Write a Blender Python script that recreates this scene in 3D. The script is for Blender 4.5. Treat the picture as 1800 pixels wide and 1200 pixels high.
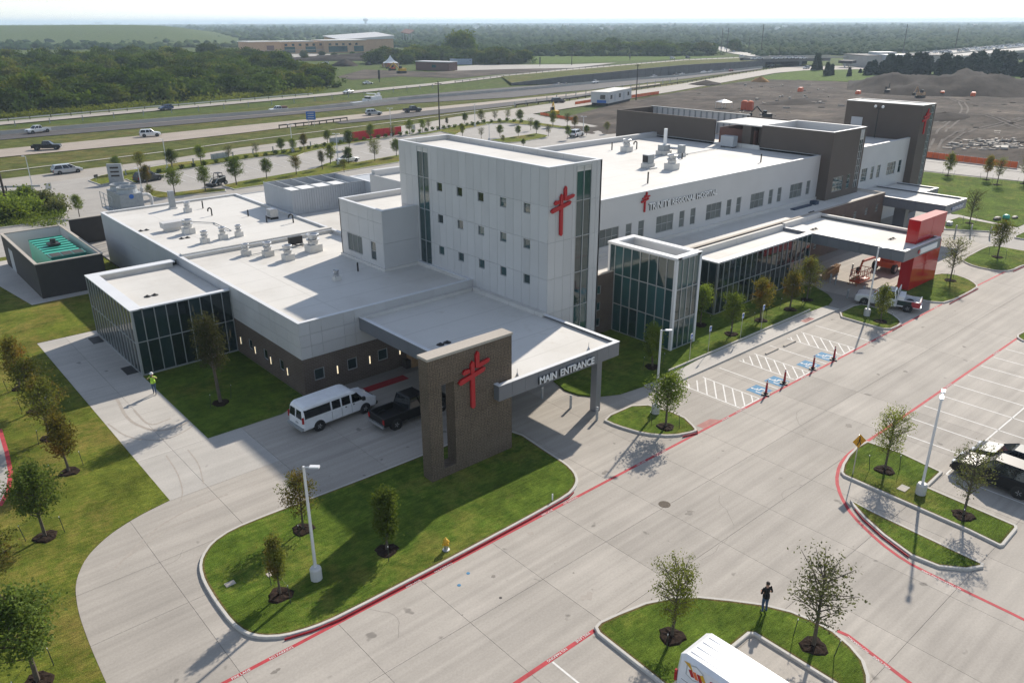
import bpy, bmesh, math, random
import numpy as np
from mathutils import Vector, Matrix

for o in list(bpy.data.objects):
    bpy.data.objects.remove(o)
scene = bpy.context.scene
C = scene.collection
R_ = random.Random(7)

# ---------------------------------------------------------------- camera
CM = [[0.7517579, -0.6594352, -0.0022972], [-0.248977, -0.2806052, -0.9269688], [0.6106313, 0.697428, -0.3751314]]
FPX = 1385.707
HC = 26.4
cam_d = bpy.data.cameras.new('camera')
cam = bpy.data.objects.new('camera', cam_d)
C.objects.link(cam)
cam_d.sensor_fit = 'HORIZONTAL'
cam_d.sensor_width = 36.0
cam_d.lens = FPX / 1800.0 * 36.0
cam_d.clip_start = 0.5
cam_d.clip_end = 60000.0
r_, d_, f_ = (Vector(v) for v in CM)
cm = Matrix.Identity(4)
for i in range(3):
    cm[i][0] = r_[i]
    cm[i][1] = -d_[i]
    cm[i][2] = -f_[i]
cm[0][3], cm[1][3], cm[2][3] = 0.0, 0.0, HC
cam.matrix_world = cm
scene.camera = cam

def G(px, py, z=0.0):
    """point of the level plane z that lies under photo pixel (px, py)"""
    a, b = px - 900.0, py - 600.0
    d = r_ * a + d_ * b + f_ * FPX
    t = (z - HC) / d.z
    return (d.x * t, d.y * t)

# ---------------------------------------------------------------- sky, sun, exposure
SUN_EL, SUN_AZ = math.radians(34.0), math.radians(20.5)   # azimuth measured from +X towards +Y
world = bpy.data.worlds.new('World')
scene.world = world
world.use_nodes = True
wn = world.node_tree
wn.nodes.clear()
w_out = wn.nodes.new('ShaderNodeOutputWorld')
w_bg = wn.nodes.new('ShaderNodeBackground')
w_sky = wn.nodes.new('ShaderNodeTexSky')
w_sky.sky_type = 'NISHITA'
w_sky.sun_disc = False
w_sky.sun_elevation = SUN_EL
w_sky.sun_rotation = math.pi / 2 - SUN_AZ
w_sky.altitude = 150
w_sky.air_density = 1.15
w_sky.dust_density = 0.15
w_sky.ozone_density = 2.5
w_bg.inputs['Strength'].default_value = 0.115
w_tint = wn.nodes.new('ShaderNodeMixRGB')
w_tint.blend_type = 'MULTIPLY'
w_tint.inputs['Fac'].default_value = 1.0
w_tint.inputs['Color2'].default_value = (0.92, 0.97, 1.05, 1)      # thin summer overcast whitens and cools the sky
w_hs = wn.nodes.new('ShaderNodeHueSaturation')
w_hs.inputs['Saturation'].default_value = 0.5
wn.links.new(w_sky.outputs[0], w_hs.inputs['Color'])
wn.links.new(w_hs.outputs[0], w_tint.inputs['Color1'])
wn.links.new(w_tint.outputs[0], w_bg.inputs[0])
wn.links.new(w_bg.outputs[0], w_out.inputs[0])

sun_d = bpy.data.lights.new('sun', 'SUN')
sun_d.energy = 4.6
sun_d.angle = math.radians(0.9)
sun_d.color = (1.0, 0.91, 0.79)
sun = bpy.data.objects.new('sun', sun_d)
C.objects.link(sun)
sv = Vector((math.cos(SUN_EL) * math.cos(SUN_AZ), math.cos(SUN_EL) * math.sin(SUN_AZ), math.sin(SUN_EL)))
sun.rotation_euler = sv.to_track_quat('Z', 'Y').to_euler()
sun.location = sv * 300

scene.view_settings.view_transform = 'Standard'
scene.view_settings.look = 'None'
scene.view_settings.gamma = 1.0
scene.view_settings.exposure = 0.43
scene.view_settings.use_curve_mapping = False
scene.render.engine = 'CYCLES'
scene.cycles.max_bounces = 6
scene.cycles.diffuse_bounces = 3
scene.cycles.glossy_bounces = 3
scene.cycles.transmission_bounces = 3
scene.cycles.volume_bounces = 1
scene.cycles.transparent_max_bounces = 6

# ---------------------------------------------------------------- materials
class NT:
    def __init__(s, name):
        s.m = bpy.data.materials.new(name)
        s.m.use_nodes = True
        s.t = s.m.node_tree
        s.n = s.t.nodes
        s.b = s.n['Principled BSDF']
        s.geo = None
    def node(s, typ, **kw):
        nd = s.n.new(typ)
        for k, v in kw.items():
            setattr(nd, k, v)
        return nd
    def link(s, a, b):
        s.t.links.new(a, b)
    def pos(s):
        if s.geo is None:
            s.geo = s.n.new('ShaderNodeNewGeometry')
        return s.geo.outputs['Position']
    def mapped(s, scale=(1, 1, 1), rot=0.0, coord=None):
        mp = s.n.new('ShaderNodeMapping')
        mp.inputs['Scale'].default_value = scale
        mp.inputs['Rotation'].default_value = (0, 0, rot)
        s.link(coord or s.pos(), mp.inputs['Vector'])
        return mp.outputs[0]
    def noise(s, scale, detail=3.0, vec=None, rough=0.55, dist=0.0):
        nd = s.n.new('ShaderNodeTexNoise')
        nd.inputs['Scale'].default_value = scale
        nd.inputs['Detail'].default_value = detail
        nd.inputs['Roughness'].default_value = rough
        nd.inputs['Distortion'].default_value = dist
        s.link(vec or s.pos(), nd.inputs['Vector'])
        return nd.outputs['Fac']
    def ramp(s, fac, stops):
        nd = s.n.new('ShaderNodeValToRGB')
        e = nd.color_ramp.elements
        while len(e) < len(stops):
            e.new(0.5)
        for el, (p, c) in zip(e, stops):
            el.position = p
            el.color = (c[0], c[1], c[2], 1) if isinstance(c, (tuple, list)) else (c, c, c, 1)
        s.link(fac, nd.inputs['Fac'])
        return nd.outputs['Color']
    def mix(s, a, b, fac=0.5, mode='MIX'):
        nd = s.n.new('ShaderNodeMixRGB')
        nd.blend_type = mode
        for inp, v in ((nd.inputs['Color1'], a), (nd.inputs['Color2'], b)):
            if isinstance(v, (tuple, list)):
                inp.default_value = (v[0], v[1], v[2], 1)
            else:
                s.link(v, inp)
        if isinstance(fac, (int, float)):
            nd.inputs['Fac'].default_value = fac
        else:
            s.link(fac, nd.inputs['Fac'])
        return nd.outputs['Color']
    def bump(s, h, strength=0.3, dist=0.02):
        nd = s.n.new('ShaderNodeBump')
        nd.inputs['Strength'].default_value = strength
        nd.inputs['Distance'].default_value = dist
        s.link(h, nd.inputs['Height'])
        s.link(nd.outputs[0], s.b.inputs['Normal'])
    def color(s, c):
        if isinstance(c, (tuple, list)):
            s.b.inputs['Base Color'].default_value = (c[0], c[1], c[2], 1)
        else:
            s.link(c, s.b.inputs['Base Color'])
    def set(s, rough=0.6, metal=0.0, spec=0.5, ior=None):
        s.b.inputs['Roughness'].default_value = rough
        s.b.inputs['Metallic'].default_value = metal
        s.b.inputs['Specular IOR Level'].default_value = spec
        if ior:
            s.b.inputs['IOR'].default_value = ior
        return s

def shade(c, k):
    return tuple(min(1.0, x * k) for x in c)

def plain(name, c, rough=0.6, metal=0.0, var=0.12, scale=1.5, spec=0.5, per_object=0.0):
    t = NT(name).set(rough, metal, spec)
    n = t.noise(scale, 4)
    col = t.ramp(n, [(0.3, shade(c, 1 - var)), (0.7, shade(c, 1 + var * 0.6))])
    if per_object:
        oi = t.node('ShaderNodeObjectInfo')
        k = t.ramp(oi.outputs['Random'], [(0.0, 1 - per_object), (1.0, 1.0)])
        col = t.mix(col, k, 1.0, 'MULTIPLY')
    t.color(col)
    return t.m

def concrete(name, c, streak=0.0, per_object=0.0, stains=True):
    t = NT(name).set(0.85, 0, 0.25)
    n1 = t.noise(0.22, 5, rough=0.6)
    col = t.ramp(n1, [(0.3, shade(c, 0.88)), (0.7, shade(c, 1.06))])
    if streak:
        for rot, sc, k in ((0.0, (0.05, 1.5, 1), streak), (0.35, (0.08, 1.1, 1), streak * 0.7)):
            n2 = t.noise(1.2, 4, t.mapped(sc, rot))
            col = t.mix(col, t.ramp(n2, [(0.38, 1 - k), (0.6, 1.0)]), 1.0, 'MULTIPLY')
    n3 = t.noise(9.0, 3)
    col = t.mix(col, t.ramp(n3, [(0.35, 0.93), (0.65, 1.03)]), 1.0, 'MULTIPLY')
    if stains:
        n4 = t.noise(0.9, 2)
        col = t.mix(col, t.ramp(n4, [(0.0, 0.45), (0.255, 0.6), (0.30, 1.0)]), 1.0, 'MULTIPLY')
    if per_object:
        oi = t.node('ShaderNodeObjectInfo')
        col = t.mix(col, t.ramp(oi.outputs['Random'], [(0.0, 1 - per_object), (1.0, 1.03)]), 1.0, 'MULTIPLY')
    t.color(col)
    t.bump(n3, 0.12, 0.01)
    return t.m

def roof_membrane():
    t = NT('roof membrane').set(0.7, 0, 0.25)
    n = t.noise(0.12, 5, rough=0.65)
    col = t.ramp(n, [(0.28, (0.50, 0.48, 0.44)), (0.5, (0.59, 0.575, 0.54)), (0.75, (0.63, 0.615, 0.58))])
    n2 = t.noise(0.5, 6, rough=0.75)
    col = t.mix(col, (0.40, 0.36, 0.30), t.ramp(n2, [(0.60, 0.0), (0.78, 0.55)]))
    sep = t.node('ShaderNodeSeparateXYZ')
    t.link(t.pos(), sep.inputs[0])
    for ax, per in ((1, 3.05), (0, 14.0)):
        md = t.node('ShaderNodeMath', operation='WRAP')
        t.link(sep.outputs[ax], md.inputs[0])
        md.inputs[1].default_value = per
        md.inputs[2].default_value = 0.0
        lt = t.node('ShaderNodeMath', operation='LESS_THAN')
        t.link(md.outputs[0], lt.inputs[0])
        lt.inputs[1].default_value = 0.07
        col = t.mix(col, (0.47, 0.455, 0.42), lt.outputs[0])
    t.color(col)
    return t.m

def grass(name, dark, light, dry, dryness=0.5, far=False):
    t = NT(name).set(0.95, 0, 0.05)
    big = t.noise(0.045 if far else 0.16, 4)
    mid = t.noise(0.4 if far else 1.3, 5, rough=0.7)
    col = t.mix(dark, light, t.ramp(mid, [(0.3, 0.0), (0.7, 1.0)]))
    col = t.mix(col, dry, t.ramp(t.mix(big, mid, 0.4), [(dryness, 0.0), (dryness + 0.16, 0.85)]))
    streak = t.noise(3.0, 4, t.mapped((0.45, 2.4, 1), 0.45), rough=0.7)
    col = t.mix(col, t.ramp(streak, [(0.32, 0.68), (0.68, 1.2)]), 1.0, 'MULTIPLY')
    fine = t.noise(14.0, 3, rough=0.8)
    col = t.mix(col, t.ramp(fine, [(0.28, 0.58), (0.72, 1.36)]), 1.0, 'MULTIPLY')
    bare = t.noise(0.55, 5, rough=0.75)
    col = t.mix(col, (0.16, 0.115, 0.055), t.ramp(bare, [(0.66, 0.0), (0.74, 0.65)]))
    patch = t.noise(0.28, 3, rough=0.6)
    col = t.mix(col, t.ramp(patch, [(0.35, 0.74), (0.62, 1.12)]), 1.0, 'MULTIPLY')
    t.color(col)
    t.bump(t.mix(streak, fine, 0.5), 1.0, 0.11)
    return t.m

def brick(name, c, mortar, basket=False):
    t = NT(name).set(0.85, 0, 0.2)
    sep = t.node('ShaderNodeSeparateXYZ')
    t.link(t.pos(), sep.inputs[0])
    add = t.node('ShaderNodeMath', operation='ADD')
    t.link(sep.outputs[0], add.inputs[0])
    t.link(sep.outputs[1], add.inputs[1])
    com = t.node('ShaderNodeCombineXYZ')
    t.link(add.outputs[0], com.inputs[0])
    t.link(sep.outputs[2], com.inputs[1])
    def bt(vec):
        b = t.node('ShaderNodeTexBrick')
        b.inputs['Scale'].default_value = 1.0
        b.inputs['Brick Width'].default_value = 0.42 if basket else 0.40
        b.inputs['Row Height'].default_value = 0.115
        b.inputs['Mortar Size'].default_value = 0.016 if basket else 0.013
        b.inputs['Mortar Smooth'].default_value = 0.2
        b.inputs['Color1'].default_value = (*shade(c, 0.88), 1)
        b.inputs['Color2'].default_value = (*shade(c, 1.14), 1)
        b.inputs['Mortar'].default_value = (*mortar, 1)
        t.link(vec, b.inputs['Vector'])
        return b
    b1 = bt(com.outputs[0])
    col = b1.outputs['Color']
    hgt = b1.outputs['Fac']
    if basket:
        com2 = t.node('ShaderNodeCombineXYZ')
        t.link(add.outputs[0], com2.inputs[1])
        t.link(sep.outputs[2], com2.inputs[0])
        b2 = bt(com2.outputs[0])
        ck = t.node('ShaderNodeTexChecker')
        ck.inputs['Scale'].default_value = 1.0 / 0.63
        com3 = t.node('ShaderNodeCombineXYZ')
        t.link(add.outputs[0], com3.inputs[0])
        t.link(sep.outputs[2], com3.inputs[1])
        com3.inputs[2].default_value = 0.3
        t.link(com3.outputs[0], ck.inputs['Vector'])
        col = t.mix(b1.outputs['Color'], b2.outputs['Color'], ck.outputs['Fac'])
        hgt = t.mix(b1.outputs['Fac'], b2.outputs['Fac'], ck.outputs['Fac'])
    n = t.noise(0.7, 4)
    col = t.mix(col, t.ramp(n, [(0.3, 0.85), (0.7, 1.08)]), 1.0, 'MULTIPLY')
    t.color(col)
    inv = t.node('ShaderNodeInvert')
    t.link(hgt, inv.inputs['Color'])
    t.bump(inv.outputs[0], 0.6, 0.02)
    return t.m

def glass(name, c, rough=0.03, ior=1.6, wav=0.0):
    t = NT(name).set(rough, 0, 0.5, ior)
    oi = t.node('ShaderNodeObjectInfo')
    t.color(t.mix(shade(c, 0.55), shade(c, 1.6), oi.outputs['Random']))
    t.bump(t.noise(0.35, 1), 0.02, 0.02)
    return t.m

def foliage(name, dark, light, accent=None, transl=0.5, scale=1.2):
    t = NT(name).set(0.9, 0, 0.03)
    n = t.noise(scale, 3)
    oi = t.node('ShaderNodeObjectInfo')
    col = t.mix(dark, light, t.ramp(n, [(0.32, 0.0), (0.68, 1.0)]))
    if accent:
        n2 = t.noise(scale * 0.55, 2)
        col = t.mix(col, accent, t.ramp(n2, [(0.52, 0.0), (0.66, 0.8)]))
    col = t.mix(col, t.ramp(oi.outputs['Random'], [(0.0, 0.62), (1.0, 1.25)]), 1.0, 'MULTIPLY')
    t.color(col)
    tr = t.node('ShaderNodeBsdfTranslucent')
    t.link(t.mix(col, (1.0, 1.0, 0.5), 1.0, 'MULTIPLY'), tr.inputs['Color'])
    ms = t.node('ShaderNodeMixShader')
    ms.inputs[0].default_value = transl
    t.link(t.b.outputs[0], ms.inputs[1])
    t.link(tr.outputs[0], ms.inputs[2])
    t.link(ms.outputs[0], t.n['Material Output'].inputs['Surface'])
    return t.m

M = {}
M['slab'] = concrete('lane concrete', (0.43, 0.397, 0.352), 0.12, 0.10)
M['walk'] = concrete('walk concrete', (0.475, 0.452, 0.415), 0.06, 0.07)
M['joint'] = concrete('joint filler', (0.27, 0.25, 0.225), 0, 0, False)
M['lot'] = concrete('parking concrete', (0.37, 0.35, 0.32), 0.08)
M['kerb'] = concrete('kerb concrete', (0.50, 0.48, 0.44), 0, 0, False)
M['road'] = concrete('road concrete', (0.36, 0.31, 0.26), 0.06, 0, False)
M['roadgrey'] = concrete('frontage concrete', (0.36, 0.33, 0.29), 0.06, 0, False)
M['asphalt'] = concrete('asphalt', (0.085, 0.08, 0.08), 0.1, 0, False)
M['barrier'] = concrete('barrier concrete', (0.42, 0.40, 0.36), 0, 0, False)
M['retain'] = concrete('retaining concrete', (0.17, 0.165, 0.16), 0.08, 0, False)
M['lawn'] = grass('lawn grass', (0.060, 0.105, 0.014), (0.130, 0.185, 0.026), (0.205, 0.190, 0.045), 0.51)
M['lawn_dry'] = grass('dry lawn grass', (0.085, 0.118, 0.017), (0.170, 0.190, 0.030), (0.235, 0.180, 0.052), 0.47)
M['verge'] = grass('verge grass', (0.070, 0.090, 0.022), (0.125, 0.135, 0.036), (0.170, 0.135, 0.050), 0.48, True)
M['field'] = grass('field grass', (0.060, 0.095, 0.022), (0.105, 0.130, 0.035), (0.120, 0.105, 0.045), 0.54, True)
M['meadow'] = grass('meadow grass', (0.075, 0.125, 0.020), (0.110, 0.160, 0.030), (0.140, 0.150, 0.040), 0.58, True)
M['weeds'] = grass('weedy ground', (0.035, 0.075, 0.012), (0.07, 0.11, 0.02), (0.11, 0.10, 0.05), 0.5)
M['edge'] = grass('lawn edge', (0.070, 0.080, 0.020), (0.140, 0.140, 0.035), (0.17, 0.12, 0.055), 0.40)
M['mulch'] = plain('mulch', (0.030, 0.020, 0.015), 0.95, 0, 0.6, 9, 0.1)
M['roof'] = roof_membrane()
M['roofcap'] = plain('parapet cap', (0.62, 0.63, 0.64), 0.5, 0, 0.04, 0.8)
M['panel'] = plain('white wall panel', (0.545, 0.54, 0.53), 0.5, 0, 0.05, 0.35, 0.4, 0.09)
M['panelgrey'] = plain('grey wall panel', (0.43, 0.45, 0.47), 0.5, 0, 0.04, 0.5, 0.4, 0.05)
M['fascia'] = plain('fascia panel', (0.185, 0.195, 0.215), 0.42, 0.25, 0.05, 0.6, 0.5, 0.06)
M['jointdark'] = plain('panel joint', (0.20, 0.20, 0.205), 0.8)
M['faded'] = plain('faded red paint', (0.36, 0.16, 0.14), 0.85, 0, 0.2, 2)
M['brick'] = brick('dark brick', (0.112, 0.084, 0.066), (0.20, 0.175, 0.15))
M['brickm'] = brick('monument brick', (0.098, 0.074, 0.056), (0.22, 0.175, 0.125), True)
M['brickb'] = brick('front brick', (0.135, 0.095, 0.075), (0.20, 0.17, 0.15))
M['brown'] = plain('brown wall panel', (0.110, 0.090, 0.076), 0.75, 0, 0.05, 0.6, 0.3, 0.04)
M['dark'] = plain('dark screen wall', (0.042, 0.038, 0.036), 0.8, 0, 0.1)
M['stonecap'] = concrete('stone cap', (0.42, 0.38, 0.33), 0, 0, False)
M['glass'] = glass('curtain glass', (0.012, 0.026, 0.028), 0.03, 1.72)
M['glasst'] = glass('teal glass', (0.018, 0.056, 0.058), 0.03, 1.8)
M['glassw'] = glass('window glass', (0.05, 0.07, 0.07), 0.05, 1.7)
M['glasscar'] = glass('vehicle glass', (0.008, 0.010, 0.012), 0.03, 1.6)
M['blind'] = plain('window blind', (0.17, 0.185, 0.175), 0.6, 0, 0.06, 1.0, 0.25, 0.3)
M['alu'] = plain('aluminium frame', (0.40, 0.415, 0.42), 0.4, 0.4, 0.05)
M['steel'] = plain('galvanised steel', (0.50, 0.51, 0.52), 0.38, 0.75, 0.15, 3)
M['steelm'] = plain('grey equipment', (0.32, 0.34, 0.35), 0.5, 0.3, 0.12, 3)
M['pole'] = plain('white pole paint', (0.66, 0.67, 0.68), 0.4, 0.1, 0.05)
M['red'] = plain('sign red', (0.42, 0.006, 0.012), 0.5, 0, 0.05)
M['banner'] = plain('red banner', (0.58, 0.015, 0.03), 0.7, 0, 0.06)
M['redgloss'] = plain('glossy red panel', (0.44, 0.008, 0.012), 0.08, 0, 0.03, 0.5, 0.6)
M['white'] = plain('white paint', (0.76, 0.76, 0.75), 0.5, 0, 0.04)
M['line'] = plain('road line paint', (0.68, 0.67, 0.64), 0.8, 0, 0.12, 4)
M['redline'] = plain('fire lane paint', (0.40, 0.035, 0.045), 0.8, 0, 0.25, 2.5)
M['redkerb'] = plain('kerb red paint', (0.32, 0.012, 0.020), 0.7, 0, 0.2, 3)
M['blue'] = plain('accessible blue paint', (0.045, 0.19, 0.34), 0.8, 0, 0.12, 3)
M['bluesign'] = plain('blue sign face', (0.02, 0.12, 0.42), 0.5)
M['navy'] = plain('dark blue cover', (0.02, 0.045, 0.09), 0.5)
M['yellow'] = plain('safety yellow', (0.62, 0.36, 0.02), 0.5)
M['amber'] = plain('warning sign face', (0.70, 0.33, 0.02), 0.5)
M['black'] = plain('black', (0.015, 0.015, 0.016), 0.6)
M['tyre'] = plain('tyre rubber', (0.018, 0.018, 0.018), 0.85)
M['rim'] = plain('wheel rim', (0.42, 0.42, 0.43), 0.35, 0.7)
M['bark'] = plain('bark', (0.10, 0.08, 0.06), 0.9, 0, 0.3, 8)
M['wood'] = plain('raw timber', (0.36, 0.22, 0.11), 0.8, 0, 0.25, 5)
M['darkwood'] = plain('utility pole timber', (0.045, 0.036, 0.030), 0.9, 0, 0.25, 3)
M['stake'] = plain('green steel stake', (0.025, 0.035, 0.028), 0.6)
M['orange'] = plain('orange mesh', (0.72, 0.14, 0.04), 0.7, 0, 0.2, 1.0)
M['lift'] = plain('lift orange', (0.50, 0.075, 0.02), 0.45)
M['teal'] = plain('generator green', (0.05, 0.40, 0.30), 0.45, 0, 0.06)
M['tealdark'] = plain('generator dark green', (0.01, 0.13, 0.10), 0.45)
M['tan'] = plain('tan stucco', (0.46, 0.29, 0.165), 0.9, 0, 0.08, 0.3)
M['beige'] = plain('beige stucco', (0.44, 0.41, 0.37), 0.9, 0, 0.06, 0.3)
M['brownred'] = plain('red brown siding', (0.15, 0.075, 0.06), 0.8, 0, 0.1, 1)
M['soil'] = NT('dark soil').m
M['skin'] = plain('skin', (0.45, 0.25, 0.17), 0.6)
M['hair'] = plain('hair', (0.03, 0.02, 0.015), 0.7)
M['shirtb'] = plain('black shirt', (0.010, 0.010, 0.012), 0.9)
M['jeans'] = plain('denim', (0.045, 0.085, 0.16), 0.9, 0, 0.2, 8)
M['vest'] = plain('hi vis vest', (0.42, 0.72, 0.06), 0.7)
M['lampglow'] = NT('lit wall lamp').m
lg = M['lampglow'].node_tree.nodes['Principled BSDF']
lg.inputs['Base Color'].default_value = (0.9, 0.8, 0.6, 1)
lg.inputs['Emission Color'].default_value = (1.0, 0.80, 0.50, 1)
lg.inputs['Emission Strength'].default_value = 0.9
M['taillight'] = plain('tail light', (0.35, 0.01, 0.01), 0.2)
M['headlight'] = plain('head light', (0.6, 0.62, 0.64), 0.1)
M['fol'] = foliage('young oak leaves', (0.105, 0.155, 0.032), (0.210, 0.265, 0.060))
M['folo'] = foliage('olive leaves', (0.110, 0.135, 0.034), (0.215, 0.230, 0.062), (0.19, 0.13, 0.045))
M['folr'] = foliage('russet leaves', (0.105, 0.115, 0.030), (0.23, 0.180, 0.048), (0.31, 0.150, 0.040))
M['fold'] = foliage('dark leaves', (0.075, 0.115, 0.030), (0.155, 0.205, 0.055))
M['folg'] = foliage('grey green leaves', (0.120, 0.135, 0.060), (0.220, 0.240, 0.110))
M['folgd'] = foliage('dull grey green leaves', (0.075, 0.080, 0.042), (0.130, 0.135, 0.068))
M['foly'] = foliage('yellow green leaves', (0.145, 0.175, 0.034), (0.26, 0.29, 0.066))
M['wooda'] = foliage('thicket leaves', (0.040, 0.072, 0.011), (0.115, 0.165, 0.024), (0.185, 0.185, 0.032), 0.25, 0.13)
M['woodf'] = foliage('far wood leaves', (0.018, 0.040, 0.009), (0.040, 0.072, 0.015), (0.062, 0.082, 0.020), 0.0, 0.006)
M['cedar'] = foliage('cedar leaves', (0.014, 0.028, 0.012), (0.030, 0.050, 0.020), None, 0.1, 0.3)
M['haze'] = bpy.data.materials.new('haze air')

_s = NT('dark soil ground').set(1.0, 0, 0.1)
_n = _s.noise(0.05, 6, rough=0.65)
_n2 = _s.noise(0.35, 5, _s.mapped((0.35, 1.6, 1), 0.3), rough=0.7)
_c = _s.ramp(_n, [(0.30, (0.038, 0.030, 0.025)), (0.52, (0.085, 0.070, 0.058)), (0.72, (0.160, 0.132, 0.106))])
_c = _s.mix(_c, _s.ramp(_n2, [(0.3, 0.6), (0.7, 1.3)]), 1.0, 'MULTIPLY')
_s.color(_c)
_s.bump(_n2, 0.8, 0.3)
M['soil'] = _s.m
M['berm'] = plain('dark earth', (0.042, 0.034, 0.029), 1.0, 0, 0.4, 0.25, 0.1)
M['rut'] = plain('compacted earth', (0.15, 0.135, 0.12), 1.0, 0, 0.3, 0.5, 0.1)
M['sand'] = plain('orange sand', (0.30, 0.17, 0.07), 1.0, 0, 0.3, 0.3, 0.1)

def paint(name, c, metal=0.0):
    key = 'paint ' + name
    if key not in M:
        t = NT(key).set(0.28, metal, 0.5)
        t.color(t.ramp(t.noise(2.0, 2), [(0.3, shade(c, 0.93)), (0.7, shade(c, 1.04))]))
        dark = max(c) < .1
        t.b.inputs['Coat Weight'].default_value = 0.1 if dark else 0.35
        if dark:
            t.set(0.38, metal, 0.3)
        t.b.inputs['Coat Roughness'].default_value = 0.05
        M[key] = t.m
    return M[key]

# ---------------------------------------------------------------- mesh helpers
class MB:
    """collects shapes and links them as ONE mesh object"""
    def __init__(s):
        s.v, s.f, s.m = [], [], []
    def add(s, verts, faces, mi=0):
        o = len(s.v)
        s.v += [tuple(p) for p in verts]
        s.f += [tuple(i + o for i in f) for f in faces]
        s.m += [mi] * len(faces)
        return s
    def box(s, x0, x1, y0, y1, z0, z1, mi=0):
        return s.add([(x0, y0, z0), (x1, y0, z0), (x1, y1, z0), (x0, y1, z0), (x0, y0, z1), (x1, y0, z1), (x1, y1, z1), (x0, y1, z1)],
                     [(3, 2, 1, 0), (4, 5, 6, 7), (0, 1, 5, 4), (1, 2, 6, 5), (2, 3, 7, 6), (3, 0, 4, 7)], mi)
    def obox(s, cx, cy, z0, z1, lx, ly, rot, mi=0, taper=1.0):
        c_, s_ = math.cos(rot), math.sin(rot)
        vs = []
        for z, k in ((z0, 1.0), (z1, taper)):
            for ax, ay in ((-1, -1), (1, -1), (1, 1), (-1, 1)):
                x, y = ax * lx / 2 * k, ay * ly / 2 * k
                vs.append((cx + x * c_ - y * s_, cy + x * s_ + y * c_, z))
        return s.add(vs, [(3, 2, 1, 0), (4, 5, 6, 7), (0, 1, 5, 4), (1, 2, 6, 5), (2, 3, 7, 6), (3, 0, 4, 7)], mi)
    def prism(s, poly, z0, z1, mi=0, bottom=True, side_mi=None):
        n = len(poly)
        a = sum(poly[i][0] * poly[(i + 1) % n][1] - poly[(i + 1) % n][0] * poly[i][1] for i in range(n))
        if a < 0:
            poly = poly[::-1]
        s.add([(p[0], p[1], z0) for p in poly] + [(p[0], p[1], z1) for p in poly],
              [tuple(range(n, 2 * n))] + ([tuple(range(n - 1, -1, -1))] if bottom else []), mi)
        o = len(s.v) - 2 * n
        for i in range(n):
            j = (i + 1) % n
            s.f.append((o + i, o + j, o + n + j, o + n + i))
            s.m.append(mi if side_mi is None else side_mi)
        return s
    def sheet(s, poly, z, mi=0):
        n = len(poly)
        a = sum(poly[i][0] * poly[(i + 1) % n][1] - poly[(i + 1) % n][0] * poly[i][1] for i in range(n))
        if a < 0:
            poly = poly[::-1]
        return s.add([(p[0], p[1], z if len(p) < 3 else p[2]) for p in poly], [tuple(range(n))], mi)
    def tube(s, p, q, r0, r1=None, n=8, mi=0, caps=True):
        r1 = r0 if r1 is None else r1
        p, q = Vector(p), Vector(q)
        d = (q - p)
        if d.length < 1e-6:
            return s
        d.normalize()
        u = d.orthogonal().normalized()
        w = d.cross(u)
        vs = []
        for c_, r in ((p, r0), (q, r1)):
            for i in range(n):
                a = 2 * math.pi * i / n
                vs.append(c_ + u * (math.cos(a) * r) + w * (math.sin(a) * r))
        fs = [(i, (i + 1) % n, n + (i + 1) % n, n + i) for i in range(n)]
        if caps:
            fs += [tuple(range(n - 1, -1, -1)), tuple(range(n, 2 * n))]
        return s.add(vs, fs, mi)
    def lathe(s, cx, cy, prof, n=16, mi=0):
        vs, fs = [], []
        for r, z in prof:
            for i in range(n):
                a = 2 * math.pi * i / n
                vs.append((cx + r * math.cos(a), cy + r * math.sin(a), z))
        for k in range(len(prof) - 1):
            for i in range(n):
                j = (i + 1) % n
                fs.append((k * n + i, k * n + j, (k + 1) * n + j, (k + 1) * n + i))
        fs.append(tuple(range(n - 1, -1, -1)))
        fs.append(tuple((len(prof) - 1) * n + i for i in range(n)))
        return s.add(vs, fs, mi)
    def ball(s, c, r, nu=10, nv=6, mi=0):
        r = (r, r, r) if isinstance(r, (int, float)) else r
        vs, fs = [(c[0], c[1], c[2] - r[2])], []
        for k in range(1, nv):
            b = -math.pi / 2 + math.pi * k / nv
            for i in range(nu):
                a = 2 * math.pi * i / nu
                vs.append((c[0] + r[0] * math.cos(b) * math.cos(a), c[1] + r[1] * math.cos(b) * math.sin(a), c[2] + r[2] * math.sin(b)))
        vs.append((c[0], c[1], c[2] + r[2]))
        for i in range(nu):
            j = (i + 1) % nu
            fs.append((0, 1 + j, 1 + i))
            for k in range(nv - 2):
                fs.append((1 + k * nu + i, 1 + k * nu + j, 1 + (k + 1) * nu + j, 1 + (k + 1) * nu + i))
            fs.append((1 + (nv - 2) * nu + i, 1 + (nv - 2) * nu + j, len(vs) - 1))
        return s.add(vs, fs, mi)
    def path(s, pts, w, z, mi=0, closed=False):
        """a flat strip of width w that follows pts"""
        L, Rr = offset_pts(pts, w / 2, closed), offset_pts(pts, -w / 2, closed)
        n = len(pts)
        vs = [(p[0], p[1], z) for p in L] + [(p[0], p[1], z) for p in Rr]
        fs = [(n + i, n + (i + 1) % n, (i + 1) % n, i) for i in range(n if closed else n - 1)]
        return s.add(vs, fs, mi)
    def build(s, name, mats, parent=None, org=(0, 0, 0), smooth=False, at=None):
        me = bpy.data.meshes.new(name)
        ox, oy, oz = org
        me.from_pydata([(x - ox, y - oy, z - oz) for x, y, z in s.v], [], s.f)
        mats = mats if isinstance(mats, (list, tuple)) else [mats]
        for m in mats:
            me.materials.append(m)
        if len(mats) > 1:
            me.polygons.foreach_set('material_index', s.m)
        if smooth:
            me.polygons.foreach_set('use_smooth', [True] * len(me.polygons))
        me.update()
        return link(name, me, parent, at)

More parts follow.
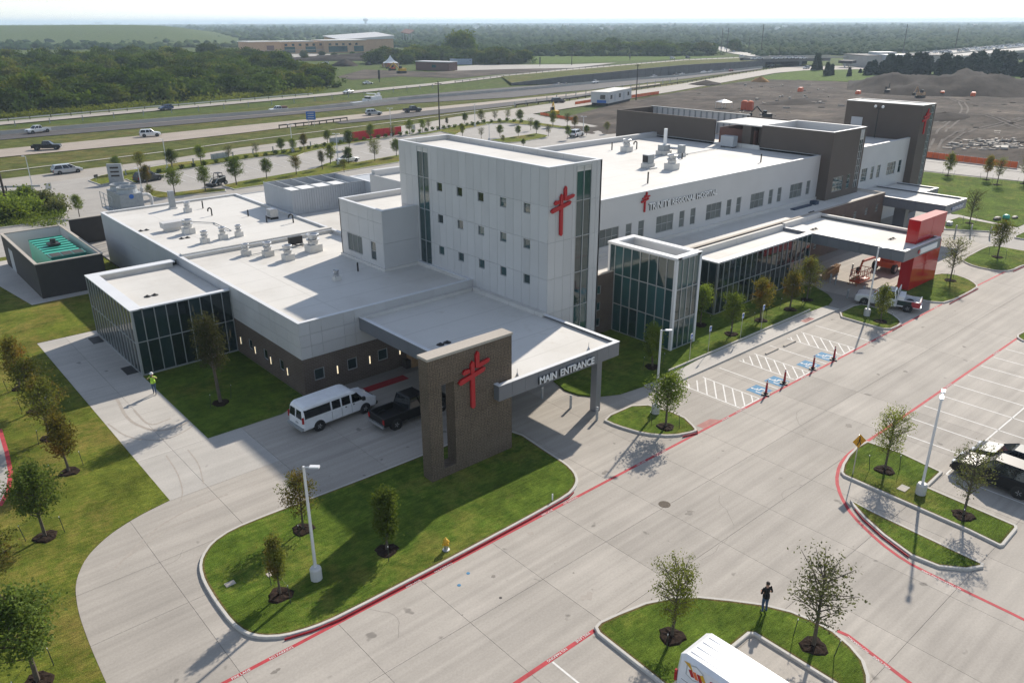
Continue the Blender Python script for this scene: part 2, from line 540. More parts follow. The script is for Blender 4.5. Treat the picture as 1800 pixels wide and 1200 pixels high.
def link(name, me, parent=None, at=None, rot=None):
    o = bpy.data.objects.new(name, me)
    C.objects.link(o)
    if parent is not None:
        o.parent = parent
    if at is not None:
        o.location = at
    if rot is not None:
        o.rotation_euler = (0, 0, rot)
    return o

def offset_pts(pts, d, closed=False):
    n = len(pts)
    out = []
    for i in range(n):
        a = pts[i - 1] if (i > 0 or closed) else None
        b = pts[i]
        c = pts[(i + 1) % n] if (i < n - 1 or closed) else None
        ns = []
        for p, q in ((a, b), (b, c)):
            if p is None or q is None:
                continue
            dx, dy = q[0] - p[0], q[1] - p[1]
            l = math.hypot(dx, dy) or 1.0
            ns.append((-dy / l, dx / l))
        nx, ny = sum(k[0] for k in ns) / len(ns), sum(k[1] for k in ns) / len(ns)
        l2 = nx * nx + ny * ny
        l2 = max(l2, 0.35)
        out.append((b[0] + nx / l2 * d, b[1] + ny / l2 * d))
    return out

def smooth_poly(pts, k=2, closed=True):
    """Chaikin corner cutting for kerb lines"""
    for _ in range(k):
        out = []
        n = len(pts)
        for i in range(n if closed else n - 1):
            p, q = pts[i], pts[(i + 1) % n]
            out.append((p[0] * .78 + q[0] * .22, p[1] * .78 + q[1] * .22))
            out.append((p[0] * .22 + q[0] * .78, p[1] * .22 + q[1] * .78))
        if not closed:
            out = [pts[0]] + out + [pts[-1]]
        pts = out
    return pts

def PG(pts, z=0.0):
    return [G(p[0], p[1], z) for p in pts]

def thing(name, label, cat, loc=(0, 0, 0), rot=0.0, group=None):
    o = bpy.data.objects.new(name, None)
    C.objects.link(o)
    o.empty_display_size = 0.3
    o.location = loc
    o.rotation_euler = (0, 0, rot)
    return tag(o, label, cat, group)

def tag(o, label, cat, group=None):
    o['label'] = label
    o['category'] = cat
    if group:
        o['group'] = group
    return o

def struct(o, kind='structure'):
    o['kind'] = kind
    return o

def dup(root, loc, rot=0.0, label=None, group=None):
    r = root.copy()
    C.objects.link(r)
    r.location = loc
    r.rotation_euler = (0, 0, rot)
    if label:
        r['label'] = label
    if group:
        r['group'] = group
    for ch in list(root.children):
        c = ch.copy()
        C.objects.link(c)
        c.parent = r
        for g in list(ch.children):
            d = g.copy()
            C.objects.link(d)
            d.parent = c
    return r

def text_mesh(body, size, depth, mat, name='lettering', spacing=1.0, align='LEFT', bold=0.0):
    cu = bpy.data.curves.new('txt', 'FONT')
    cu.body = body
    cu.size = size
    cu.extrude = depth
    cu.offset = bold
    cu.space_character = spacing
    cu.align_x = align
    cu.resolution_u = 2
    ob = bpy.data.objects.new('txt', cu)
    C.objects.link(ob)
    dg = bpy.context.evaluated_depsgraph_get()
    me = bpy.data.meshes.new_from_object(ob.evaluated_get(dg))
    bpy.data.objects.remove(ob)
    bpy.data.curves.remove(cu)
    me.materials.clear()
    me.materials.append(mat)
    me.name = name
    return me

def place_mesh(me, mat4):
    me.transform(mat4)
    return me

def frame4(origin, xdir, ydir):
    x, y = Vector(xdir).normalized(), Vector(ydir).normalized()
    z = x.cross(y)
    m = Matrix.Identity(4)
    for i in range(3):
        m[i][0], m[i][1], m[i][2], m[i][3] = x[i], y[i], z[i], origin[i]
    return m

# ================================================================ GROUND
def sheet(name, poly, z, mat, kind='structure'):
    return struct(MB().sheet(poly, z).build(name, mat), kind)

EDGE = smooth_poly([(3.95, 31.1), (4.05, 34.0), (4.25, 36.8), (4.7, 39.2), (5.7, 41.1), (7.2, 42.4), (9.0, 43.2), (11.03, 43.65)], 2, False)
# one sheet to the horizon, slightly domed down far away
MB_ = MB()
rings = [0, 150, 400, 900, 2000, 5000, 11000, 24000]
na = 48
for k, r in enumerate(rings):
    for i in range(na):
        a = 2 * math.pi * i / na
        MB_.v.append((r * math.cos(a), r * math.sin(a), -0.30))
for k in range(len(rings) - 1):
    for i in range(na):
        j = (i + 1) % na
        MB_.f.append((k * na + i, (k + 1) * na + i, (k + 1) * na + j, k * na + j))
        MB_.m.append(0)
struct(MB_.build('ground', M['field']))

soil_poly = PG([(940, 218), (1000, 203), (1060, 187), (1110, 175), (1200, 160), (1290, 145), (1340, 139), (1480, 143), (1560, 150),
                (1800, 150), (1900, 150), (1900, 312), (1640, 287)]) + [(150, 84), (120, 84)]
from mathutils import noise as mnoise
sheet('construction_ground', soil_poly, -0.22, M['soil'])
def inside(p, poly):
    c = False
    for i in range(len(poly)):
        a, b = poly[i], poly[i - 1]
        if (a[1] > p[1]) != (b[1] > p[1]) and p[0] < (b[0] - a[0]) * (p[1] - a[1]) / (b[1] - a[1]) + a[0]:
            c = not c
    return c
def rough_ground(x, y):
    a = mnoise.fractal(Vector((x * .035, y * .035, 3.1)), 1.0, 2.1, 5)
    b = mnoise.fractal(Vector((x * .16 + y * .05, y * .05 - x * .02, 9.0)), 1.0, 2.0, 4)
    return a * .9 + b * .35
gm = MB()
idx = {}
st = 2.6
NX, NY = 190, 110
for i in range(NX):
    for j in range(NY):
        x, y = 118 + i * st, 46 + j * st
        ok = all(inside((x + dx, y + dy), soil_poly) for dx, dy in ((-st, -st), (st, -st), (st, st), (-st, st)))
        if ok:
            idx[i, j] = len(gm.v)
            gm.v.append((x, y, -.12 + max(-.06, rough_ground(x, y))))
for (i, j) in idx:
    q = [(i, j), (i + 1, j), (i + 1, j + 1), (i, j + 1)]
    if all(k in idx for k in q):
        gm.f.append(tuple(idx[k] for k in q))
        gm.m.append(0)
struct(gm.build('rough_ground', M['soil'], smooth=True))
# wheel tracks over the building ground
for k, pp in enumerate(([(1640, 262), (1660, 225), (1700, 195), (1690, 178), (1640, 165)], [(1800, 225), (1740, 205), (1690, 200), (1650, 215)], [(1210, 165), (1300, 170), (1400, 160), (1480, 165)], [(1800, 190), (1720, 185), (1670, 172), (1560, 160), (1480, 158), (1390, 150), (1310, 148)], [(1660, 250), (1720, 225), (1800, 210)])):
    pts_ = smooth_poly(PG(pp), 3, False)
    for o_ in (-.9, .9):
        ln = offset_pts(pts_, o_)
        m_ = MB()
        L_, R2_ = offset_pts(ln, .28), offset_pts(ln, -.28)
        for i in range(len(ln) - 1):
            zz_ = [.02 - .10 + max(-.06, rough_ground(*p)) + .03 for p in (L_[i], L_[i + 1], R2_[i + 1], R2_[i])]
            m_.add([(*R2_[i], zz_[3]), (*R2_[i + 1], zz_[2]), (*L_[i + 1], zz_[1]), (*L_[i], zz_[0])], [(0, 1, 2, 3)])
        struct(m_.build('wheel_track', M['rut']))
sheet('cleared_ground', PG([(590, 135), (640, 122), (760, 126), (930, 118), (1080, 112), (1000, 122), (870, 131), (800, 137), (700, 134), (620, 140)]), -0.2, M['soil'])
sheet('gravel_ground', PG([(790, 117), (840, 114), (1000, 113), (1085, 110), (1010, 119), (900, 121), (800, 124)]), -0.18, M['lot'])
sheet('meadow', PG([(934, 112), (934, 96), (1000, 95), (1120, 95), (1230, 98), (1330, 103), (1180, 104), (1060, 109)]), -0.22, M['meadow'])
sheet('grass_patch', PG([(1330, 139), (1360, 130), (1420, 122), (1500, 120), (1640, 122), (1900, 125), (1900, 160), (1560, 148), (1490, 143)]), -0.12, M['meadow'])
sheet('school_parking_lot', PG([(300, 100), (352, 93), (440, 93), (660, 96), (640, 101), (560, 104), (430, 108), (370, 108)]), -0.2, M['lot'])
sheet('verge', PG([(-40, 346), (0, 340), (300, 290), (420, 272), (720, 228), (1000, 190), (1200, 160), (1340, 135), (1340, 120), (1200, 132), (900, 160), (560, 178), (300, 203), (0, 226), (-40, 230)]), -0.21, M['verge'])

pave_poly = [(3.8, -6)] + EDGE + [(11.03, 76.8), (24, 76.8),
             (24, 111), (13.5, 111), (-25, 118), (-30, 190)] + PG([(-20, 321), (0, 318), (300, 281), (420, 262), (700, 222), (900, 194), (935, 200), (1000, 212), (1090, 229)]) + \
            [(126, 84), (150, 84), (178.5, 80), (178.5, -6)]
sheet('pavement', pave_poly, -0.03, M['lot'])
joint_poly = [(3.8, -5)] + EDGE + [(11.03, 76.8), (23.8, 76.8),
              (23.8, 51.5), (110, 51.5), (110, -5)]
lane = sheet('driveway', joint_poly, -0.018, M['joint'])

def clip_poly(poly, x0, x1, y0, y1):
    for ax, lim, sgn in ((0, x0, 1), (0, x1, -1), (1, y0, 1), (1, y1, -1)):
        out = []
        n = len(poly)
        for i in range(n):
            p, q = poly[i], poly[(i + 1) % n]
            dp, dq = (p[ax] - lim) * sgn, (q[ax] - lim) * sgn
            if dp >= 0:
                out.append(p)
            if (dp >= 0) != (dq >= 0):
                t = dp / (dp - dq)
                out.append((p[0] + (q[0] - p[0]) * t, p[1] + (q[1] - p[1]) * t))
        poly = out
        if len(poly) < 3:
            return []
    return poly

ys = [-5, 0, 4.7, 9.4, 14.3, 19.5, 23.68, 27.85, 33.95, 38.1, 43.6, 49.55, 56.4, 63.25, 70, 76.8]
xs = [3.8 + 4.75 * i for i in range(12)] + [60.8 + 8.2 * i for i in range(1, 7)]
g = 0.009
for iy in range(len(ys) - 1):
    for ix in range(len(xs) - 1):
        x0, x1, y0, y1 = xs[ix] + g, xs[ix + 1] - g, ys[iy] + g, ys[iy + 1] - g
        xm, ym = (x0 + x1) / 2, (y0 + y1) / 2
        if (xm > 46 and ym > 36 and xm < 76) or (ym > 45 and xm > 43) or (xm > 24 and ym > 51) or (xm < 23 and xm > 15.9 and ym > 56):
            continue
        p = clip_poly(joint_poly, x0, x1, y0, y1)
        if len(p) >= 3:
            MB().prism(p, -0.017, 0.0, bottom=False).build('slab', M['walk'] if (xm < 16 and ym > 43.6) else M['slab'], lane)

# ---------------------------------------------------------------- lawns and kerbs
def island(poly, mat='lawn', z=0.125, kerb=True, name='lawn', kw=0.16, kmat='kerb'):
    a = sum(poly[i][0] * poly[(i + 1) % len(poly)][1] - poly[(i + 1) % len(poly)][0] * poly[i][1] for i in range(len(poly)))
    if a < 0:
        poly = poly[::-1]
    inner = offset_pts(poly, kw, True) if kerb else poly
    n = len(poly)
    o = struct(MB().prism(inner, -0.04, z, bottom=False).build(name, M[mat]))
    if kerb and mat == 'lawn':
        struct(MB().path(offset_pts(inner, .05, True), .11, z + .003, 0, True).build('lawn_edge', M['edge']))
    if kerb:
        mb = MB()
        ch = offset_pts(poly, 0.025, True)
        ktop = z + 0.012
        for i in range(n):
            j = (i + 1) % n
            A, B = poly[i], poly[j]
            a2, b2 = ch[i], ch[j]
            c2, d2 = inner[i], inner[j]
            mb.add([(*A, -0.04), (*B, -0.04), (*B, ktop - 0.03), (*A, ktop - 0.03), (*a2, ktop), (*b2, ktop), (*d2, ktop), (*c2, ktop), (*d2, -0.04), (*c2, -0.04)],
                   [(0, 1, 2, 3), (3, 2, 5, 4), (4, 5, 6, 7), (7, 6, 8, 9)])
        struct(mb.build('kerb', M[kmat]))
    return poly

isl1 = PG([(600, 857), (745, 800)]) + [(30.2, 37.95), (32.2, 36.4)] + PG([(970, 800), (997, 817), (1012, 832), (1017, 846), (1013, 858), (1000, 873), (933, 911), (800, 982.5), (600, 1087),
            (550, 1108), (500, 1122), (460, 1124), (430, 1117), (405, 1098), (376, 1059), (356, 1025), (349.5, 1001), (353, 981), (370, 956), (405, 932), (476, 903)])
island(smooth_poly(isl1, 1))
island([(15.75, 63.2), (23.75, 63.2), (23.75, 50.9), (21.2, 49.62), (15.7, 49.62)], z=0.02, kerb=False)
left_lawn = [(3.78, -6)] + [(a - .015, b + .01) for a, b in EDGE] + [(11.0, 76.85), (23.75, 76.85), (23.75, 110.8),
             (13.5, 110.8), (-15, 116), (-34, 60), (-14, -6)]
island(left_lawn, 'lawn_dry', 0.02, False)
sheet('equipment_pad', [(13.1, 88.6), (21.4, 88.8), (21.4, 108.9), (10.5, 108.9)], 0.03, M['walk'])
fl = PG([(-80, 735), (0, 755), (12, 795), (19, 830), (15, 862), (0, 890), (-60, 935)])
sheet('side_road', fl, 0.03, M['lot'])
struct(MB().path(fl[1:6], 0.25, 0.036).build('fire_lane_stripe', M['redline']))

# entrance lawn between the glass fronts and the accessible stalls
ent = PG([(955, 655), (993, 687), (1017, 695), (1047, 698), (1090, 693), (1150, 673), (1200, 648.5)]) + [(52, 35.45), (60, 35.45), (68, 35.45)] + \
    PG([(1455, 538), (1463, 528), (1455, 519), (1440, 510), (1427, 502)]) + [(72, 42), (72, 46), (43, 46), (41.5, 41.5)]
island(ent, 'lawn', 0.13, False)
# raised walk along the stalls
MBw = MB().prism([(44.5, 34.0), (72.6, 34.0), (72.6, 35.5), (44.5, 35.5)], -0.03, 0.12, bottom=False)
struct(MBw.build('sidewalk', M['walk']))
struct(MB().box(44.5, 72.6, 33.86, 33.995, -0.03, 0.135).build('kerb', M['kerb']))
struct(MB().box(48.0, 70.0, 35.5, 35.62, -0.03, 0.26).build('kerb', M['kerb']))
island(smooth_poly(PG([(1055, 738), (1123, 708), (1200, 731), (1225, 755), (1224, 761), (1183, 769), (1133, 765.5), (1083, 751)]), 1))
island(smooth_poly(PG([(1466, 555), (1507, 535), (1533, 540), (1567, 552), (1585, 566), (1583, 573), (1562, 582), (1520, 571)]), 1))
island(smooth_poly(PG([(1569, 503), (1588, 497), (1647, 481.6), (1677, 483), (1703, 492), (1718, 502), (1718, 508), (1667, 534), (1632, 532), (1604, 524), (1572, 512)]), 1))
island(smooth_poly(PG([(1690, 457), (1731, 435), (1749, 433), (1800, 442), (1845, 450), (1840, 460), (1800, 467), (1778, 477.5), (1754, 478), (1713, 470), (1694, 462)]), 1))
island([(120, 84), (119, 50)] + PG([(1640, 345), (1673, 376), (1700, 380.5), (1788, 399.5), (1800, 394), (1880, 380), (1880, 334), (1800, 320.5), (1699, 310.5), (1627, 302.5)]), 'lawn', 0.05, False)
island(PG([(1655, 392), (1684, 383), (1762, 397.5), (1757, 409), (1710, 406.5), (1660, 404)]), 'lawn', 0.12)
island(smooth_poly(PG([(1778, 418), (1800, 408), (1840, 402), (1850, 425), (1800, 422)]), 1))
island(smooth_poly(PG([(1783, 592), (1800, 583), (1850, 560), (1860, 600), (1800, 603)]), 1))
sheet('sidewalk', PG([(1630, 392), (1672, 377.3), (1684, 378), (1778, 398.3), (1777, 402), (1764, 399.5), (1686, 381.8), (1660, 391)]), 0.06, M['walk'])
# east road
e_road = PG([(1560, 276), (1631, 283), (1800, 302), (1900, 314), (1900, 331), (1800, 319.5), (1627, 301), (1560, 293)])
sheet('east_road', e_road, 0.06, M['lot'])
struct(MB().path(PG([(1600, 280.5), (1631, 284), (1800, 303.5), (1900, 315)]), 0.6, 0.12).build('kerb', M['kerb']))
# right parking islands
rb1 = PG([(1477, 832), (1480, 818), (1490, 802), (1505, 787), (1523, 777), (1583, 797), (1657, 832), (1630, 858), (1787, 926), (1788, 932), (1764, 961), (1757, 962), (1700, 934), (1600, 890), (1482, 838)])
island(rb1)
rb2 = PG([(1494, 881), (1533, 900), (1600, 932), (1729, 993), (1728, 999), (1700, 1004), (1650, 999), (1600, 979), (1550, 942), (1517, 912), (1500, 893)])
island(rb2)
rb3 = [(21.75, 14.45), (21.95, 19.1), (22.15, 19.5), (22.6, 19.6)] + PG([(1083, 1081), (1133, 1061), (1183, 1051), (1228, 1050), (1283, 1055.6), (1339, 1063), (1390, 1075.6), (1428, 1091), (1466, 1111), (1497, 1138), (1519, 1164), (1528, 1191), (1529, 1215)]) + \
    [(28.7, 6), (27.35, 6), (27.35, 14.25), (27.2, 14.4)]
island(rb3)

# ---------------------------------------------------------------- fire lane stripes, stalls
def stripe(pts, w, mat='line', z=0.005, name='line_marking', k=0):
    if k:
        pts = smooth_poly(pts, k, False)
    return struct(MB().path(pts, w, z).build(name, M[mat]))

def stripe_many(lines, w, mat, z=0.005, name='line_marking'):
    mb = MB()
    for l in lines:
        mb.path(l, w, z)
    return struct(mb.build(name, M[mat]))

stripe([(5.5, 27.82), (31, 27.82)], 0.2, 'redline', 0.004, 'fire_lane_stripe')
stripe([(31, 27.82), (44.0, 27.84), (64.3, 27.85), (91.6, 27.85), (110, 27.6)], 0.2, 'redline', 0.005, 'fire_lane_stripe')
stripe([(10, 19.55), (22.1, 19.42)], 0.22, 'redline', 0.005, 'fire_lane_stripe')
lc = [(110, 19.6), (54.4, 19.5)] + PG([(1513, 783), (1490, 798), (1475, 818), (1470, 845), (1478, 872), (1497, 905), (1545, 952), (1590, 985), (1640, 1011), (1700, 1040), (1800, 1088), (1880, 1130)])
stripe(lc, 0.2, 'redline', 0.006, 'fire_lane_stripe', 1)
stripe(PG([(1472, 1108), (1490, 1116), (1600, 1200), (1660, 1250)]), 0.2, 'redline', 0.005, 'fire_lane_stripe')
# red painted kerb faces
for pts in (PG([(500, 1124.5), (550, 1109.5), (600, 1088.5), (800, 983.5), (933, 912), (1000, 874.5), (1008, 866)]),
            PG([(1225, 757), (1228, 762), (1200, 769)]), PG([(1568, 582), (1585, 572)]), PG([(1668, 535), (1719, 508)]), PG([(1780, 478), (1805, 467)]),
            PG([(1503, 896), (1517, 914), (1550, 944), (1598, 980)])):
    mb = MB()
    for p, q in zip(pts, pts[1:]):
        mb.add([(p[0], p[1], 0.004), (q[0], q[1], 0.004), (q[0], q[1], 0.125), (p[0], p[1], 0.125)], [(0, 1, 2, 3)])
    o2 = offset_pts(pts, -0.035)
    nb = MB()
    for i in range(len(pts) - 1):
        A, B, c2, d2 = o2[i], o2[i + 1], pts[i], pts[i + 1]
        nb.add([(*A, 0.0), (*B, 0.0), (*B, 0.11), (*A, 0.11), (*c2, 0.112), (*d2, 0.112)], [(0, 1, 2, 3), (3, 2, 5, 4)])
    struct(nb.build('kerb_paint', M['redkerb']))

def ground_text(body, x, y, size, ang, mat='line', z=0.012, name='lane_lettering'):
    me = text_mesh(body, size, 0.0015, M[mat], name)
    place_mesh(me, frame4((x, y, z), (math.cos(ang), math.sin(ang), 0), (-math.sin(ang), math.cos(ang), 0)))
    return struct(link(name, me))

def kerb_text(x, y):
    ground_text('FIRE LANE', x, y, 0.19, 0.0)
    ground_text('NO PARKING', x + 1.75, y, 0.19, 0.0)
def kerbface_text(x, y):
    for b, dx in (('FIRE LANE', 0.0), ('NO PARKING', 1.35)):
        me = text_mesh(b, 0.14, 0.001, M['line'], 'lane_lettering')
        place_mesh(me, frame4((x + dx, y, 0.018), (1, 0.004, 0), (0, 0, 1)))
        struct(link('lane_lettering', me))
for x in (8.1,):
    kerb_text(x, 27.74)
for x in (17.2, 26.6):
    kerb_text(x, 27.74)
for x in (35.0, 44.3, 55.0, 66.0, 80.0):
    kerb_text(x, 27.76)
for x in (19.2,):
    ground_text('FIRE LANE', x + 2.6, 19.53, 0.2, math.pi)
    ground_text('NO PARKING', x + 1.1, 19.53, 0.2, math.pi)
for x in (51.0, 60.0, 70.0):
    ground_text('NO PARKING', x + 3, 19.58, 0.2, math.pi)
for (p, q) in (((1614, 998), (1650, 1015.5)), ((1654, 1018), (1690, 1035))):
    a, b = G(*p), G(*q)
    ground_text('FIRE LANE' if p[0] < 1640 else 'NO PARKING', b[0], b[1], 0.19, math.atan2(a[1] - b[1], a[0] - b[0]))
for (p, q, tx) in (((1497, 1122), (1528, 1146), 'NO PARKING'), ((1536, 1152), (1566, 1174), 'FIRE LANE')):
    a, b = G(*p), G(*q)
    ground_text(tx, b[0], b[1], 0.19, math.atan2(a[1] - b[1], a[0] - b[0]))

W = 0.1
acc = []
acc += [[(46.95, 28.0), (46.95, 33.2)], [(49.4, 28.0), (49.4, 33.2)], [(51.95, 28.0), (51.95, 33.4)], [(54.45, 28.0), (54.45, 33.2)], [(56.7, 28.0), (56.7, 33.2)],
        [(59.3, 28.0), (59.3, 33.3)], [(61.95, 28.0), (61.95, 33.2)], [(64.3, 28.0), (64.3, 33.2)], [(66.9, 28.0), (66.9, 33.2)]]
for a, b in ((46.95, 49.4), (54.45, 56.7), (61.95, 64.3)):
    acc.append([(a, 28.02), (b, 28.02)])
    for k in range(9):
        y0 = 26.8 + k * 0.85
        p = (a + 0.05, y0 + 0.0)
        q = (b - 0.05, y0 + 1.9)
        t0 = max(0.0, (28.05 - p[1]) / (q[1] - p[1]))
        t1 = min(1.0, (33.15 - p[1]) / (q[1] - p[1]))
        if t1 > t0 + .05:
            acc.append([(p[0] + (q[0] - p[0]) * t0, p[1] + (q[1] - p[1]) * t0), (p[0] + (q[0] - p[0]) * t1, p[1] + (q[1] - p[1]) * t1)])
stripe_many(acc, W, 'line')
lot = []
for k in range(18):
    x = 46.25 + 2.74 * (k + 1) + 3.0
    lot.append([(x, 19.3), (x, 9.2)])
lot += [[(48.8, 14.25), (100, 14.25)], [(48.75, 14.25), (48.75, 9.0)], [(19.25, 19.3), (19.25, 13)], [(16.5, 19.3), (16.5, 13)], [(24.6, 14.3), (24.6, 9)]]
stripe_many(lot, W, 'line')

def wheelchair_emblem(cx, cy):
    s = struct(MB().box(cx - 0.72, cx + 0.72, cy - 0.72, cy + 0.72, 0.004, 0.008).build('accessible_marking', M['blue']))
    mb = MB()
    pts = [(cx + 0.38 * math.cos(a) - 0.02, cy + 0.38 * math.sin(a) - 0.12) for a in [math.radians(t) for t in range(150, 400, 20)]]
    mb.path(pts, 0.11, 0.0125)
    mb.path([(cx - 0.10, cy + 0.42), (cx - 0.04, cy + 0.02), (cx + 0.28, cy + 0.0), (cx + 0.42, cy - 0.42), (cx + 0.55, cy - 0.40)], 0.11, 0.014)
    mb.path([(cx - 0.07, cy + 0.22), (cx + 0.22, cy + 0.22)], 0.08, 0.0155)
    mb.sheet([(cx - 0.1 + 0.11 * math.cos(a), cy + 0.55 + 0.11 * math.sin(a)) for a in [math.radians(t) for t in range(0, 360, 40)]], 0.017)
    struct(mb.build('wheelchair_symbol', M['line'], s))
for x in (50.65, 53.15, 57.95, 60.65):
    wheelchair_emblem(x, 28.85)
sheet('crosswalk_mat', PG([(1224, 748), (1248, 736), (1268, 738), (1238, 753)]), 0.006, M['faded'])
struct(MB().box(66.6, 68.2, 33.97, 34.6, 0.12, 0.124).build('tactile_paving', M['faded']))
struct(MB().box(26.4, 31.6, 48.6, 49.5, 0.002, 0.012).build('tactile_paving', M['redkerb']))

# water covers, man holes, stains on the lane
def disc(name, px, r, mat, z=0.006):
    x, y = G(*px)
    return struct(MB().lathe(x, y, [(r, 0.001), (r, z), (r * 0.85, z + 0.004), (r * 0.1, z + 0.004)], 14).build(name, M[mat]))
disc('manhole_cover', (1168, 886), 0.36, 'bark')
disc('valve_cover', (823, 1007), 0.10, 'blue')
disc('valve_cover', (807, 1028), 0.10, 'blue')
disc('valve_cover', (880, 1050), 0.08, 'black')
rs = random.Random(3)
def stain(px, r, mat, ar=1.0):
    x, y = G(*px)
    pts = [(x + r * .8 * ar * (0.35 + 0.9 * rs.random()) * math.cos(a), y + r * .8 * (0.3 + 0.9 * rs.random()) * math.sin(a)) for a in [k * 0.5 for k in range(12)]]
    sheet('stain', pts, 0.0035, M[mat])
M['stain'] = plain('oil stain', (0.21, 0.19, 0.165), 0.8, 0, 0.3, 6)
M['stainl'] = plain('light stain', (0.345, 0.31, 0.27), 0.8, 0, 0.15, 4)
for px, r, m, ar in (((1213, 900), 0.3, 'stain', 1.6), ((868, 1013), 0.17, 'stain', 1), ((1033, 1048), 0.33, 'stainl', 1.6), ((933, 937), 0.28, 'stainl', 1), ((813, 1080), 0.06, 'stain', 1),
                     ((1140, 938), 0.07, 'stain', 1), ((1175, 950), 0.06, 'stain', 1), ((1008, 1006), 0.08, 'stain', 1), ((485, 1178), 0.2, 'stain', 1.4), ((1492, 748), 0.35, 'stain', 1.5),
                     ((1180, 864), 0.12, 'stainl', 1), ((640, 835), 0.15, 'stain', 1), ((1340, 940), 0.05, 'stain', 1), ((975, 990), 0.06, 'stain', 1), ((1500, 960), 0.06, 'stain', 1)):
    stain(px, r, m, ar)
# hairline cracks
rc = random.Random(19)
for px, an, ln in (((1290, 930), .4, 3.5), ((1380, 880), 1.2, 2.5), ((1230, 985), .2, 3), ((700, 1120), 1.0, 3), ((1420, 760), .6, 4), ((260, 1010), .5, 2.5), ((1150, 1000), 1.4, 2)):
    x, y = G(*px)
    cp_ = [(x, y)]
    for k in range(9):
        an += rc.uniform(-.5, .5)
        x, y = x + math.cos(an) * ln / 9, y + math.sin(an) * ln / 9
        cp_.append((x, y))
    struct(MB().path(cp_, .028, 0.0022).build('crack', M['joint']))
# tyre marks on the drive
for k, (pts, w) in enumerate([([(205, 700), (225, 740), (275, 760), (330, 745), (345, 715)], 0.22), ([(235, 720), (262, 750), (300, 735)], 0.16), ([(200, 1000), (270, 930), (330, 895), (400, 868)], 0.14),
                 ([(292, 800), (312, 830), (322, 862), (318, 880)], 0.09), ([(330, 790), (350, 815), (358, 850)], 0.08), ([(190, 745), (225, 770), (290, 775), (340, 750), (352, 725)], 0.12), ([(215, 985), (300, 925), (360, 905)], 0.1)]):
    struct(MB().path(smooth_poly(PG(pts), 2, False), w, 0.0026 + 0.0004 * k).build('tyre_mark', M['stainl']))
MB_ = MB()
for px in ((171, 597), (230, 650)):
    x, y = G(*px)
    MB_ = MB().box(x - 0.55, x + 0.35, y - 0.9, y + 0.9, 0.001, 0.02)
    tag(MB_.build('door_mat', M['black']), 'black door mat outside the %s door of the glass vestibule' % ('far' if px[0] < 200 else 'near'), 'door mat', 'door mats by the vestibule')
for px in ((405, 1029), (478, 1011)):
    x, y = G(*px)
    struct(MB().box(x - 0.25, x + 0.25, y - 0.17, y + 0.17, 0.1, 0.15).build('utility_cover', M['stonecap']))
x, y = G(1587, 861)
struct(MB().box(x - 0.35, x + 0.1, y - 0.25, y + 0.25, 0.1, 0.15).box(x + 0.1, x + 0.4, y - 0.25, y + 0.25, 0.1, 0.14, 1).build('utility_cover', [M['stonecap'], M['black']]))

# ---------------------------------------------------------------- rear parking lot islands
planter = PG([(155, 318), (175, 310), (197, 305), (220, 301), (257, 296), (317, 286), (367, 281), (420, 272.5), (503, 263), (570, 253), (620, 248), (720, 238), (773, 229), (800, 222), (850, 215), (892, 211.5), (925, 212.5), (950, 217), (1000, 224),
              (1000, 228), (950, 222), (917, 219.5), (892, 217), (867, 218), (820, 227), (800, 238), (775, 232), (750, 237), (703, 240), (587, 258), (535, 270), (517, 277), (497, 273), (450, 278.5), (400, 286), (300, 303), (240, 324), (222, 316), (177, 326)])
island(planter, 'lawn_dry', 0.12)
island(PG([(265, 335), (300, 340), (367, 332), (397, 333), (398, 337), (342, 343), (280, 350), (262, 345)]), 'lawn_dry', 0.12)
island(PG([(390, 327), (420, 320), (450, 315), (503, 306), (553, 297), (570, 289), (587, 284), (628, 286), (700, 273), (760, 262), (770, 268), (700, 286), (603, 302), (520, 318), (420, 332.5), (412, 334)]), 'lawn_dry', 0.12)
island(PG([(860, 247), (917, 239), (942, 235), (965, 239), (958, 243), (917, 250), (892, 252)]), 'lawn_dry', 0.12)
stripes = []
for x in range(0, 40):
    a = 62 + x * 2.74
    ya = 147.5 + (a - 62) * 0.16
    stripes.append([(a, ya), (a + 1.0, ya + 5.2)])
stripe_many([[G(300 + 22 * i, 309 - 2.9 * i), G(327 + 22 * i, 319 - 3.1 * i)] for i in range(22)], 0.12, 'line')
weeds = PG([(-30, 341), (0, 338), (45, 336), (83, 340), (107, 357), (122, 367), (117, 376), (93, 386), (55, 394), (0, 402), (-40, 408)])
island(smooth_poly(weeds, 1), 'weeds', 0.13, True, 'weedy_corner')

# ---------------------------------------------------------------- frontage roads and highway
sheet('frontage_road', PG([(-60, 323), (0, 315), (300, 279), (420, 260), (720, 221), (800, 205.5), (900, 191.5), (1000, 177.5), (1110, 160), (1200, 147), (1280, 133), (1363, 120), (1408, 115.5), (1450, 117),
       (1412, 124), (1363, 128.5), (1280, 143.5), (1200, 158), (1110, 173), (1000, 190), (900, 206), (800, 219), (720, 229), (420, 272), (300, 291), (0, 332), (-60, 342)]), -0.025, M['roadgrey'])
sheet('cross_street', PG([(1395, 116), (1500, 116), (1640, 117), (1640, 122), (1500, 122), (1410, 124)]), -0.02, M['roadgrey'])
sheet('road', PG([(-60, 268), (0, 262), (300, 233), (420, 221), (700, 194), (1000, 165), (1057, 157.5), (1160, 146), (1160, 148), (1057, 160), (1000, 169), (700, 200.5), (610, 211), (420, 234), (300, 247.5), (0, 276), (-60, 283)]), -0.06, M['road'])
sheet('asphalt_lane', PG([(588, 214.5), (700, 199.5), (850, 184), (1000, 168), (1100, 156.5), (1160, 149), (1160, 150), (1060, 165), (1000, 173.5), (850, 191), (720, 206), (600, 217)]), -0.05, M['asphalt'])
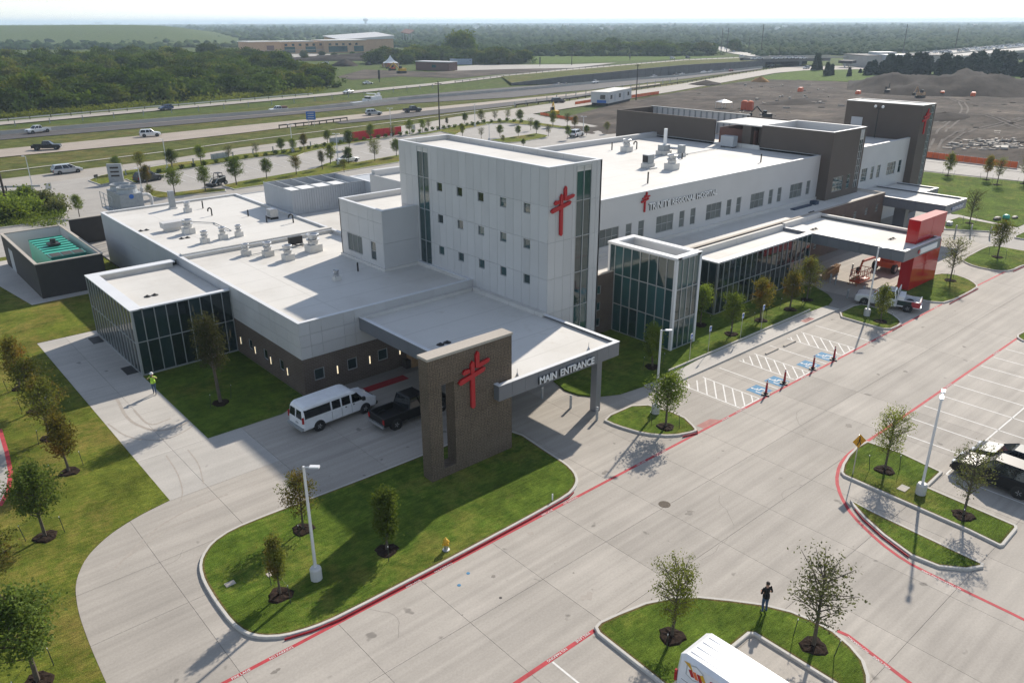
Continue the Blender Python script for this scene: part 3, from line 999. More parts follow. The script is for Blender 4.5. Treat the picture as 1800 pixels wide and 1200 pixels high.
hw_top = [(-60, 239), (0, 234), (300, 210), (500, 192), (560, 185), (620, 178), (700, 170), (800, 160.5), (900, 153), (1000, 146), (1042, 143), (1142, 136), (1200, 131.5), (1340, 118)]
hw_bot = [(1340, 121), (1200, 139), (1142, 145), (1042, 157), (975, 163), (900, 171), (700, 182.5), (620, 191), (500, 202.5), (300, 220), (0, 245.5), (-60, 251)]
sheet('highway', PG(hw_top) + PG(hw_bot), -0.07, M['asphalt'])
sheet('highway_shoulder', PG([(-60, 238), (0, 233), (300, 209), (500, 193), (620, 183), (620, 187), (500, 198), (300, 213), (0, 237.5), (-60, 243)]), -0.06, M['road'])
med = PG([(-60, 242), (0, 237), (300, 212.2), (500, 197), (620, 186.5), (700, 176.5), (900, 160), (975, 153.5), (1042, 147), (1142, 138.5), (1183, 136), (1340, 119.5)])
mb = MB()
L1, L2 = offset_pts(med, 0.32), offset_pts(med, -0.32)
T1, T2 = offset_pts(med, 0.1), offset_pts(med, -0.1)
for i in range(len(med) - 1):
    mb.add([(*L1[i], -0.07), (*L1[i + 1], -0.07), (*T1[i + 1], 0.95), (*T1[i], 0.95), (*T2[i], 0.95), (*T2[i + 1], 0.95), (*L2[i + 1], -0.07), (*L2[i], -0.07)],
           [(0, 3, 2, 1), (3, 4, 5, 2), (4, 7, 6, 5)])
tag(mb.build('median_barrier', M['barrier']), 'long pale concrete barrier down the middle of the dark highway', 'barrier')
fr = PG([(-60, 222), (0, 216.5), (250, 194), (550, 168.5), (780, 146), (900, 131.5), (1200, 105.5), (1330, 100.5), (1410, 96)])
struct(MB().path(fr, 9.0, -0.03).build('far_frontage_road', M['roadgrey']))
path_px = PG([(-60, 309), (0, 301.5), (300, 265), (420, 248.5), (720, 211), (850, 193.5), (900, 187.5)])
struct(MB().path(path_px, 0.7, -0.02).build('path', M['barrier']))

# rising retaining wall and the bank behind it
rw_b = [(900, 149.5), (1007, 146), (1042, 143), (1120, 138), (1200, 131.5), (1345, 117.5)]
rw_t = [(900, 146), (1007, 133), (1042, 130), (1120, 122), (1200, 114.5), (1345, 106)]
def vheight(b, t):
    gx, gy = G(*b)
    d = r_ * (t[0] - 900) + d_ * (t[1] - 600) + f_ * FPX
    k = (gx * d.x + gy * d.y) / (d.x * d.x + d.y * d.y)
    return HC + k * d.z
mb = MB()
rb = [G(*p) for p in rw_b]
hs = [max(0.15, vheight(b, t)) for b, t in zip(rw_b, rw_t)]
rwall = thing('retaining_wall', 'long grey panelled retaining wall rising beside the sunken highway lanes', 'wall', (*rb[0], 0))
for i in range(len(rb) - 1):
    n = max(2, int(math.hypot(rb[i + 1][0] - rb[i][0], rb[i + 1][1] - rb[i][1]) / 6))
    for k in range(n):
        t0, t1 = (k + 0.01) / n, (k + 0.99) / n
        P = lambda t: (rb[i][0] + (rb[i + 1][0] - rb[i][0]) * t, rb[i][1] + (rb[i + 1][1] - rb[i][1]) * t)
        H = lambda t: hs[i] + (hs[i + 1] - hs[i]) * t
        a, b = P(t0), P(t1)
        m = MB()
        m.add([(*a, -0.1), (*b, -0.1), (*b, H(t1)), (*a, H(t0)), (a[0], a[1] + 0.5, -0.1), (b[0], b[1] + 0.5, -0.1), (b[0], b[1] + 0.5, H(t1)), (a[0], a[1] + 0.5, H(t0))],
              [(0, 1, 2, 3), (3, 2, 6, 7), (4, 7, 6, 5), (0, 3, 7, 4), (1, 5, 6, 2)])
        m.build('wall_panel', M['retain'], rwall, (*rb[0], 0))
frr = [G(*p) for p in [(880, 134.5), (990, 124.5), (1042, 120), (1120, 113.2), (1200, 106.5), (1330, 101)]]
mb = MB()
for i in range(len(rb) - 1):
    mb.add([(rb[i][0], rb[i][1] + 0.3, hs[i] - 0.06), (rb[i + 1][0], rb[i + 1][1] + 0.3, hs[i + 1] - 0.06), (*frr[i + 1], 0.0), (*frr[i], 0.0)], [(0, 1, 2, 3)])
struct(mb.build('grass_bank', M['verge']))

# ================================================================ HOSPITAL
HO = (23.8, 51.0, 0.0)
hosp = thing('hospital_building', 'white and brown hospital with brick base, tall white tower, flat roofs and red crosses', 'hospital', HO)

class Face:
    """a vertical wall plane; u runs along it, d goes inward (negative = proud)"""
    def __init__(s, side, c):
        s.side, s.c = side, c
    def box(s, mb, u0, u1, v0, v1, d0, d1, mi=0):
        c = s.c
        if s.side == 'X-':
            mb.box(c + d0, c + d1, u0, u1, v0, v1, mi)
        elif s.side == 'X+':
            mb.box(c - d1, c - d0, u0, u1, v0, v1, mi)
        elif s.side == 'Y-':
            mb.box(u0, u1, c + d0, c + d1, v0, v1, mi)
        else:
            mb.box(u0, u1, c - d1, c - d0, v0, v1, mi)
        return mb
    def m4(s, u, v, d=0.0):
        if s.side == 'X-':
            return frame4((s.c + d, u, v), (0, -1, 0), (0, 0, 1))
        return frame4((u, s.c + d, v), (1, 0, 0), (0, 0, 1))

def cut(rects, hole):
    out = []
    a0, a1, b0, b1 = hole
    for (u0, u1, v0, v1) in rects:
        if a1 <= u0 or a0 >= u1 or b1 <= v0 or b0 >= v1:
            out.append((u0, u1, v0, v1))
            continue
        if a0 > u0:
            out.append((u0, a0, v0, v1))
        if a1 < u1:
            out.append((a1, u1, v0, v1))
        m0, m1 = max(u0, a0), min(u1, a1)
        if b0 > v0:
            out.append((m0, m1, v0, b0))
        if b1 < v1:
            out.append((m0, m1, b1, v1))
    return out

def wall(face, u0, u1, v0, v1, mat, holes=(), parent=hosp, org=HO, depth=0.16, name='wall'):
    rects = [(u0, u1, v0, v1)]
    for h in holes:
        rects = cut(rects, h)
    mb = MB()
    for r in rects:
        if r[1] - r[0] > .01 and r[3] - r[2] > .01:
            face.box(mb, *r, 0, depth)
    return mb.build(name, M[mat] if isinstance(mat, str) else mat, parent, org)

def panel_wall(face, us, vs, mat, holes=(), parent=hosp, org=HO, gap=0.010, depth=0.16, back='jointdark'):
    mb = MB()
    rects = [(us[0] + .037, us[-1] - .037, vs[0] + .002, vs[-1] - .004)]
    for h in holes:
        rects = cut(rects, h)
    for r in rects:
        face.box(mb, *r, 0.035, depth)
    mb.build('wall_backing', M[back], parent, org)
    for i in range(len(us) - 1):
        for j in range(len(vs) - 1):
            rs_ = [(us[i] + gap, us[i + 1] - gap, vs[j] + gap, vs[j + 1] - gap)]
            for h in holes:
                rs_ = cut(rs_, h)
            m = MB()
            for r in rs_:
                if r[1] - r[0] > .03 and r[3] - r[2] > .03:
                    face.box(m, *r, 0, 0.033)
            if m.v:
                m.build('wall_panel', M[mat], parent, org)

def window(face, u0, u1, v0, v1, cols=1, rows=1, gl='glassw', parent=hosp, org=HO, rec=0.07, fw=0.05, fmat='alu', split=None, pane_each=True):
    mb = MB()
    face.box(mb, u0, u0 + fw, v0, v1, rec - 0.03, rec + 0.04)
    face.box(mb, u1 - fw, u1, v0, v1, rec - 0.03, rec + 0.04)
    face.box(mb, u0 + fw, u1 - fw, v0, v0 + fw, rec - 0.03, rec + 0.04)
    face.box(mb, u0 + fw, u1 - fw, v1 - fw, v1, rec - 0.03, rec + 0.04)
    ub = [u0 + fw + (u1 - u0 - 2 * fw) * k / cols for k in range(cols + 1)]
    vb = split or [v0 + fw + (v1 - v0 - 2 * fw) * k / rows for k in range(rows + 1)]
    for k in range(1, cols):
        face.box(mb, ub[k] - fw * .4, ub[k] + fw * .4, v0 + fw, v1 - fw, rec - 0.025, rec + 0.04)
    for k in range(1, len(vb) - 1):
        face.box(mb, u0 + fw, u1 - fw, vb[k] - fw * .4, vb[k] + fw * .4, rec - 0.022, rec + 0.04)
    w = mb.build('window', M[fmat], parent, org)
    for i in range(cols):
        for j in range(len(vb) - 1):
            m = MB()
            face.box(m, ub[i] + .004, ub[i + 1] - .004, vb[j] + .004, vb[j + 1] - .004, rec + 0.012, rec + 0.03)
            m.build('pane', M[gl], w, org)
    m = MB()
    face.box(m, u0 + fw, u1 - fw, v0 + fw, v1 - fw, rec + 0.035, rec + 0.06)
    m.build('backing', M['black'], w, org)
    return w

def curtain(face, us, vs, gl='glass', parent=hosp, org=HO, mw=0.06, proud=0.07, mat='alu'):
    for u in us:
        mb = MB()
        face.box(mb, u - mw / 2, u + mw / 2, vs[0], vs[-1], -proud, 0.05)
        mb.build('mullion', M[mat], parent, org)
    for v in vs:
        m2 = MB()
        face.box(m2, us[0] - mw / 2, us[-1] + mw / 2, v - mw / 2, v + mw / 2, -proud + 0.012, 0.048)
        m2.build('transom', M[mat], parent, org)
    for i in range(len(us) - 1):
        for j in range(len(vs) - 1):
            m = MB()
            face.box(m, us[i] + mw / 2 - .005, us[i + 1] - mw / 2 + .005, vs[j] + mw / 2 - .005, vs[j + 1] - mw / 2 + .005, -0.005, 0.02)
            m.build('pane', M[gl], parent, org)

def roof(x0, x1, y0, y1, z, par=0.45, parent=hosp, org=HO, t=0.28, sides='NESW', capmat='roofcap', thin=0.04, core='roof', e=0.035):
    """flat roof deck with parapet upstands; z is the top of the parapet"""
    MB().box(x0 + .02, x1 - .02, y0 + .02, y1 - .02, z - par - 0.25, z - par).build('roof', M['roof'], parent, org)
    mb, cp = MB(), MB()
    for s_ in sides:
        if s_ == 'W':
            b = (x0 + .02, x0 + t, y0 + .02, y1 - .02)
        elif s_ == 'E':
            b = (x1 - t, x1 - .02, y0 + .02, y1 - .02)
        elif s_ == 'S':
            b = (x0 + t + .001, x1 - t - .001, y0 + .02, y0 + t)
        else:
            b = (x0 + t + .001, x1 - t - .001, y1 - t, y1 - .02)
        mb.box(*b, z - par - .02, z - thin)
        cp.box(b[0] - e, b[1] + e, b[2] - e, b[3] + e, z - thin + (0.004 if s_ in 'SN' else 0), z + (0.004 if s_ in 'SN' else 0))
    mb.build('parapet', M[core], parent, org)
    cp.build('parapet_cap', M[capmat], parent, org)

def arange(a, b, n):
    return [a + (b - a) * k / n for k in range(n + 1)]

# ---- low west wing
WX, WY, WZ = 23.8, 51.0, 5.95
fW, fS = Face('X-', WX), Face('Y-', WY)
lw = [(54.36, 55.12), (57.19, 57.95), (60.04, 60.8)]
wall(fW, 51.165, 63.3, 0.0, 3.02, 'brick', [(a, b, 1.0, 1.9) for a, b in lw])
wall(fW, 63.3, 100.0, 0.0, 0.12, 'brick')
fwin = [(24.68, 25.55), (27.54, 28.42), (30.33, 31.25), (33.2, 34.05)]
wall(fS, 23.8, 40.2, 0.0, 3.02, 'brick', [(a, b, 1.08, 2.03) for a, b in fwin] + [(36.2, 38.9, 0.1, 2.6)])
for a, b in lw:
    window(fW, a, b, 1.0, 1.9, gl='glass', fw=.07)
for a, b in fwin:
    window(fS, a, b, 1.08, 2.03, gl='glass', fw=.07)
curtain(Face('Y-', 51.06), arange(36.3, 38.8, 3), [0.1, 2.2, 2.6])
lowv = [3.03, 3.98, 4.91, 5.9]
sus = [23.8 + 0.0]
u = 24.69
k = 0
while u < 40.1:
    sus.append(u)
    u += 0.95 if k % 2 == 0 else 1.9
    k += 1
sus.append(40.19)
panel_wall(fS, sus, lowv, 'panel')
wus = [51.036]
u, k = 52.1, 0
while u < 62.6:
    wus.append(u)
    u += 1.9 if k % 2 else 0.95
    k += 1
wus.append(63.27)
panel_wall(fW, wus, lowv, 'panel')
wus2 = [63.3, 66, 69, 72, 75.75, 78.6, 81.4, 84.2, 87, 89.8, 92.6, 95.4, 98, 100.0]
panel_wall(fW, wus2, [0.13, 2.0, 3.98, 5.9], 'panelgrey', [(82.0, 83.1, 0.13, 2.4), (77.6, 80.2, 0.13, 2.9)])
window(fW, 82.0, 83.1, 0.14, 2.4, fmat='steelm', gl='steelm')
window(fW, 77.6, 80.2, 0.14, 2.9, cols=2, fmat='steelm', gl='steelm')
roof(23.8, 40.2, 51.0, 75.0, 5.95, 0.35)
roof(23.8, 40.2, 75.0, 100.0, 5.98, 0.22, sides='WNE')
MB().box(24.1, 40.0, 74.9, 75.5, 5.6, 6.12).build('parapet', M['roof'], hosp, HO)
MB().box(40.2, 58, 61.5, 100.0, 5.5, 5.72).build('roof', M['roof'], hosp, HO)
MB().box(24.0, 60, 99.85, 100.0, 0, 5.8).box(59.8, 60, 61, 99.8, 0, 5.6).build('wall', M['panelgrey'], hosp, HO)
# wall lamps on the brick
def wall_lamp(x, y, z, h, side, label):
    t = thing('wall_lamp', label, 'lamp', (x, y, z), 0, 'lit strip lamps on the brick walls')
    if side == 'W':
        MB().box(-0.09, 0, -0.05, 0.05, 0, h).build('lamp_body', M['steelm'], t)
        MB().box(-0.115, -0.092, -0.04, 0.04, 0.03, h - .03).build('diffuser', M['lampglow'], t)
    else:
        MB().box(-0.05, 0.05, -0.09, 0, 0, h).build('lamp_body', M['steelm'], t)
        MB().box(-0.04, 0.04, -0.115, -0.092, 0.03, h - .03).build('diffuser', M['lampglow'], t)
for k, y in enumerate((53.55, 56.46, 59.35, 62.2)):
    wall_lamp(23.8, y, 0.97, 0.66, 'W', ['lit strip lamp on the shaded brick side wall nearest its corner', 'lit strip lamp between first and second windows of the brick side wall',
              'lit strip lamp between second and third windows of the brick side wall', 'lit strip lamp on the brick side wall beside the glass vestibule'][k])
for k, x in enumerate((26.6, 29.5, 32.35)):
    wall_lamp(x, 51.0, 1.14, 0.7, 'S', ['lit strip lamp between first and second windows of the brick front wall', 'lit strip lamp on the brick front wall just outside the entrance canopy',
              'lit strip lamp on the brick front wall under the entrance canopy'][k])

# ---- glass vestibule on the west side
gx0, gx1, gy0, gy1, gz = 15.8, 23.79, 63.3, 75.75, 5.6
curtain(Face('Y-', gy0), [gx0 + 0.05] + [16.61 + 0.915 * k for k in range(8)] + [23.74], [0.1, 2.85, gz - 0.1])
curtain(Face('X-', gx0), arange(gy0 + 0.05, gy1 - 0.05, 14), [0.1, 2.75, gz - 0.1])
curtain(Face('Y+', gy1), arange(gx0, gx1, 8), [0.1, 2.8, gz - 0.1])
MB().box(gx0 - .08, gx0 + .1, gy0 - .08, gy0 + .1, 0, gz - .06).build('corner_post', M['alu'], hosp, HO)
MB().box(gx0 + .2, gx1 - .05, gy0 + .2, gy1 - .2, 0.02, 0.06).build('floor', M['joint'], hosp, HO)
MB().box(gx0 + .15, gx1 - .05, gy0 + .15, gy1 - .15, 0.06, gz - 0.75).build('interior', M['black'], hosp, HO)
MB().box(gx0 - .05, gx0 + .12, gy0 + 1.5, gy1 - 1.5, 0.0, 0.1).box(gx0 - .05, gx1, gy0 - .05, gy0 + .12, 0.0, 0.1).build('sill', M['alu'], hosp, HO)
roof(gx0 + .08, gx1 - .02, gy0 + .08, gy1 - .08, gz, 0.55, t=0.6, sides='WN', e=.2, thin=.09)
MB().box(gx0 + .7, gx1, gy0 + .09, gy0 + .35, gz - .6, gz - .04).build('parapet', M['roof'], hosp, HO)
MB().box(gx0 + .62, gx1 - .02, gy0 - .1, gy0 + .38, gz - .09, gz + .004).build('parapet_cap', M['roofcap'], hosp, HO)

# ---- white tower
TX, TY, TX1, TY1, TZ = 40.2, 41.77, 45.9, 61.45, 16.6
fTW, fTS = Face('X-', TX), Face('Y-', TY)
tv = [4.6, 8.0, 10.88, 13.68, 16.56]
wins = []
for zt in (13.6, 10.8, 7.95):
    for y in (55.77, 52.95, 50.14, 47.34, 44.52):
        wins.append((y - 0.76, y, zt - 0.77, zt))
strip = (56.9, 58.62, 5.3, 16.36)
tus = [TY + 0.036]
tus += [TY + 0.036 + (TY1 - TY - 0.036) * k / 20.0 for k in range(1, 20)] + [TY1]
panel_wall(fTW, tus, tv, 'panel', wins + [strip])
for k, w in enumerate(wins):
    window(fTW, *w, gl='glass' if k in (0, 1, 2, 5) else 'glasst', fw=.045, rec=.09)
curtain(Face('X-', TX + 0.06), [56.93, 57.76, 58.59], [5.3, 8.02, 10.9, 13.75, 16.34], 'glasst')
sstrip = (43.1, 44.78, 0.3, 16.36)
panel_wall(fTS, [TX, 40.95, 41.85, 42.75, 43.1, 44.78, 45.3, TX1], [0.05, 2.2, 5.2, 8.0, 10.88, 13.68, 16.56], 'panel', [sstrip])
curtain(Face('Y-', TY + 0.06), [43.13, 43.94, 44.75], [0.3, 2.6, 5.2, 8.02, 10.9, 13.72, 16.34], 'glasst')
MB().box(TX1 - .16, TX1, TY, TY1, 0, 16.55).box(TX + .17, TX1 - .17, TY1 - .16, TY1, 0, 16.55).build('wall', M['panel'], hosp, HO)
MB().box(TX + .2, TX1 - .2, TY + .2, TY1 - .2, 0, 15.7).build('core', M['black'], hosp, HO)
roof(TX, TX1, TY, TY1, TZ, 0.42, t=0.24, core='roof')

# ---- stair block beside the tower
BX, BY, BY1, BZ = 36.4, 58.9, 66.4, 11.1
panel_wall(Face('X-', BX), [BY + .036] + [60.4, 61.3, 62.9, 64.8] + [BY1], [5.4, 8.1, 9.9, 11.05], 'panel', [(62.6, 65.2, 6.35, 8.05), (60.25, 61.1, 6.3, 8.0)])
window(Face('X-', BX), 62.6, 65.2, 6.35, 8.05, 3, 1, 'blind')
window(Face('X-', BX), 60.25, 61.1, 6.3, 8.0, 1, 2, 'glassw')
panel_wall(Face('Y-', BY), [BX, TX - .01], [5.4, 8.1, 11.05], 'panel')
MB().box(BX, 50, BY1 - .15, BY1, 5.4, 11.05).build('wall', M['panel'], hosp, HO)
roof(BX, 46, BY, BY1, BZ, 0.55, sides='WSN', core='panel')
MB().box(BX - .14, BX - .01, BY - .14, BY1 + .1, 5.55, 5.85).box(BX, TX - .02, BY - .14, BY - .01, 5.55, 5.85).box(TX - .14, TX - .01, 51.1, BY - .15, 5.55, 5.85).build('flashing', M['roof'], hosp, HO)

# ---- roof plant screen
sx0, sx1, sy0, sy1, sz = 40.3, 50.0, 84.3, 91.6, 8.55
def corrugated(face, u0, u1, v0, v1):
    n = int((u1 - u0) / 0.31)
    for k in range(n):
        a, b = u0 + (u1 - u0) * k / n, u0 + (u1 - u0) * (k + 1) / n
        m = MB()
        face.box(m, a + .004, b - .06, v0, v1, 0, 0.05)
        face.box(m, b - .06, b - .004, v0, v1, 0.035, 0.05)
        m.build('screen_panel', M['panelgrey'], hosp, HO)
corrugated(Face('X-', sx0), sy0, sy1, 5.75, sz)
corrugated(Face('Y-', sy0), sx0 + .06, sx1, 5.75, sz)
MB().box(sx0 + .06, sx1, sy1 - .05, sy1, 5.75, sz).box(sx1 - .05, sx1, sy0 + .06, sy1 - .06, 5.75, sz).build('screen_wall', M['panelgrey'], hosp, HO)
mb = MB()
for x in (41.9, 43.9, 46.0, 48.0):
    mb.box(x - .06, x + .06, sy0 + .06, sy1 - .06, sz - .14, sz - .02)
mb.box(sx0 - .03, sx1, sy0 - .04, sy0 + .08, sz, sz + .05).box(sx0 - .03, sx0 + .09, sy0 + .09, sy1, sz, sz + .05).build('screen_frame', M['steelm'], hosp, HO)
for k, x in enumerate((41.2, 43.4, 45.6, 47.8)):
    t = thing('rooftop_unit', ['large white air handler inside the corrugated roof screen, nearest its left end', 'large white air handler second from the left inside the roof screen',
               'large white air handler third from the left inside the roof screen', 'large white air handler at the right end inside the roof screen'][k], 'air handler', (x, 85.2, 5.72), 0, 'air handlers in the roof screen')
    MB().box(0, 2.05, 0, 4.5, 0.2, 2.1).build('casing', M['steelm'], t)
    MB().box(-0.03, 2.08, -0.03, 4.53, 2.1, 2.2).build('lid', M['white'], t)
    MB().box(0.3, 1.7, -0.04, -0.003, 0.5, 1.8).build('grille', M['black'], t)
    MB().box(0, 2.05, 0.2, 0.4, 0, 0.2).box(0, 2.05, 4, 4.2, 0, 0.2).build('support_rail', M['steel'], t)
MB().box(50.0, 62, 76.3, 88.0, 5.4, 8.55).build('wall', M['panelgrey'], hosp, HO)
roof(50.0, 62.0, 76.3, 88.0, 8.6, 0.4)
MB().box(62.0, 95, 76.3, 86.0, 0.0, 8.2).build('wall', M['panelgrey'], hosp, HO)
roof(62.0, 95.0, 76.3, 86.0, 8.5, 0.5)

# ---- two storey main block
MY, MZ, MX1 = 49.6, 10.95, 94.7
fM = Face('Y-', MY)
big, nar = [], []
for k in range(5):
    u = 54.5 + 8.46 * k
    big.append((u, u + 2.76))
    nar += [(u + 3.78, u + 4.64), (u + 5.66, u + 6.54)]
holes = [(a, b, 6.33, 8.08) for a, b in big + nar if b < MX1]
us = [TX1 + .01] + [u for u in arange(48, 94, 20)] + [MX1 - .01]
wall(fM, TX1 + .01, MX1 - .01, 5.45, 10.9, 'panel', holes)
for a, b in big:
    if b < MX1:
        window(fM, a, b, 6.33, 8.08, 3, 2, 'blind', fw=.05, rec=.09)
for i, (a, b) in enumerate(nar):
    if b < MX1:
        window(fM, a, b, 6.33, 8.08, 1, 2, 'glass' if i == 9 else 'blind', fw=.05, rec=.09)
MB().box(TX1, TX1 + .16, MY + .17, 76.2, 5.3, 10.9).box(TX1 + .17, 95, 76.05, 76.2, 5.4, 10.9).build('wall', M['panel'], hosp, HO)
roof(TX1, 95.0, MY, 76.2, MZ, 0.28, t=0.3, sides='SNE')
MB().box(46.2, 94.9, 75.6, 76.25, 10.5, 11.35).build('parapet', M['panel'], hosp, HO)

# ---- one storey brick front wing
BYf, BZf = 45.0, 5.75
sw = [(49.35, 49.95, 3.95, 4.75), (49.35, 49.95, 2.4, 3.2), (49.35, 49.95, 0.9, 1.7)]
fr_w = [(82.2, 82.9), (84.6, 85.3), (87.2, 87.9), (90.2, 90.9), (93.2, 93.9), (96.2, 96.9), (99.2, 99.9), (102.0, 102.7)]
wall(Face('Y-', BYf), TX1 + .01, 58, 0, 5.7, 'brick', sw)
wall(Face('Y-', BYf), 58, 104.2, 0, 5.7, 'brickb', [(a, b, z, z + 0.85) for a, b in fr_w for z in (1.2, 3.5)])
for s_ in sw:
    window(Face('Y-', BYf), *s_, gl='glasst')
for a, b in fr_w:
    for z in (1.2, 3.5):
        window(Face('Y-', BYf), a, b, z, z + 0.85, 1, 2, 'blind' if z > 3 else 'glassw')
MB().box(104.04, 104.2, BYf + .17, 49.4, 0, 5.7).build('wall', M['brickb'], hosp, HO)
roof(TX1, 104.2, BYf, MY, BZf, 0.32, t=0.3, sides='SE', capmat='stonecap')
MB().box(TX1 + .2, MX1, MY - .16, MY - .01, 5.4, 5.78).build('flashing', M['roof'], hosp, HO)

# ---- brown block in front of the main block, brown roof screens behind
fB = Face('Y-', 48.3)
lad = (101.65, 102.65, 6.2, 13.6)
wall(fB, 94.7, 103.1, 5.4, 13.8, 'brown', [(96.15, 98.75, 6.3, 8.13), (99.78, 100.6, 6.3, 8.15), lad])
window(fB, 96.15, 98.75, 6.3, 8.13, 3, 3, 'glasst')
window(fB, 99.78, 100.6, 6.3, 8.15, 1, 3, 'glasst')
curtain(Face('Y-', 48.36), [101.68, 102.15, 102.62], [6.2 + 0.92 * k for k in range(9)], 'glass')
wall(Face('X-', 94.7), 48.465, 58.3, 5.4, 13.8, 'brown')
MB().box(102.94, 103.1, 48.47, 66, 5.4, 13.8).box(94.87, 102.93, 58.14, 58.3, 9, 13.8).build('wall', M['brown'], hosp, HO)
roof(94.7, 103.1, 48.3, 58.3, 13.85, 1.3, t=.25, core='panel')
# open bay with louvre housings
MB().box(96.2, 103, 58.4, 59.6, 10.5, 13.3).box(94.9, 96.0, 60.0, 61.3, 10.9, 13.5).build('louvre_housing', M['brown'], hosp, HO)
MB().box(95.6, 103, 59.7, 65.4, 10.3, 12.9).build('wall', M['brownred'], hosp, HO)
MB().box(95.0, 103.2, 58.35, 65.6, 13.52, 13.66).build('roof', M['roof'], hosp, HO)
MB().box(94.62, 94.7, 58.4, 62, 10.4, 11.2).build('flashing', M['roof'], hosp, HO)
wall(Face('X-', 94.7), 65.6, 83.6, 7.0, 13.95, 'brown', depth=.2)
MB().box(94.9, 103.1, 83.4, 83.6, 7.0, 13.9).build('wall', M['brown'], hosp, HO)
mb = MB()
for k in range(18):
    y = 65.7 + k * 1.05
    mb.box(102.95, 103.12, y - .06, y + .06, 10.8, 13.9)
mb.box(102.9, 103.15, 65.6, 83.6, 13.9, 14.0)
mb.build('screen_frame', M['steelm'], hosp, HO)
for k in range(17):
    MB().box(103.12, 103.18, 65.72 + k * 1.05, 66.70 + k * 1.05, 10.8, 13.9).build('screen_panel', M['panel'], hosp, HO)
MB().box(94.9, 103, 66, 83.3, 10.4, 10.75).build('roof', M['roof'], hosp, HO)

# ---- second white facade and far brown tower
f2 = Face('Y-', 49.2)
h2 = [(105.5, 107.1), (108.2, 109.05), (110.0, 110.95), (113.0, 115.6), (116.5, 117.45)]
wall(f2, 103.11, 118.9, 4.3, 10.95, 'panel', [(a, b, 6.28, 8.05) for a, b in h2])
for a, b in h2:
    window(f2, a, b, 6.28, 8.05, 3 if b - a > 1.2 else 1, 3 if b - a > 1.2 else 2, 'glasst')
roof(103.12, 120.0, 49.2, 66, 11.0, 0.5, sides='SNE')
fT = Face('Y-', 48.2)
wall(fT, 118.9, 123.2, 0, 15.4, 'brown', [(121.75, 122.75, 1.0, 15.3)])
curtain(Face('Y-', 48.26), [121.8, 122.25, 122.7], [1.0 + 1.02 * k for k in range(15)], 'glasst')
wall(Face('X-', 118.9), 48.365, 59.4, 0, 15.4, 'brown')
MB().box(123.04, 123.2, 48.37, 59.4, 0, 15.4).build('wall', M['brown'], hosp, HO)
roof(118.9, 123.2, 48.2, 59.4, 15.5, 0.12, t=.2)
MB().box(118.84, 118.9, 56.6, 58.3, 11.0, 13.2).build('door', M['panelgrey'], hosp, HO)

# ---- entrance canopy
def canopy(x0, x1, y0, y1, zt, zb, fw, sides='WSE', parent=hosp, org=HO, mat='fascia'):
    MB().box(x0 + .1, x1 - .1, y0 + .1, y1 - .02, zb + .06, zt - .22).build('canopy', M['roof'], parent, org)
    cp = MB()
    if 'S' in sides:
        f = Face('Y-', y0)
        n = max(1, round((x1 - x0) / fw))
        for a, b in zip(arange(x0, x1, n), arange(x0, x1, n)[1:]):
            m = MB()
            f.box(m, a + .008, b - .008, zb, zt - .03, 0, .05)
            m.build('fascia_panel', M[mat], parent, org)
        cp.box(x0 - .03, x1 + .03, y0 - .03, y0 + .3, zt - .03, zt)
    for s_, xx in (('W', x0), ('E', x1)):
        if s_ in sides:
            f = Face('X-' if s_ == 'W' else 'X+', xx)
            n = max(1, round((y1 - y0) / fw))
            for a, b in zip(arange(y0 + .055, y1, n), arange(y0 + .055, y1, n)[1:]):
                m = MB()
                f.box(m, a + .008, b - .008, zb, zt - .03, 0, .05)
                m.build('fascia_panel', M[mat], parent, org)
            if s_ == 'W':
                cp.box(xx - .03, xx + .3, y0 + .31, y1, zt - .034, zt - .004)
            else:
                cp.box(xx - .3, xx + .03, y0 + .31, y1, zt - .034, zt - .004)
    cp.build('parapet_cap', M['roofcap'], parent, org)
    MB().box(x0 + .06, x1 - .06, y0 + .06, y1 - .02, zb - .02, zb + .05).build('soffit', M['panelgrey'], parent, org)

CZ, CB = 5.28, 4.2
canopy(28.85, 40.15, 34.2, 50.98, CZ, CB, 1.13)
MB().box(38.45, 38.95, 34.7, 35.25, 0, CB - .03).build('column', M['fascia'], hosp, HO)
MB().box(28.95, 40.05, 50.6, 50.97, CZ - .25, CZ + .02).box(39.75, 40.18, 41.8, 50.5, CZ - .25, CZ + .1).build('flashing', M['roof'], hosp, HO)
for b, u, s_, mt, dd in (('MAIN', 32.22, 0.70, 'white', -.12), ('ENTRANCE', 34.12, 0.70, 'white', -.12), ('MAIN', 32.18, 0.70, 'black', -.05), ('ENTRANCE', 34.08, 0.70, 'black', -.05)):
    me = text_mesh(b, s_, 0.03, M[mt], 'sign_lettering', 0.97, bold=.012 if mt == 'white' else 0)
    place_mesh(me, Face('Y-', 34.2).m4(u, CB + (.2 if mt == 'white' else .175), dd) @ Matrix.Diagonal((0.94, 1.0, 1.0, 1.0)))
    me.transform(Matrix.Translation((-HO[0], -HO[1], 0)))
    link('sign_lettering', me, hosp)

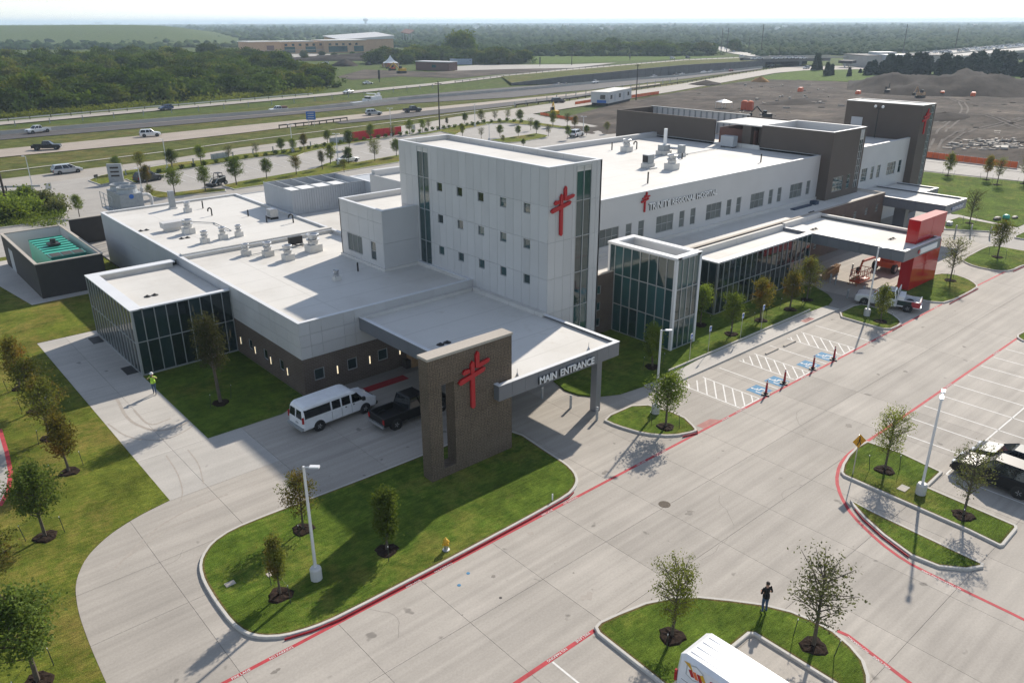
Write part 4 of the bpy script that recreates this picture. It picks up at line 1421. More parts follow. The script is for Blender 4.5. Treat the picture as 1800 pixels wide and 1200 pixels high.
# ---- glass entrance hall with tall corner
ex0, ex1, ey0, ey1, ez = 51.6, 54.85, 38.25, 45.6, 8.35
curtain(Face('X-', ex0), [ey0 + .1] + arange(39.2, 44.95, 6)[0:] + [45.55], [0.15, 2.75, 5.5, 8.15], 'glasst', mw=.07)
curtain(Face('Y-', ey0), arange(ex0 + .1, ex1 - .1, 4), [0.15, 2.75, 5.5, 8.15], 'glasst', mw=.07)
mb = MB()
mb.box(ex0 - .1, ex0 + .16, ey0 - .1, ey0 + .16, 0, 8.1).box(ex1 - .16, ex1 + .1, ey0 - .1, ey0 + .16, 0, 8.1).box(ex0 - .1, ex0 + .12, ey1 - .1, ey1 + .12, 5.3, 8.1)
mb.build('corner_post', M['roofcap'], hosp, HO)
MB().box(ex0 + .5, ex1 - .1, ey0 + .5, ey1, 0.1, 7.2).build('interior', M['black'], hosp, HO)
MB().box(ex1 - .08, ex1, ey0 + .2, ey1, 0, 8.1).build('wall', M['glasst'], hosp, HO)
roof(ex0 + .1, ex1 - .1, ey0 + .1, ey1, ez, 0.85, t=.2, thin=.2, core='roofcap', e=.24)

# ---- long glass front and emergency canopy
lx0, ly0, lz = 61.9, 41.1, 5.35
curtain(Face('Y-', ly0), arange(lx0, 78.9, 18), [0.15, 2.7, lz - .15], 'glass', mw=.06)
curtain(Face('X-', lx0), arange(ly0 + .06, 44.9, 4), [0.15, 2.7, lz - .15], 'glass', mw=.06)
MB().box(lx0 - .07, lx0 + .12, ly0 - .07, ly0 + .12, 0, lz - .1).build('corner_post', M['alu'], hosp, HO)
MB().box(lx0 + .3, 78.8, ly0 + .3, 44.9, 0.05, lz - .7).build('interior', M['black'], hosp, HO)
roof(lx0 + .06, 79.0, ly0 + .06, 44.98, lz, .4, t=.3, sides='WS', e=.17, thin=.1)
MB().box(lx0 + .2, 79, 44.6, 44.98, lz - .45, lz + .25).build('flashing', M['roof'], hosp, HO)
canopy(79.0, 87.6, 31.2, 44.98, 5.32, 4.2, 1.15)
MB().box(87.2, 87.62, 33, 44.9, 5.3, 5.55).box(79.3, 87.2, 44.6, 44.95, 5.1, 5.7).build('flashing', M['roof'], hosp, HO)
MB().box(82.5, 86.5, 31.08, 31.18, 4.42, 5.0).build('sign_box', M['white'], hosp, HO)
MB().box(82.15, 82.45, 31.1, 31.19, 4.5, 4.85).build('sign_emblem', M['redgloss'], hosp, HO)

# ---- outpatient canopy and porch
canopy(103.9, 110.5, 37.25, 49.1, 5.3, 4.05, 1.2)
MB().box(106.5, 107.0, 38.4, 38.9, 0, 4.02).box(106.6, 107.6, 43.0, 44.5, 0, 4.02).build('column', M['fascia'], hosp, HO)
canopy(110.52, 116.6, 43.2, 49.0, 5.0, 4.2, 1.2, 'SE')
MB().box(116.0, 116.4, 43.5, 43.9, 0, 4.18).build('column', M['fascia'], hosp, HO)
wall(Face('Y-', 49.0), 104.3, 118.8, 0, 4.2, 'panel', [(105.5, 106.6, 0.05, 2.3), (107.6, 108.6, 0.9, 2.2), (109.4, 110.4, 0.9, 2.2)], depth=.15)
window(Face('Y-', 49.0), 105.5, 106.6, 0.06, 2.3, gl='glass')
window(Face('Y-', 49.0), 107.6, 108.6, 0.9, 2.2, gl='glasst')
window(Face('Y-', 49.0), 109.4, 110.4, 0.9, 2.2, gl='glasst')
me = text_mesh('OUTPATIENT', 0.62, 0.04, M['white'], 'sign_lettering', 0.9)
place_mesh(me, Face('Y-', 37.25).m4(105.9, 4.35, -0.09))
me.transform(Matrix.Translation((-HO[0], -HO[1], 0)))
link('sign_lettering', me, hosp)
me = text_mesh('OUTPATIENT', 0.62, 0.03, M['bluesign'], 'lettering_return', 0.9)
place_mesh(me, Face('Y-', 37.25).m4(105.87, 4.335, -0.045))
me.transform(Matrix.Translation((-HO[0], -HO[1], 0)))
link('sign_lettering', me, hosp)

# ---- facade lettering and red crosses
for dx, dz, d, mt, dep in ((0, 0, -0.1, 'white', 0.02), (-0.055, -0.04, -0.045, 'black', 0.02)):
    for b, u, s_, k in (('TRINITY', 61.55, 0.98, 0.92), ('REGIONAL', 65.2, 0.84, 0.92), ('HOSPITAL', 69.35, 0.84, 0.90)):
        me = text_mesh(b, s_, dep, M[mt], 'sign_lettering', 1.0, bold=.014 if mt == 'white' else .012)
        w_ = max(v.co.x for v in me.vertices)
        tgt = {'TRINITY': 3.35, 'REGIONAL': 3.85, 'HOSPITAL': 3.65}[b]
        place_mesh(me, fM.m4(u + dx, 8.98 + (0.05 if b != 'TRINITY' else 0) + dz, d) @ Matrix.Diagonal((tgt / w_, 1, 1, 1)))
        me.transform(Matrix.Translation((-HO[0], -HO[1], 0)))
        link('sign_lettering', me, hosp)

def cross_sign(face, u, v, h, parent, org, mat='red', back='redkerb'):
    """angular cross made of two nested strokes; (u, v) is the bottom of the long stem"""
    k = h / 3.7
    polys = [
        [(0.00, 0.12), (0.16, 0.0), (0.30, 0.12), (0.30, 3.05), (0.16, 3.20), (0.00, 2.98)],                 # stem
        [(-0.95, 2.02), (-0.82, 1.86), (1.02, 2.30), (1.14, 2.50), (1.05, 2.58), (-0.80, 2.20)],             # long arm
        [(-0.62, 2.55), (-0.50, 2.42), (-0.06, 2.50), (-0.06, 2.74), (-0.45, 2.76)],                         # stub behind
        [(0.40, 2.68), (0.66, 2.62), (1.42, 2.80), (1.52, 2.98), (1.40, 3.04), (0.68, 2.92), (0.68, 3.62), (0.56, 3.74), (0.40, 3.50)],  # L stroke
    ]
    for i, p in enumerate(polys):
        d0, d1 = (-0.16, -0.02) if i != 1 else (-0.19, -0.03)
        mb = MB()
        if face.side == 'Y-':
            q = [(u + a * k, v + b * k) for a, b in p]
            n = len(q)
            ar = sum(q[j][0] * q[(j + 1) % n][1] - q[(j + 1) % n][0] * q[j][1] for j in range(n))
            q = q if ar > 0 else q[::-1]
            y0, y1 = face.c + d0, face.c + d1
            mb.add([(a, y0, b) for a, b in q] + [(a, y1, b) for a, b in q], [tuple(range(n))] + [(j + n, (j + 1) % n + n, (j + 1) % n, j) for j in range(n)])
        mb.build('cross_stroke', M[mat], parent, org)
cross_sign(fTS, 41.3, 11.3, 3.72, hosp, HO)
cross_sign(fM, 60.78, 8.88, 1.98, hosp, HO)
cross_sign(fT, 120.15, 11.4, 3.5, hosp, HO)

# ================================================================ MONUMENT WALL
MO = (23.85, 34.7, 0.0)
mon = thing('entrance_monument', 'tall brown brick entrance wall with a slot opening and red cross beside the driveway', 'brick wall', MO)
fMo = Face('Y-', 34.7)
wall(fMo, 23.85, 30.35, 0, 8.2, 'brickm', [(24.78, 25.75, 0.72, 6.42)], mon, MO, depth=0.92)
cap = MB()
MB().box(23.8, 30.4, 34.65, 35.67, 8.2, 8.36).build('cap_stone', M['stonecap'], mon, MO)
cross_sign(fMo, 26.92, 4.17, 3.72, mon, MO)

# ================================================================ RED PYLON
RO = (83.3, 31.9, 0.0)
pyl = thing('red_pylon', 'tall glossy red panel pylon piercing the emergency canopy', 'pylon', RO)
for z0, z1 in ((0.1, 2.45), (2.47, 4.6), (5.28, 7.5)):
    for a, b in ((83.32, 86.5), (86.53, 89.78)):
        MB().box(a, b, 31.9, 32.03, z0, z1).build('panel', M['redgloss'], pyl, RO)
MB().box(83.33, 89.77, 32.035, 33.1, 0.0, 7.48).build('core', M['redgloss'], pyl, RO)
MB().box(83.3, 89.8, 31.88, 33.12, 7.5, 7.56).build('cap', M['redkerb'], pyl, RO)

# ================================================================ GENERATOR ENCLOSURE, LEFT YARD
GO = (14.4, 90.0, 0.0)
gen_w = thing('enclosure_wall', 'dark brown walled yard open to the sky around the green generator', 'walled yard', GO)
MB().box(14.4, 20.8, 90.0, 90.2, 0, 3.62).box(20.6, 20.8, 90.2, 107.0, 0, 3.62).box(14.4, 20.6, 106.8, 107.0, 0, 3.62).build('wall', M['dark'], gen_w, GO)
wall(Face('X-', 14.4), 90.2, 106.8, 0, 3.62, 'dark', [(102.0, 104.6, 0.02, 2.6)], gen_w, GO, depth=.2)
MB().box(14.45, 14.52, 102.02, 103.28, 0.03, 2.58).build('gate_leaf', M['panelgrey'], gen_w, GO)
MB().box(14.45, 14.52, 103.31, 104.58, 0.03, 2.58).build('gate_leaf', M['panelgrey'], gen_w, GO)
mb = MB()
mb.box(14.34, 20.86, 89.94, 90.26, 3.62, 3.72).box(14.34, 14.66, 90.27, 107.06, 3.62, 3.72).box(20.54, 20.86, 90.27, 107.06, 3.62, 3.72).box(14.67, 20.53, 106.74, 107.06, 3.62, 3.72)
mb.build('wall_cap', M['stonecap'], gen_w, GO)
MB().box(14.62, 14.68, 90.25, 106.7, 0.05, 3.6).box(14.7, 20.52, 106.68, 106.74, 0.05, 3.6).box(20.53, 20.59, 90.25, 106.7, 0.05, 3.6).build('lining', M['panel'], gen_w, GO)
gn = thing('generator', 'green ribbed roof generator housing inside the dark walled yard', 'generator', (16.4, 92.4, 0.04))
MB().box(0, 3.4, 0, 10.6, 0.2, 3.3).build('housing', M['teal'], gn)
mb = MB()
for k in range(8):
    mb.box(-.06, 3.46, 2.2 + k * 1.15, 2.28 + k * 1.15, 3.3, 3.40)
mb.build('roof_rib', M['tealdark'], gn)
MB().box(-.05, 3.45, -.05, 1.9, 3.3, 3.5).build('radiator_frame', M['tealdark'], gn)
for a in (0.15, 1.25, 2.35):
    MB().box(a, a + .95, .15, 1.7, 3.5, 3.53).build('radiator_grille', M['dark'], gn)
MB().box(1.0, 2.2, 5.4, 6.6, 3.42, 3.6).tube((1.6, 6, 3.6), (1.6, 6, 4.1), .3, .3, 12).build('exhaust', M['black'], gn)
MB().box(0.1, 3.3, 0.1, 10.5, 0, 0.2).build('base_frame', M['black'], gn)
sc = thing('screen_wall', 'low dark brown screen wall by the rear corner of the white wing', 'screen wall', (22.6, 111.1, 0))
MB().box(0, 4.4, 0, 0.25, 0, 3.25).build('wall', M['dark'], sc)
MB().box(-.04, 4.44, -.04, .29, 3.25, 3.33).build('wall_cap', M['stonecap'], sc)
# cooling tower on its steel stand
ct = thing('cooling_tower', 'galvanised cooling tower with two round fan stacks and a round blue emblem', 'cooling tower', (27.4, 104.6, 0))
MB().box(0.0, 2.7, 0, 5.4, 4.6, 6.75).build('casing', M['steelm'], ct)
for z in (5.1, 5.65, 6.2):
    MB().box(-.03, 2.73, -.03, 5.43, z, z + .05).build('casing_seam', M['steelm'], ct)
for y in (1.4, 4.0):
    MB().lathe(1.35, y, [(1.25, 6.75), (1.15, 7.2), (1.22, 7.45), (1.12, 7.45), (1.05, 7.1), (.3, 7.0), (.25, 7.25), (.05, 7.25)], 20).build('fan_stack', M['steelm'], ct)
mb = MB()
for x in (0.1, 2.6):
    for y in (0.1, 2.7, 5.3):
        mb.box(x - .08, x + .08, y - .08, y + .08, 0, 4.6)
mb.build('support_leg', M['steelm'], ct)
mb = MB()
for y in (0.2, 1.9, 3.6, 5.2):
    mb.tube((-.9, y, 4.6), (-.9, y, 6.6), .04)
    mb.tube((-.9, y, 4.6), (0, y, 4.6), .04)
for z in (5.1, 5.9, 6.6):
    mb.tube((-.9, .2, z), (-.9, 5.2, z), .035)
mb.box(-.95, 0, .1, 5.3, 4.55, 4.6)
mb.build('service_platform', M['steelm'], ct)
MB().lathe(0, 0, [(.28, 0), (.28, .03)], 16).build('emblem', M['bluesign'], ct).matrix_local = Matrix.Translation((1.35, -.005, 6.42)) @ Matrix.Rotation(math.pi / 2, 4, 'X')
mb = MB()
pp = [(2.7, 1, 6.3), (3.5, 1, 6.3), (3.85, 1, 6.1), (3.95, 1, 5.7), (3.95, 1, 0)]
for p, q in zip(pp, pp[1:]):
    mb.tube(p, q, .2, .2, 10)
mb.build('pipe', M['panel'], ct)

# ================================================================ ROOFTOP EQUIPMENT
def roof_fan(x, y, z, r, h, label, name='roof_exhaust_fan', grp='exhaust fans on the flat roofs'):
    t = thing(name, label, 'roof fan', (x, y, z), 0, grp)
    MB().box(-r * 1.05, r * 1.05, -r * 1.05, r * 1.05, 0, h * .42).build('curb', M['roof'], t)
    MB().lathe(0, 0, [(r * .8, h * .42), (r * .8, h * .6), (r * 1.0, h * .64), (r * 1.05, h * .70), (r * .72, h * .74), (r * .72, h * .82), (r, h * .86), (r * 1.02, h * .98), (r * .9, h), (r * .8, h * .99), (r * .7, h * .92), (r * .05, h * .92)], 18).build('housing', M['steel'], t, smooth=False)
    return t
z = 5.62
roof_fan(28.1, 84.0, 5.76, .52, 1.5, 'wide exhaust fan just behind the flat vent hood at the rear of the low roof')
roof_fan(27.9, 79.0, 5.76, .36, 1.25, 'exhaust fan nearest the roof edge in the row of three behind the roof upstand')
roof_fan(29.9, 79.3, 5.76, .36, 1.25, 'middle exhaust fan in the row of three behind the roof upstand')
roof_fan(31.6, 79.3, 5.76, .33, 1.2, 'right hand exhaust fan in the row of three behind the roof upstand')
roof_fan(31.8, 94.2, 5.76, .36, 1.2, 'lone exhaust fan at the far end of the low white roof')
roof_fan(29.3, 72.4, 5.6, .36, 1.15, 'small exhaust fan nearest the vestibule in front of the roof upstand')
roof_fan(30.8, 70.8, 5.6, .42, 1.35, 'exhaust fan second from the vestibule in front of the roof upstand')
roof_fan(31.6, 68.2, 5.6, .45, 1.45, 'exhaust fan third from the vestibule in front of the roof upstand')
roof_fan(34.9, 69.4, 5.6, .62, 1.75, 'largest exhaust fan on the low roof beside the black condenser')
roof_fan(31.8, 59.5, 5.6, .26, .95, 'small exhaust fan standing alone in the tower shadow')
roof_fan(80.4, 69.0, 10.68, .55, 1.6, 'exhaust fan near the back edge of the main roof')
roof_fan(74.1, 56.7, 10.68, .6, 1.7, 'silver exhaust fan at the middle of the main roof')

def roof_obj(name, label, cat, loc, builders, grp=None):
    t = thing(name, label, cat, loc, 0, grp)
    for nm, mb, mt in builders:
        mb.build(nm, M[mt], t)
    return t
roof_obj('vent_hood', 'flat white box vent hood on the rear of the low roof', 'vent', (27.3, 86.6, 5.76), [('hood', MB().obox(0, 0, .35, .95, 2.1, 1.1, 0), 'panel'), ('curb', MB().obox(0, 0, 0, .35, 1.6, .8, 0), 'roof')])
roof_obj('exhaust_stack', 'square grey exhaust stack standing tallest at the far low roof', 'stack', (31.2, 97.4, 5.76), [('stack', MB().box(-.3, .3, -.3, .3, .2, 2.1), 'steelm'), ('curb', MB().box(-.4, .4, -.4, .4, 0, .2), 'roof')])
roof_obj('condenser', 'black fan condenser unit with loose pipes on the low roof', 'condenser', (34.5, 72.4, 5.6), [('casing', MB().box(-.7, .7, -.2, .2, .2, .95), 'black'), ('support', MB().box(-.75, -.6, -.3, .3, 0, .2).box(.6, .75, -.3, .3, 0, .2), 'steel'), ('pipe', MB().tube((-.6, -.3, .3), (.3, -.9, .15), .05).tube((.3, -.9, .15), (.9, -.7, .12), .05), 'black')])
roof_obj('air_conditioner', 'small silver air conditioner box beside the corrugated roof screen', 'air conditioner', (37.8, 84.4, 5.76), [('casing', MB().box(-.45, .45, -.5, .5, .25, 1.15), 'steel'), ('grille', MB().box(-.46, -.452, -.4, .4, .4, 1.05), 'steelm'), ('support', MB().box(-.45, .45, -.5, -.35, 0, .25).box(-.45, .45, .35, .5, 0, .25), 'black')])
roof_obj('air_conditioner', 'pair of tall grey cabinets beside the brown roof screen opening', 'air conditioner', (93.6, 62.4, 10.68), [('casing', MB().box(-.5, .5, -1.0, 1.0, .15, 1.5), 'panelgrey'), ('support', MB().box(-.5, .5, -.9, -.7, 0, .15).box(-.5, .5, .7, .9, 0, .15), 'black')])
roof_obj('boiler_flue', 'tall white flue rising from a grey fan box on the main roof', 'flue', (82.3, 64.3, 10.68), [('flue', MB().tube((0, 0, .8), (0, 0, 3.2), .22, .22, 14), 'white'), ('fan_box', MB().box(-.75, .45, -.5, .5, .5, 1.2), 'steelm'), ('curb', MB().box(-.9, .6, -.7, .7, 0, .5), 'roof'), ('duct', MB().tube((.4, -.2, .8), (.9, -2.2, .8), .16, .16, 8), 'steel')])
roof_obj('duct_fan', 'grey duct fan in a round cage at the end of the flue duct', 'fan', (82.5, 61.8, 10.68), [('frame', MB().box(-.35, .35, -.35, .35, .45, 1.4), 'steelm'), ('curb', MB().box(-.45, .45, -.45, .45, 0, .45), 'roof')])
roof_obj('air_handler', 'dark louvred air unit on a white curb on the main roof', 'air unit', (73.0, 59.3, 10.68), [('casing', MB().box(-.5, .5, -.45, .45, .5, 1.5), 'steelm'), ('louvre', MB().box(-.52, -.502, -.38, .38, .65, 1.4), 'black'), ('curb', MB().box(-.6, .6, -.55, .55, 0, .5), 'roof'), ('tray', MB().box(-.9, .4, -1.1, -.6, 0, .12), 'steel')])
roof_obj('roof_hatch', 'bundle of blue covered sheets lying on the brick wing roof', 'bundle', (89.0, 48.2, 5.44), [('sheet', MB().box(-2.0, 2.0, -.3, .3, 0, .12), 'navy'), ('cover', MB().box(2.6, 3.4, -.4, .4, 0, .4), 'navy')])
def vent_pipe(x, y, z, h, label, r=.07, bend=0):
    mb = MB().tube((0, 0, 0), (0, 0, h), r, r, 8)
    if bend:
        mb.tube((0, 0, h), (-bend * .5, 0, h + .15), r, r, 8).tube((-bend * .5, 0, h + .15), (-bend, 0, h), r, r, 8).tube((-bend, 0, h), (-bend, 0, h - .25), r, r, 8)
    o = mb.build('vent_pipe', M['black'])
    o.location = (x, y, z)
    tag(o, label, 'vent pipe', 'vent pipes on the flat roofs')
for x, y, z_, h, b, l in ((33.9, 95.0, 5.76, .9, 0, 'straight black vent pipe at the far end of the low roof'), (33.2, 90.5, 5.76, .8, .4, 'gooseneck vent pipe at the far side of the low roof'),
                          (38.6, 81.0, 5.76, .85, .5, 'gooseneck vent pipe below the silver air conditioner'), (36.2, 87.4, 5.76, .75, 0, 'straight vent pipe in the shadow of the corrugated screen'),
                          (36.5, 83.2, 5.76, .75, 0, 'straight vent pipe left of the silver air conditioner'), (34.6, 60.6, 5.6, .8, 0, 'straight black vent pipe in shade by the white stair block'),
                          (80.0, 71.2, 10.68, 1.0, 0, 'straight vent pipe near the back of the main roof'), (83.0, 69.5, 10.68, .9, .6, 'gooseneck vent pipe near the back of the main roof'),
                          (81.0, 60.5, 10.68, .7, 0, 'short thick vent pipe between the fan and the flue'), (65.4, 53.0, 10.68, 1.2, 0, 'straight vent pipe above the hospital lettering'),
                          (86.0, 52.6, 10.68, 1.0, 0, 'straight vent pipe near the brown block on the main roof')):
    vent_pipe(x, y, z_, h, l, .08, b)
def drain(x, y, z, label):
    t = thing('roof_drain', label, 'roof drain', (x, y, z), 0, 'domed drain pairs on the roofs')
    for dx in (-.3, .3):
        MB().lathe(dx, 0, [(.3, 0), (.28, .03), (.15, .05), (.14, .1), (.05, .16)], 12).build('dome', M['black'], t)
for x, y, z_, l in ((27.0, 82.2, 5.765, 'domed drain pair beside the wide fan on the low roof'), (24.9, 88.4, 5.765, 'domed drain pair at the rear edge of the low roof'), (18.7, 67.6, 5.06, 'domed drain pair on the vestibule roof'),
                    (30.8, 42.6, 5.065, 'domed drain pair on the entrance canopy roof'), (81.4, 42.2, 5.11, 'domed drain pair at the inner end of the emergency canopy'), (83.6, 34.6, 5.11, 'domed drain pair by the red pylon on the emergency canopy'),
                    (87.6, 46.0, 5.435, 'domed drain pair on the brick wing roof')):
    drain(x, y, z_, l)
def conduit(pts, z, label):
    mb = MB()
    for p, q in zip(pts, pts[1:]):
        mb.tube((*p, .12), (*q, .12), .045, .045, 6)
    for p in pts:
        mb.box(p[0] - .09, p[0] + .09, p[1] - .09, p[1] + .09, 0, .1, 0)
    o = mb.build('roof_conduit', M['steelm'], None, (*pts[0], 0))
    o.location = (*pts[0], z)
    tag(o, label, 'conduit', 'conduits on the flat roofs')
conduit([(28.6, 90.5), (31.8, 86.4), (31.8, 82.0)], 5.76, 'grey conduit crossing the rear of the low roof')
conduit([(29.3, 71.8), (34.0, 71.8), (34.0, 72.4)], 5.6, 'grey conduit running to the black condenser')
conduit([(73.5, 59.9), (78.0, 63.0), (81.4, 64.0)], 10.68, 'grey conduit running to the white flue on the main roof')
conduit([(84.0, 62.0), (92.6, 62.2)], 10.68, 'grey conduit between the duct fan and the tall grey cabinets')
lights = thing('floodlight_pole', 'black pole with two white floodlights in front of the far brown tower', 'floodlight', (118.0, 54.0, 10.55))
MB().tube((0, 0, 0), (0, 0, 4.2), .07, .07, 8).box(-.05, .05, -.6, .6, 4.15, 4.25).build('pole', M['black'], lights)
for y in (-.55, .55):
    MB().ball((0, y, 4.4), .2).build('lamp_head', M['white'], lights)
for x, y in ((31.0, 34.9), (37.7, 34.9)):
    o = MB().tube((0, 0, 0), (0, 0, .55), .03, .015, 6).lathe(0, 0, [(.12, 0), (.08, .12), (.03, .25)], 8).build('lightning_rod', M['steel'])
    o.location = (x, y, 5.07)
    tag(o, 'thin lightning rod on the %s end of the canopy front edge' % ('left' if x < 35 else 'right'), 'lightning rod', 'lightning rods on the canopy')

# ================================================================ TREES
def np_mesh(name, verts, faces_n, mat, smooth=False, per=4):
    """verts: (n*per, 3) array of independent polygons with per corners"""
    me = bpy.data.meshes.new(name)
    n = len(verts)
    me.vertices.add(n)
    me.vertices.foreach_set('co', np.asarray(verts, dtype=np.float32).ravel())
    me.loops.add(n)
    me.loops.foreach_set('vertex_index', np.arange(n, dtype=np.int32))
    me.polygons.add(n // per)
    me.polygons.foreach_set('loop_start', np.arange(0, n, per, dtype=np.int32))
    me.polygons.foreach_set('loop_total', np.full(n // per, per, dtype=np.int32))
    me.materials.append(mat)
    me.update(calc_edges=True)
    me.validate()
    return me

def leaves(rng, centers, size, n_each, spread, flat=0.6, elong=1.7):
    """leaf quads scattered about clump centres"""
    cs = np.repeat(np.asarray(centers), n_each, axis=0)
    n = len(cs)
    p = cs + rng.normal(0, 1, (n, 3)) * np.asarray(spread)
    a = rng.normal(0, 1, (n, 3))
    a /= np.linalg.norm(a, axis=1)[:, None]
    b = rng.normal(0, 1, (n, 3))
    b[:, 2] *= flat
    b -= a * (a * b).sum(1)[:, None]
    b /= np.linalg.norm(b, axis=1)[:, None]
    s = size * rng.uniform(0.6, 1.35, (n, 1))
    a, b = a * s * elong * .5, b * s * .5
    q = np.stack([p - a, p + b * .9, p + a, p - b * .9], axis=1).reshape(-1, 3)
    return q

def branch_set(rnd, h, base_h, r, n, shape):
    """returns list of branch polylines [(p,q,r0,r1)] and tip points"""
    segs, tips = [], []
    tr = 0.018 * h + 0.012
    segs.append(((0, 0, 0), (rnd.uniform(-.03, .03) * h, rnd.uniform(-.03, .03) * h, base_h + .3 * (h - base_h)), tr, tr * .62))
    top = segs[0][1]
    segs.append((top, (top[0] * 1.3, top[1] * 1.3, h * .93), tr * .62, tr * .15))
    for i in range(n):
        t = (i + .5) / n
        z = base_h + (h - base_h) * (0.02 + .8 * t)
        a = i * 2.399 + rnd.uniform(-.4, .4)
        if shape == 'oval':
            k = math.sin(math.pi * min(1, .22 + t * .76)) ** .8
        elif shape == 'column':
            k = .75 * math.sin(math.pi * min(1, .15 + t * .8)) ** .5
        elif shape == 'cone':
            k = (1 - t) ** .8 + .12
        else:
            k = math.sin(math.pi * min(1, .1 + t * .75)) ** .6
        rr = r * k * rnd.choice((.55, .75, .9, 1.0, 1.1, 1.25))
        up = rr * rnd.uniform(.45, 1.0)
        q = (top[0] * t + math.cos(a) * rr, top[1] * t + math.sin(a) * rr, min(h, z + up))
        p = (top[0] * min(1, z / top[2]), top[1] * min(1, z / top[2]), z * .97)
        segs.append((p, q, tr * .38, tr * .1))
        m = tuple((p[k_] * .45 + q[k_] * .55) for k_ in range(3))
        tips.append(q)
        tips.append(tuple(p[k_] * .3 + q[k_] * .7 for k_ in range(3)))
        for e in range(2):
            q2 = (m[0] + rnd.uniform(-.4, .4) * r, m[1] + rnd.uniform(-.4, .4) * r, m[2] + rnd.uniform(.05, .4) * r)
            segs.append((m, q2, tr * .2, tr * .07))
            tips.append(q2)
    tips.append((top[0], top[1], h * .95))
    return segs, tips

TREE_KINDS = {}
def tree_kind(key, h, base_h, r, n_br, shape, leaf, n_each, spread, mat, seed):
    rnd, rng = random.Random(seed), np.random.default_rng(seed)
    segs, tips = branch_set(rnd, h, base_h, r, n_br, shape)
    mb = MB()
    for p, q, a, b in segs:
        mb.tube(p, q, a, b, 6, caps=False)
    trunk = mb.build('trunk', M['bark'])
    crown = np_mesh('crown', leaves(rng, tips, leaf, n_each, spread), 0, M[mat])
    TREE_KINDS[key] = (trunk.data, crown, h)
    bpy.data.objects.remove(trunk)

tree_kind('oak', 4.0, 1.15, 1.0, 26, 'oval', 0.083, 34, (.17, .17, .19), 'fol', 11)
tree_kind('oak2', 4.0, 1.0, 1.05, 24, 'oval', 0.086, 28, (.18, .18, .2), 'folo', 12)
tree_kind('column', 3.9, .95, .62, 26, 'column', 0.079, 37, (.13, .13, .19), 'folo', 13)
tree_kind('columng', 4.0, .9, .68, 30, 'column', 0.086, 43, (.14, .14, .2), 'fol', 14)
tree_kind('russet', 4.0, 1.0, .85, 24, 'oval', 0.086, 34, (.16, .16, .2), 'folr', 15)
tree_kind('sparse', 4.2, 1.2, 1.15, 34, 'vase', 0.070, 14, (.15, .15, .16), 'folg', 16)
tree_kind('airy', 4.2, 1.1, 1.1, 34, 'vase', 0.062, 27, (.15, .15, .17), 'foly', 17)
tree_kind('grey', 7.2, 2.6, 1.25, 40, 'column', 0.086, 37, (.2, .2, .3), 'folgd', 18)
tree_kind('dark', 4.6, 1.2, 1.15, 34, 'oval', 0.086, 43, (.18, .18, .2), 'fold', 19)
tree_kind('yellow', 3.6, .8, .75, 20, 'oval', 0.094, 31, (.15, .15, .18), 'foly', 20)

MULCH = MB().lathe(0, 0, [(.62, .0), (.55, .06), (.3, .10), (.1, .09)], 16).build('mulch_ring', M['mulch'])
MULCH_D = MULCH.data
for v in MULCH_D.vertices:
    a_ = math.atan2(v.co.y, v.co.x)
    k_ = 1 + .10 * math.sin(3 * a_ + 1) + .07 * math.sin(7 * a_)
    v.co.x *= k_
    v.co.y *= k_
    v.co.z *= 1 + .35 * math.sin(5 * a_ + v.co.x * 9)
bpy.data.objects.remove(MULCH)
STK1 = []
for a, ln in ((0.3, .16), (3.5, -.1)):
    x, y = .95 * math.cos(a), .95 * math.sin(a)
    m_ = MB().tube((x, y, 0), (x * (1 + ln), y * (1 + ln), 1.05), .02, .02, 5).tube((x * (1 + ln), y * (1 + ln), 1.0), (x * (1 + ln), y * (1 + ln), 1.07), .022, .022, 5, 1)
    m_.tube((x * (1 + ln), y * (1 + ln), .98), (x * .04, y * .04, 1.3), .006, .006, 3)
    o_ = m_.build('stake', [M['stake'], M['white']])
    STK1.append(o_.data)
    bpy.data.objects.remove(o_)

def tree(kind, x, y, h, label, z=0.12, stakes=True, mulch=True, rot=None, group=None, w=1.0):
    tk, cr, h0 = TREE_KINDS[kind]
    rot = rot if rot is not None else (x * 7.13 + y * 3.7) % 6.28
    t = thing('young_tree', label, 'tree', (x, y, z), rot, group)
    k = h / h0 * (1.12 if group else 1.0)
    w = w * (1.1 if group else 1.0)
    for nm, d in (('trunk', tk), ('crown', cr)):
        o = link(nm, d, t)
        o.scale = (k * w, k * w, k)
    if mulch:
        m = link('mulch_ring', MULCH_D, t)
        m.location = (0, 0, 0.005)
        m['kind'] = 'stuff'
    if stakes:
        for d in STK1:
            link('stake', d, t)
    return t

def tree_px(kind, bx, by, h, label, **kw):
    z = kw.get('z', 0.12)
    x, y = G(bx, by, z)
    return tree(kind, x, y, h, label, **kw)

# left lawn row
for (bx, by), kd, hh, lb in (((36.7, 682), 'russet', 4.3, 'reddish young tree, farthest of the left lawn row, level with the vestibule'),
                             ((63, 722.7), 'oak2', 4.3, 'young tree second from the far end of the left lawn row'),
                             ((88, 770), 'oak2', 4.6, 'olive young tree in the middle of the left lawn row'),
                             ((122, 829), 'russet', 4.1, 'slim russet young tree on the left lawn beside the drive'),
                             ((80, 943), 'dark', 4.7, 'dark green round young tree nearest the curve of the drive on the left lawn')):
    tree_px(kd, bx, by, hh, lb, z=.02, w=1.0)
tree(*('oak2', 1.6, 39.9, 4.4, 'young tree cut by the left picture edge below the round dark one'), z=.02)
tree(*('dark', 1.75, 33.2, 4.9, 'dense green tree filling the bottom left corner'), z=.02, w=1.15)
tree_px('column', 493, 1045, 3.7, 'slim olive tree near the rounded end of the monument lawn', w=.85)
tree_px('oak2', 533, 930, 3.7, 'thin grey olive tree behind the white lamp post on the monument lawn', w=.9)
